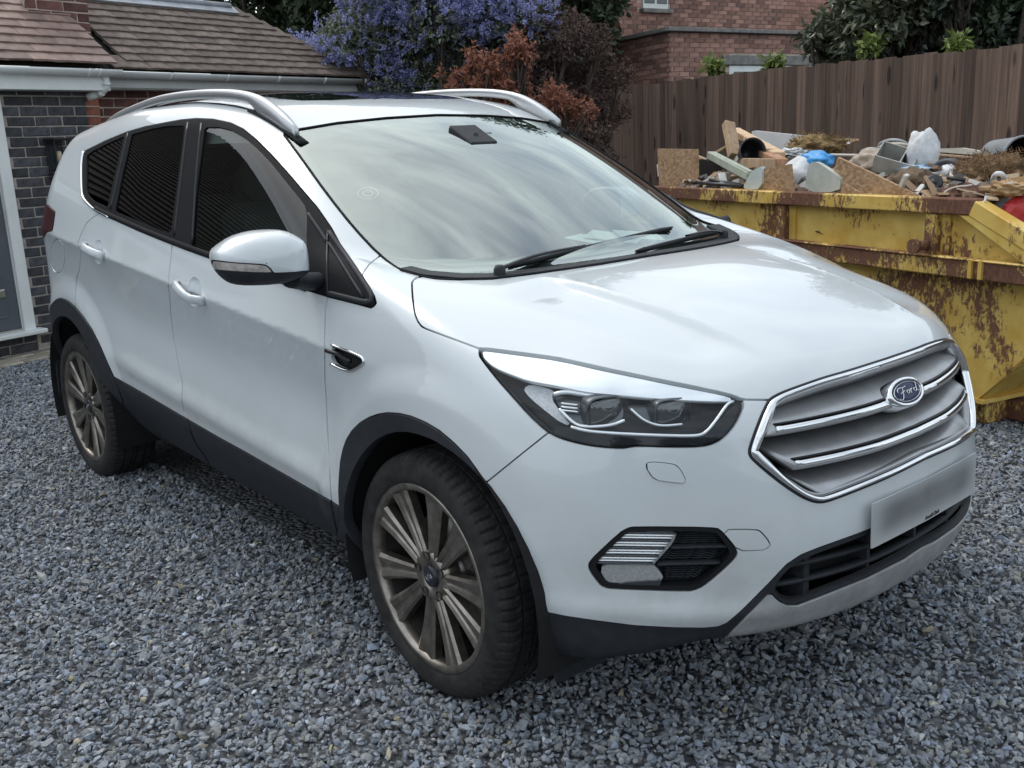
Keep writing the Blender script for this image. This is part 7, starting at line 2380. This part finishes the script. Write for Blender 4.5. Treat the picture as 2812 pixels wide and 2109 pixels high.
lump('polythene_sheet', sp(*R3(1690, 430), .80), (.13, .09, .035), POLY, 'crumpled white polythene left of the insulation wool', 'plastic sheet', 7, .6, 4, 4)
sb = lump('sand_sack', sp(*R3(1770, 700), .30), (.11, .11, .11), SACK_W, 'full white sack slumped behind the strand-board offcut', 'sack', 9, .12, 4, 2)
lump('blue_sack', sp(*R3(1960, 520), .38), (.14, .09, .058), SACK_B, 'bright blue plastic sack on top of the white sack', 'sack', 12, .22, 4, 2.2, -.25)
slab('painted_board', [(1825, 880), (1848, 690), (1870, 580), (1905, 535), (1965, 530), (2060, 590), (2212, 690), (2248, 740), (2230, 885)], .05, .03, pmat('pale_sage_board', (.47, .49, .43), rough=.65, var=.18, scale=9), 'pale grey-green board with rounded corner leaning on the rim', 'board', rounds=1)
slab('chipboard_sheet', [(195, 360), (640, 570), (1115, 800), (480, 800), (300, 700), (160, 515)], .07, .018, OSB, 'long strand-board sheet sloping down to the right along the rim', 'board', fun=R4)
slab('timber_board', [(245, 640), (480, 765), (230, 765)], .035, .018, OSB, 'brown triangular board offcut resting on the rim', 'board', fun=R4)
# cables
def coil(name, pts, r, mat, label, cat='cable'):
    mb = MB(); mb.tube(resample(chaikin(pts, 3, False), 90), r, 8); return T(centre(mb.build(name, mat)), label, cat)
def loop(cx, cy, rx, ry, d, t0, t1, n=14, tilt=0.0):
    return [sp(*R4(cx + rx * math.cos(t), cy + ry * math.sin(t)), d + tilt * math.sin(t)) for t in np.linspace(t0, t1, n)]
coil('cable_coil', loop(830, 290, 210, 75, .70, 3.3, 9.2, 24, .12) + [sp(*R4(1100, 300), .6), sp(*R4(700, 345), .45), sp(*R4(120, 335), .42)], .008, CABLE, 'loose coil of cream electrical cable on top of the heap')
coil('cable_coil', loop(800, 260, 165, 85, .76, 2.9, 6.6, 14, .1), .010, CABG, 'grey conduit arching over the cream cable')
coil('cable_coil', loop(560, 330, 120, 62, .66, 2.6, 6.6, 14, .1), .009, CABG, 'grey hose loop left of the cream cable coil')
coil('cable', [sp(*R4(640, 440), .40), sp(*R4(700, 500), .36), sp(*R4(730, 560), .34), sp(*R4(690, 585), .33)], .006, POLY, 'short white cable in front of the beige sack')
lump('beige_sack', sp(*R4(560, 440), .45), (.125, .10, .085), BEIGE, 'slumped beige sack behind the sloping strand-board', 'sack', 15, .3, 4, 3)
mb = MB()
cc_ = sp(*R4(830, 400), .40)
for (dx, dy, dz, sx, sy, sz) in ((0, 0, -.05, .20, .14, .008), (-.10, 0, 0, .006, .14, .10), (.10, 0, 0, .006, .14, .10), (0, .07, 0, .20, .006, .10), (0, -.07, 0, .20, .006, .10)):
    mb.box((dx, dy, dz), (sx, sy, sz))
mb.box((.03, 0, .0), (.006, .13, .09))
o = mb.build('metal_box', pmat('grey_galvanised', (.40, .40, .37), rough=.5, metal=.3, var=.2, scale=10)); o.location = tuple(cc_); o.rotation_euler = (.55, .3, .35); T(o, 'open grey metal box tipped on its side in front of the cable coil', 'box')
o = lump('white_bag', sp(*R4(1110, 340), .50), (.085, .08, .135), SACK_W, 'crumpled white plastic bag standing up beside the cable coil', 'bag', 18, .22, 4, 1.8)
lump('polythene_sheet', sp(*R4(1030, 490), .42), (.10, .07, .025), pmat('pale_blue_polythene', (.36, .48, .60), rough=.4), 'pale blue plastic scrap below the white bag', 'plastic sheet', 19, .6, 3, 4)
slab('painted_board', [(1210, 272), (1540, 260), (1890, 318), (1890, 345), (1600, 330), (1500, 322), (1250, 300)], .95, .02, CREAM, 'flat cream board lying behind the white bag', 'board', fun=R4)
slab('painted_board', [(1270, 325), (1830, 372), (1830, 392), (1270, 340)], .80, .02, PINE, 'thin brown plank under the cream board', 'board', fun=R4)
# black arch and the white lump inside it
cc_ = [sp(*R4(1400 + 165 * math.cos(t), 545 + 135 * math.sin(t)), .45) for t in np.linspace(PI * 1.03, PI * 1.98, 20)]
mb = MB(); mb.tube(cc_, .020, 12); T(centre(mb.build('rubber_ring', pmat('blue_black_rubber', (.03, .036, .044), rough=.5, var=.3, scale=20))), 'dark rubber hoop half buried in the heap', 'hoop')
lump('plaster_lump', sp(*R4(1400, 515), .42), (.055, .05, .035), POLY, 'white plaster lump inside the dark hoop', 'plaster', 22, .25, 3, 3)
slab('plastic_tray', [(1130, 520), (1560, 560), (1665, 515), (1590, 575), (1200, 570)], .40, .08, WHT, 'flat white tray under the dark hoop', 'tray', fun=R4)
# grey tub lying with its mouth to the right
c_ = sp(*R4(2190, 370), .62); Rm = frame(SEX * .93 - SEY * .36, (0, 0, 1))
mb = MB(); mb.lathe([(.0, -.24), (.090, -.24), (.108, .0), (.113, .0), (.113, .012), (.102, .012), (.085, -.225), (0, -.225)], c_, Rm, 36)
tub = T(centre(mb.build('plastic_tub', GRYP)), 'round grey plastic tub lying on its side at the right', 'tub')
mb = MB(); mb.lathe([(.1015, .010), (.100, .0), (.084, -.222), (0, -.222)], c_ - np.array(tub.location), Rm, 36); mb.build('tub_inside', BLKP, tub)
st_ = lump('straw_heap', sp(*R4(1900, 580), .50), (.24, .17, .105), STRAW, 'heap of brown fibrous wadding at the right of the skip', 'wadding', 25, .35, 4, 4)
strand_cover(st_, leaf_mat('brown_fibres', (.13, .075, .035), (.36, .22, .12), .9, .1), 3800, .04, 3, .004)
lump('soil_clod', sp(*R4(1020, 640), .25), (.12, .10, .075), SOIL, 'lump of dry soil right of the sloping strand-board', 'soil', 28, .3, 4, 3)
c_ = sp(*R4(1240, 640), .16); Rm = frame(unit(np.array([.45, -.75, .45])))
mb = MB(); mb.lathe([(0, .024), (.011, .024), (.012, .020), (.030, .022), (.040, .018), (.043, .0), (.043, -.045), (0, -.045)], c_, Rm, 24); T(centre(mb.build('plastic_puck', BLKP)), 'black round plastic fitting in front of the soil lump', 'fitting')
lump('rubble_heap', sp(*R4(1560, 800), .16), (.15, .10, .062), REDR, 'red-brown rubble spilling over the right end of the rim', 'rubble', 31, .35, 4, 4)
for (a, b, lab) in (((1010, 745), (1230, 760), 'black pipe stub lying behind the rim'), ((1210, 755), (1400, 685), 'black pipe stub crossing behind the round fitting'), ((1380, 580), (1580, 610), 'black rod lying under the white tray')):
    mb = MB(); mb.tube([sp(*R4(*a), .12), sp(*R4(*b), .16)], .010, 10); T(centre(mb.build('plastic_pipe', BLKP)), lab, 'pipe')
coil('cable', [sp(*R4(1330, 770), .05), sp(*R4(1380, 715), .07), sp(*R4(1480, 680), .1), sp(*R4(1600, 672), .12), sp(*R4(1650, 660), .14)], .005, CABLE, 'thin pale wire over the red-brown rubble')
coil('cable', [sp(*R4(1800, 785), .04), sp(*R4(1795, 830), .03), sp(*R4(1750, 872), .02)], .0055, POLY, 'short white wire hanging over the rim corner')
coil('waste_pipe', loop(1940, 600, 60, 62, .24, 2.4, 7.4, 14, .05), .013, POLY, 'white plastic waste trap on top of the torn paper', 'pipe')
# torn paper, sacks at the end
slab('torn_paper', [(1815, 820), (1870, 700), (1960, 620), (2110, 575), (2240, 565), (2300, 640), (2230, 740), (2050, 790), (1900, 815)], .18, .02, KRAFT, 'torn brown paper sack over the sacks at the right end', 'paper', rounds=1, fun=R4)
lump('torn_paper_fold', sp(*R4(2080, 700), .16), (.10, .06, .035), KRAFT, 'crumpled fold of brown paper above the red and white sack', 'paper', 33, .6, 4, 4, .4)
s1 = lump('cement_sack', sp(*R4(2060, 960), .30), (.13, .13, .085), SACK_W, 'red and white cement sack at the sloping end of the skip', 'sack', 35, .2, 4, 2.4)
q = sp(*R4(2190, 940), .22)
o = lump('red_band', q - np.array(s1.location), (.045, .12, .075), REDS, 'x', 'x', 36, .12, 4, 2.4)
for k_ in ('label', 'category', 'group'):
    if k_ in o: del o[k_]
o.parent = s1; o.location = tuple(np.array(Matrix.Rotation(-SA, 3, 'Z') @ Vector(q - np.array(s1.location)))); o.rotation_euler = (0, 0, 0)
def pillow(name, c, size, mat, label, rz=0.0, seed=1):
    o = lump(name, c, size, mat, label, 'sack', seed, .12, 4, 2.0, rz); return o
pillow('plaster_sack', sp(*R4(2130, 1130), .28), (.17, .15, .055), SACK_W, 'upper flat white sack stacked under the cement sack', .1, 41)
pillow('plaster_sack', sp(*R4(2160, 1230), .28), (.17, .15, .055), SACK_W, 'middle flat white sack at the sloping end of the skip', -.05, 43)
pillow('plaster_sack', sp(*R4(2180, 1320), .28), (.17, .15, .055), SACK_W, 'lowest flat white sack at the sloping end of the skip', .05, 44)
INKG = pmat('faded_print', (.10, .10, .11), rough=.7)
def sack_text(txt, px, d, size, rot):
    me = text_mesh(txt, size); c = sp(*R4(*px), d)
    o = link_data('printed_lettering', me, INKG, s1)
    Rm = np.stack([SEX, np.array([0, 0, 1.0]), -SEY], 1) @ np.array(Matrix.Rotation(rot, 3, 'Z'))
    Mw = Matrix([[Rm[i][j] for j in range(3)] + [c[i]] for i in range(3)] + [[0, 0, 0, 1]])
    bpy.context.view_layer.update(); o.matrix_world = Mw
sack_text('83 28', (2075, 960), .145, .035, PI / 2)
sack_text('TE 31', (2085, 1110), .120, .030, PI / 2)

# broken bits that nobody could count, spread through the heap
def debris():
    r = np.random.default_rng(77); mb = MB()
    for i in range(520):
        s_ = r.uniform(-2.4, .02); d_ = r.uniform(.09, .62)
        hgt = 1.075 + .20 * d_ + r.uniform(-.03, .03)
        c = SKW(s_, d_, hgt); k = r.random()
        size = (r.uniform(.04, .22), r.uniform(.015, .06), r.uniform(.006, .02)) if k < .6 else (r.uniform(.03, .09), r.uniform(.03, .08), r.uniform(.02, .05))
        mb.box(c, size, euler(r.normal(0, .45), r.normal(0, .45), r.uniform(0, PI)))
    m, n, l, b = new_mat('mixed_debris')
    gi = n.new('ShaderNodeNewGeometry'); rp = n.new('ShaderNodeValToRGB'); rp.color_ramp.interpolation = 'CONSTANT'
    cs_ = [(.42, .29, .17), (.60, .58, .53), (.20, .13, .09), (.52, .40, .27), (.68, .67, .64), (.10, .10, .10), (.33, .22, .14), (.46, .44, .40)]
    while len(rp.color_ramp.elements) < len(cs_): rp.color_ramp.elements.new(.5)
    for i, c in enumerate(cs_): rp.color_ramp.elements[i].position = i / len(cs_); rp.color_ramp.elements[i].color = (*c, 1)
    l.new(gi.outputs['Random Per Island'], rp.inputs['Fac']); l.new(rp.outputs['Color'], b.inputs['Base Color']); b.inputs['Roughness'].default_value = .8
    tag(mb.build('debris', m), 'broken wood, plaster and plastic scraps heaped through the skip load', 'debris', kind='stuff')
debris()
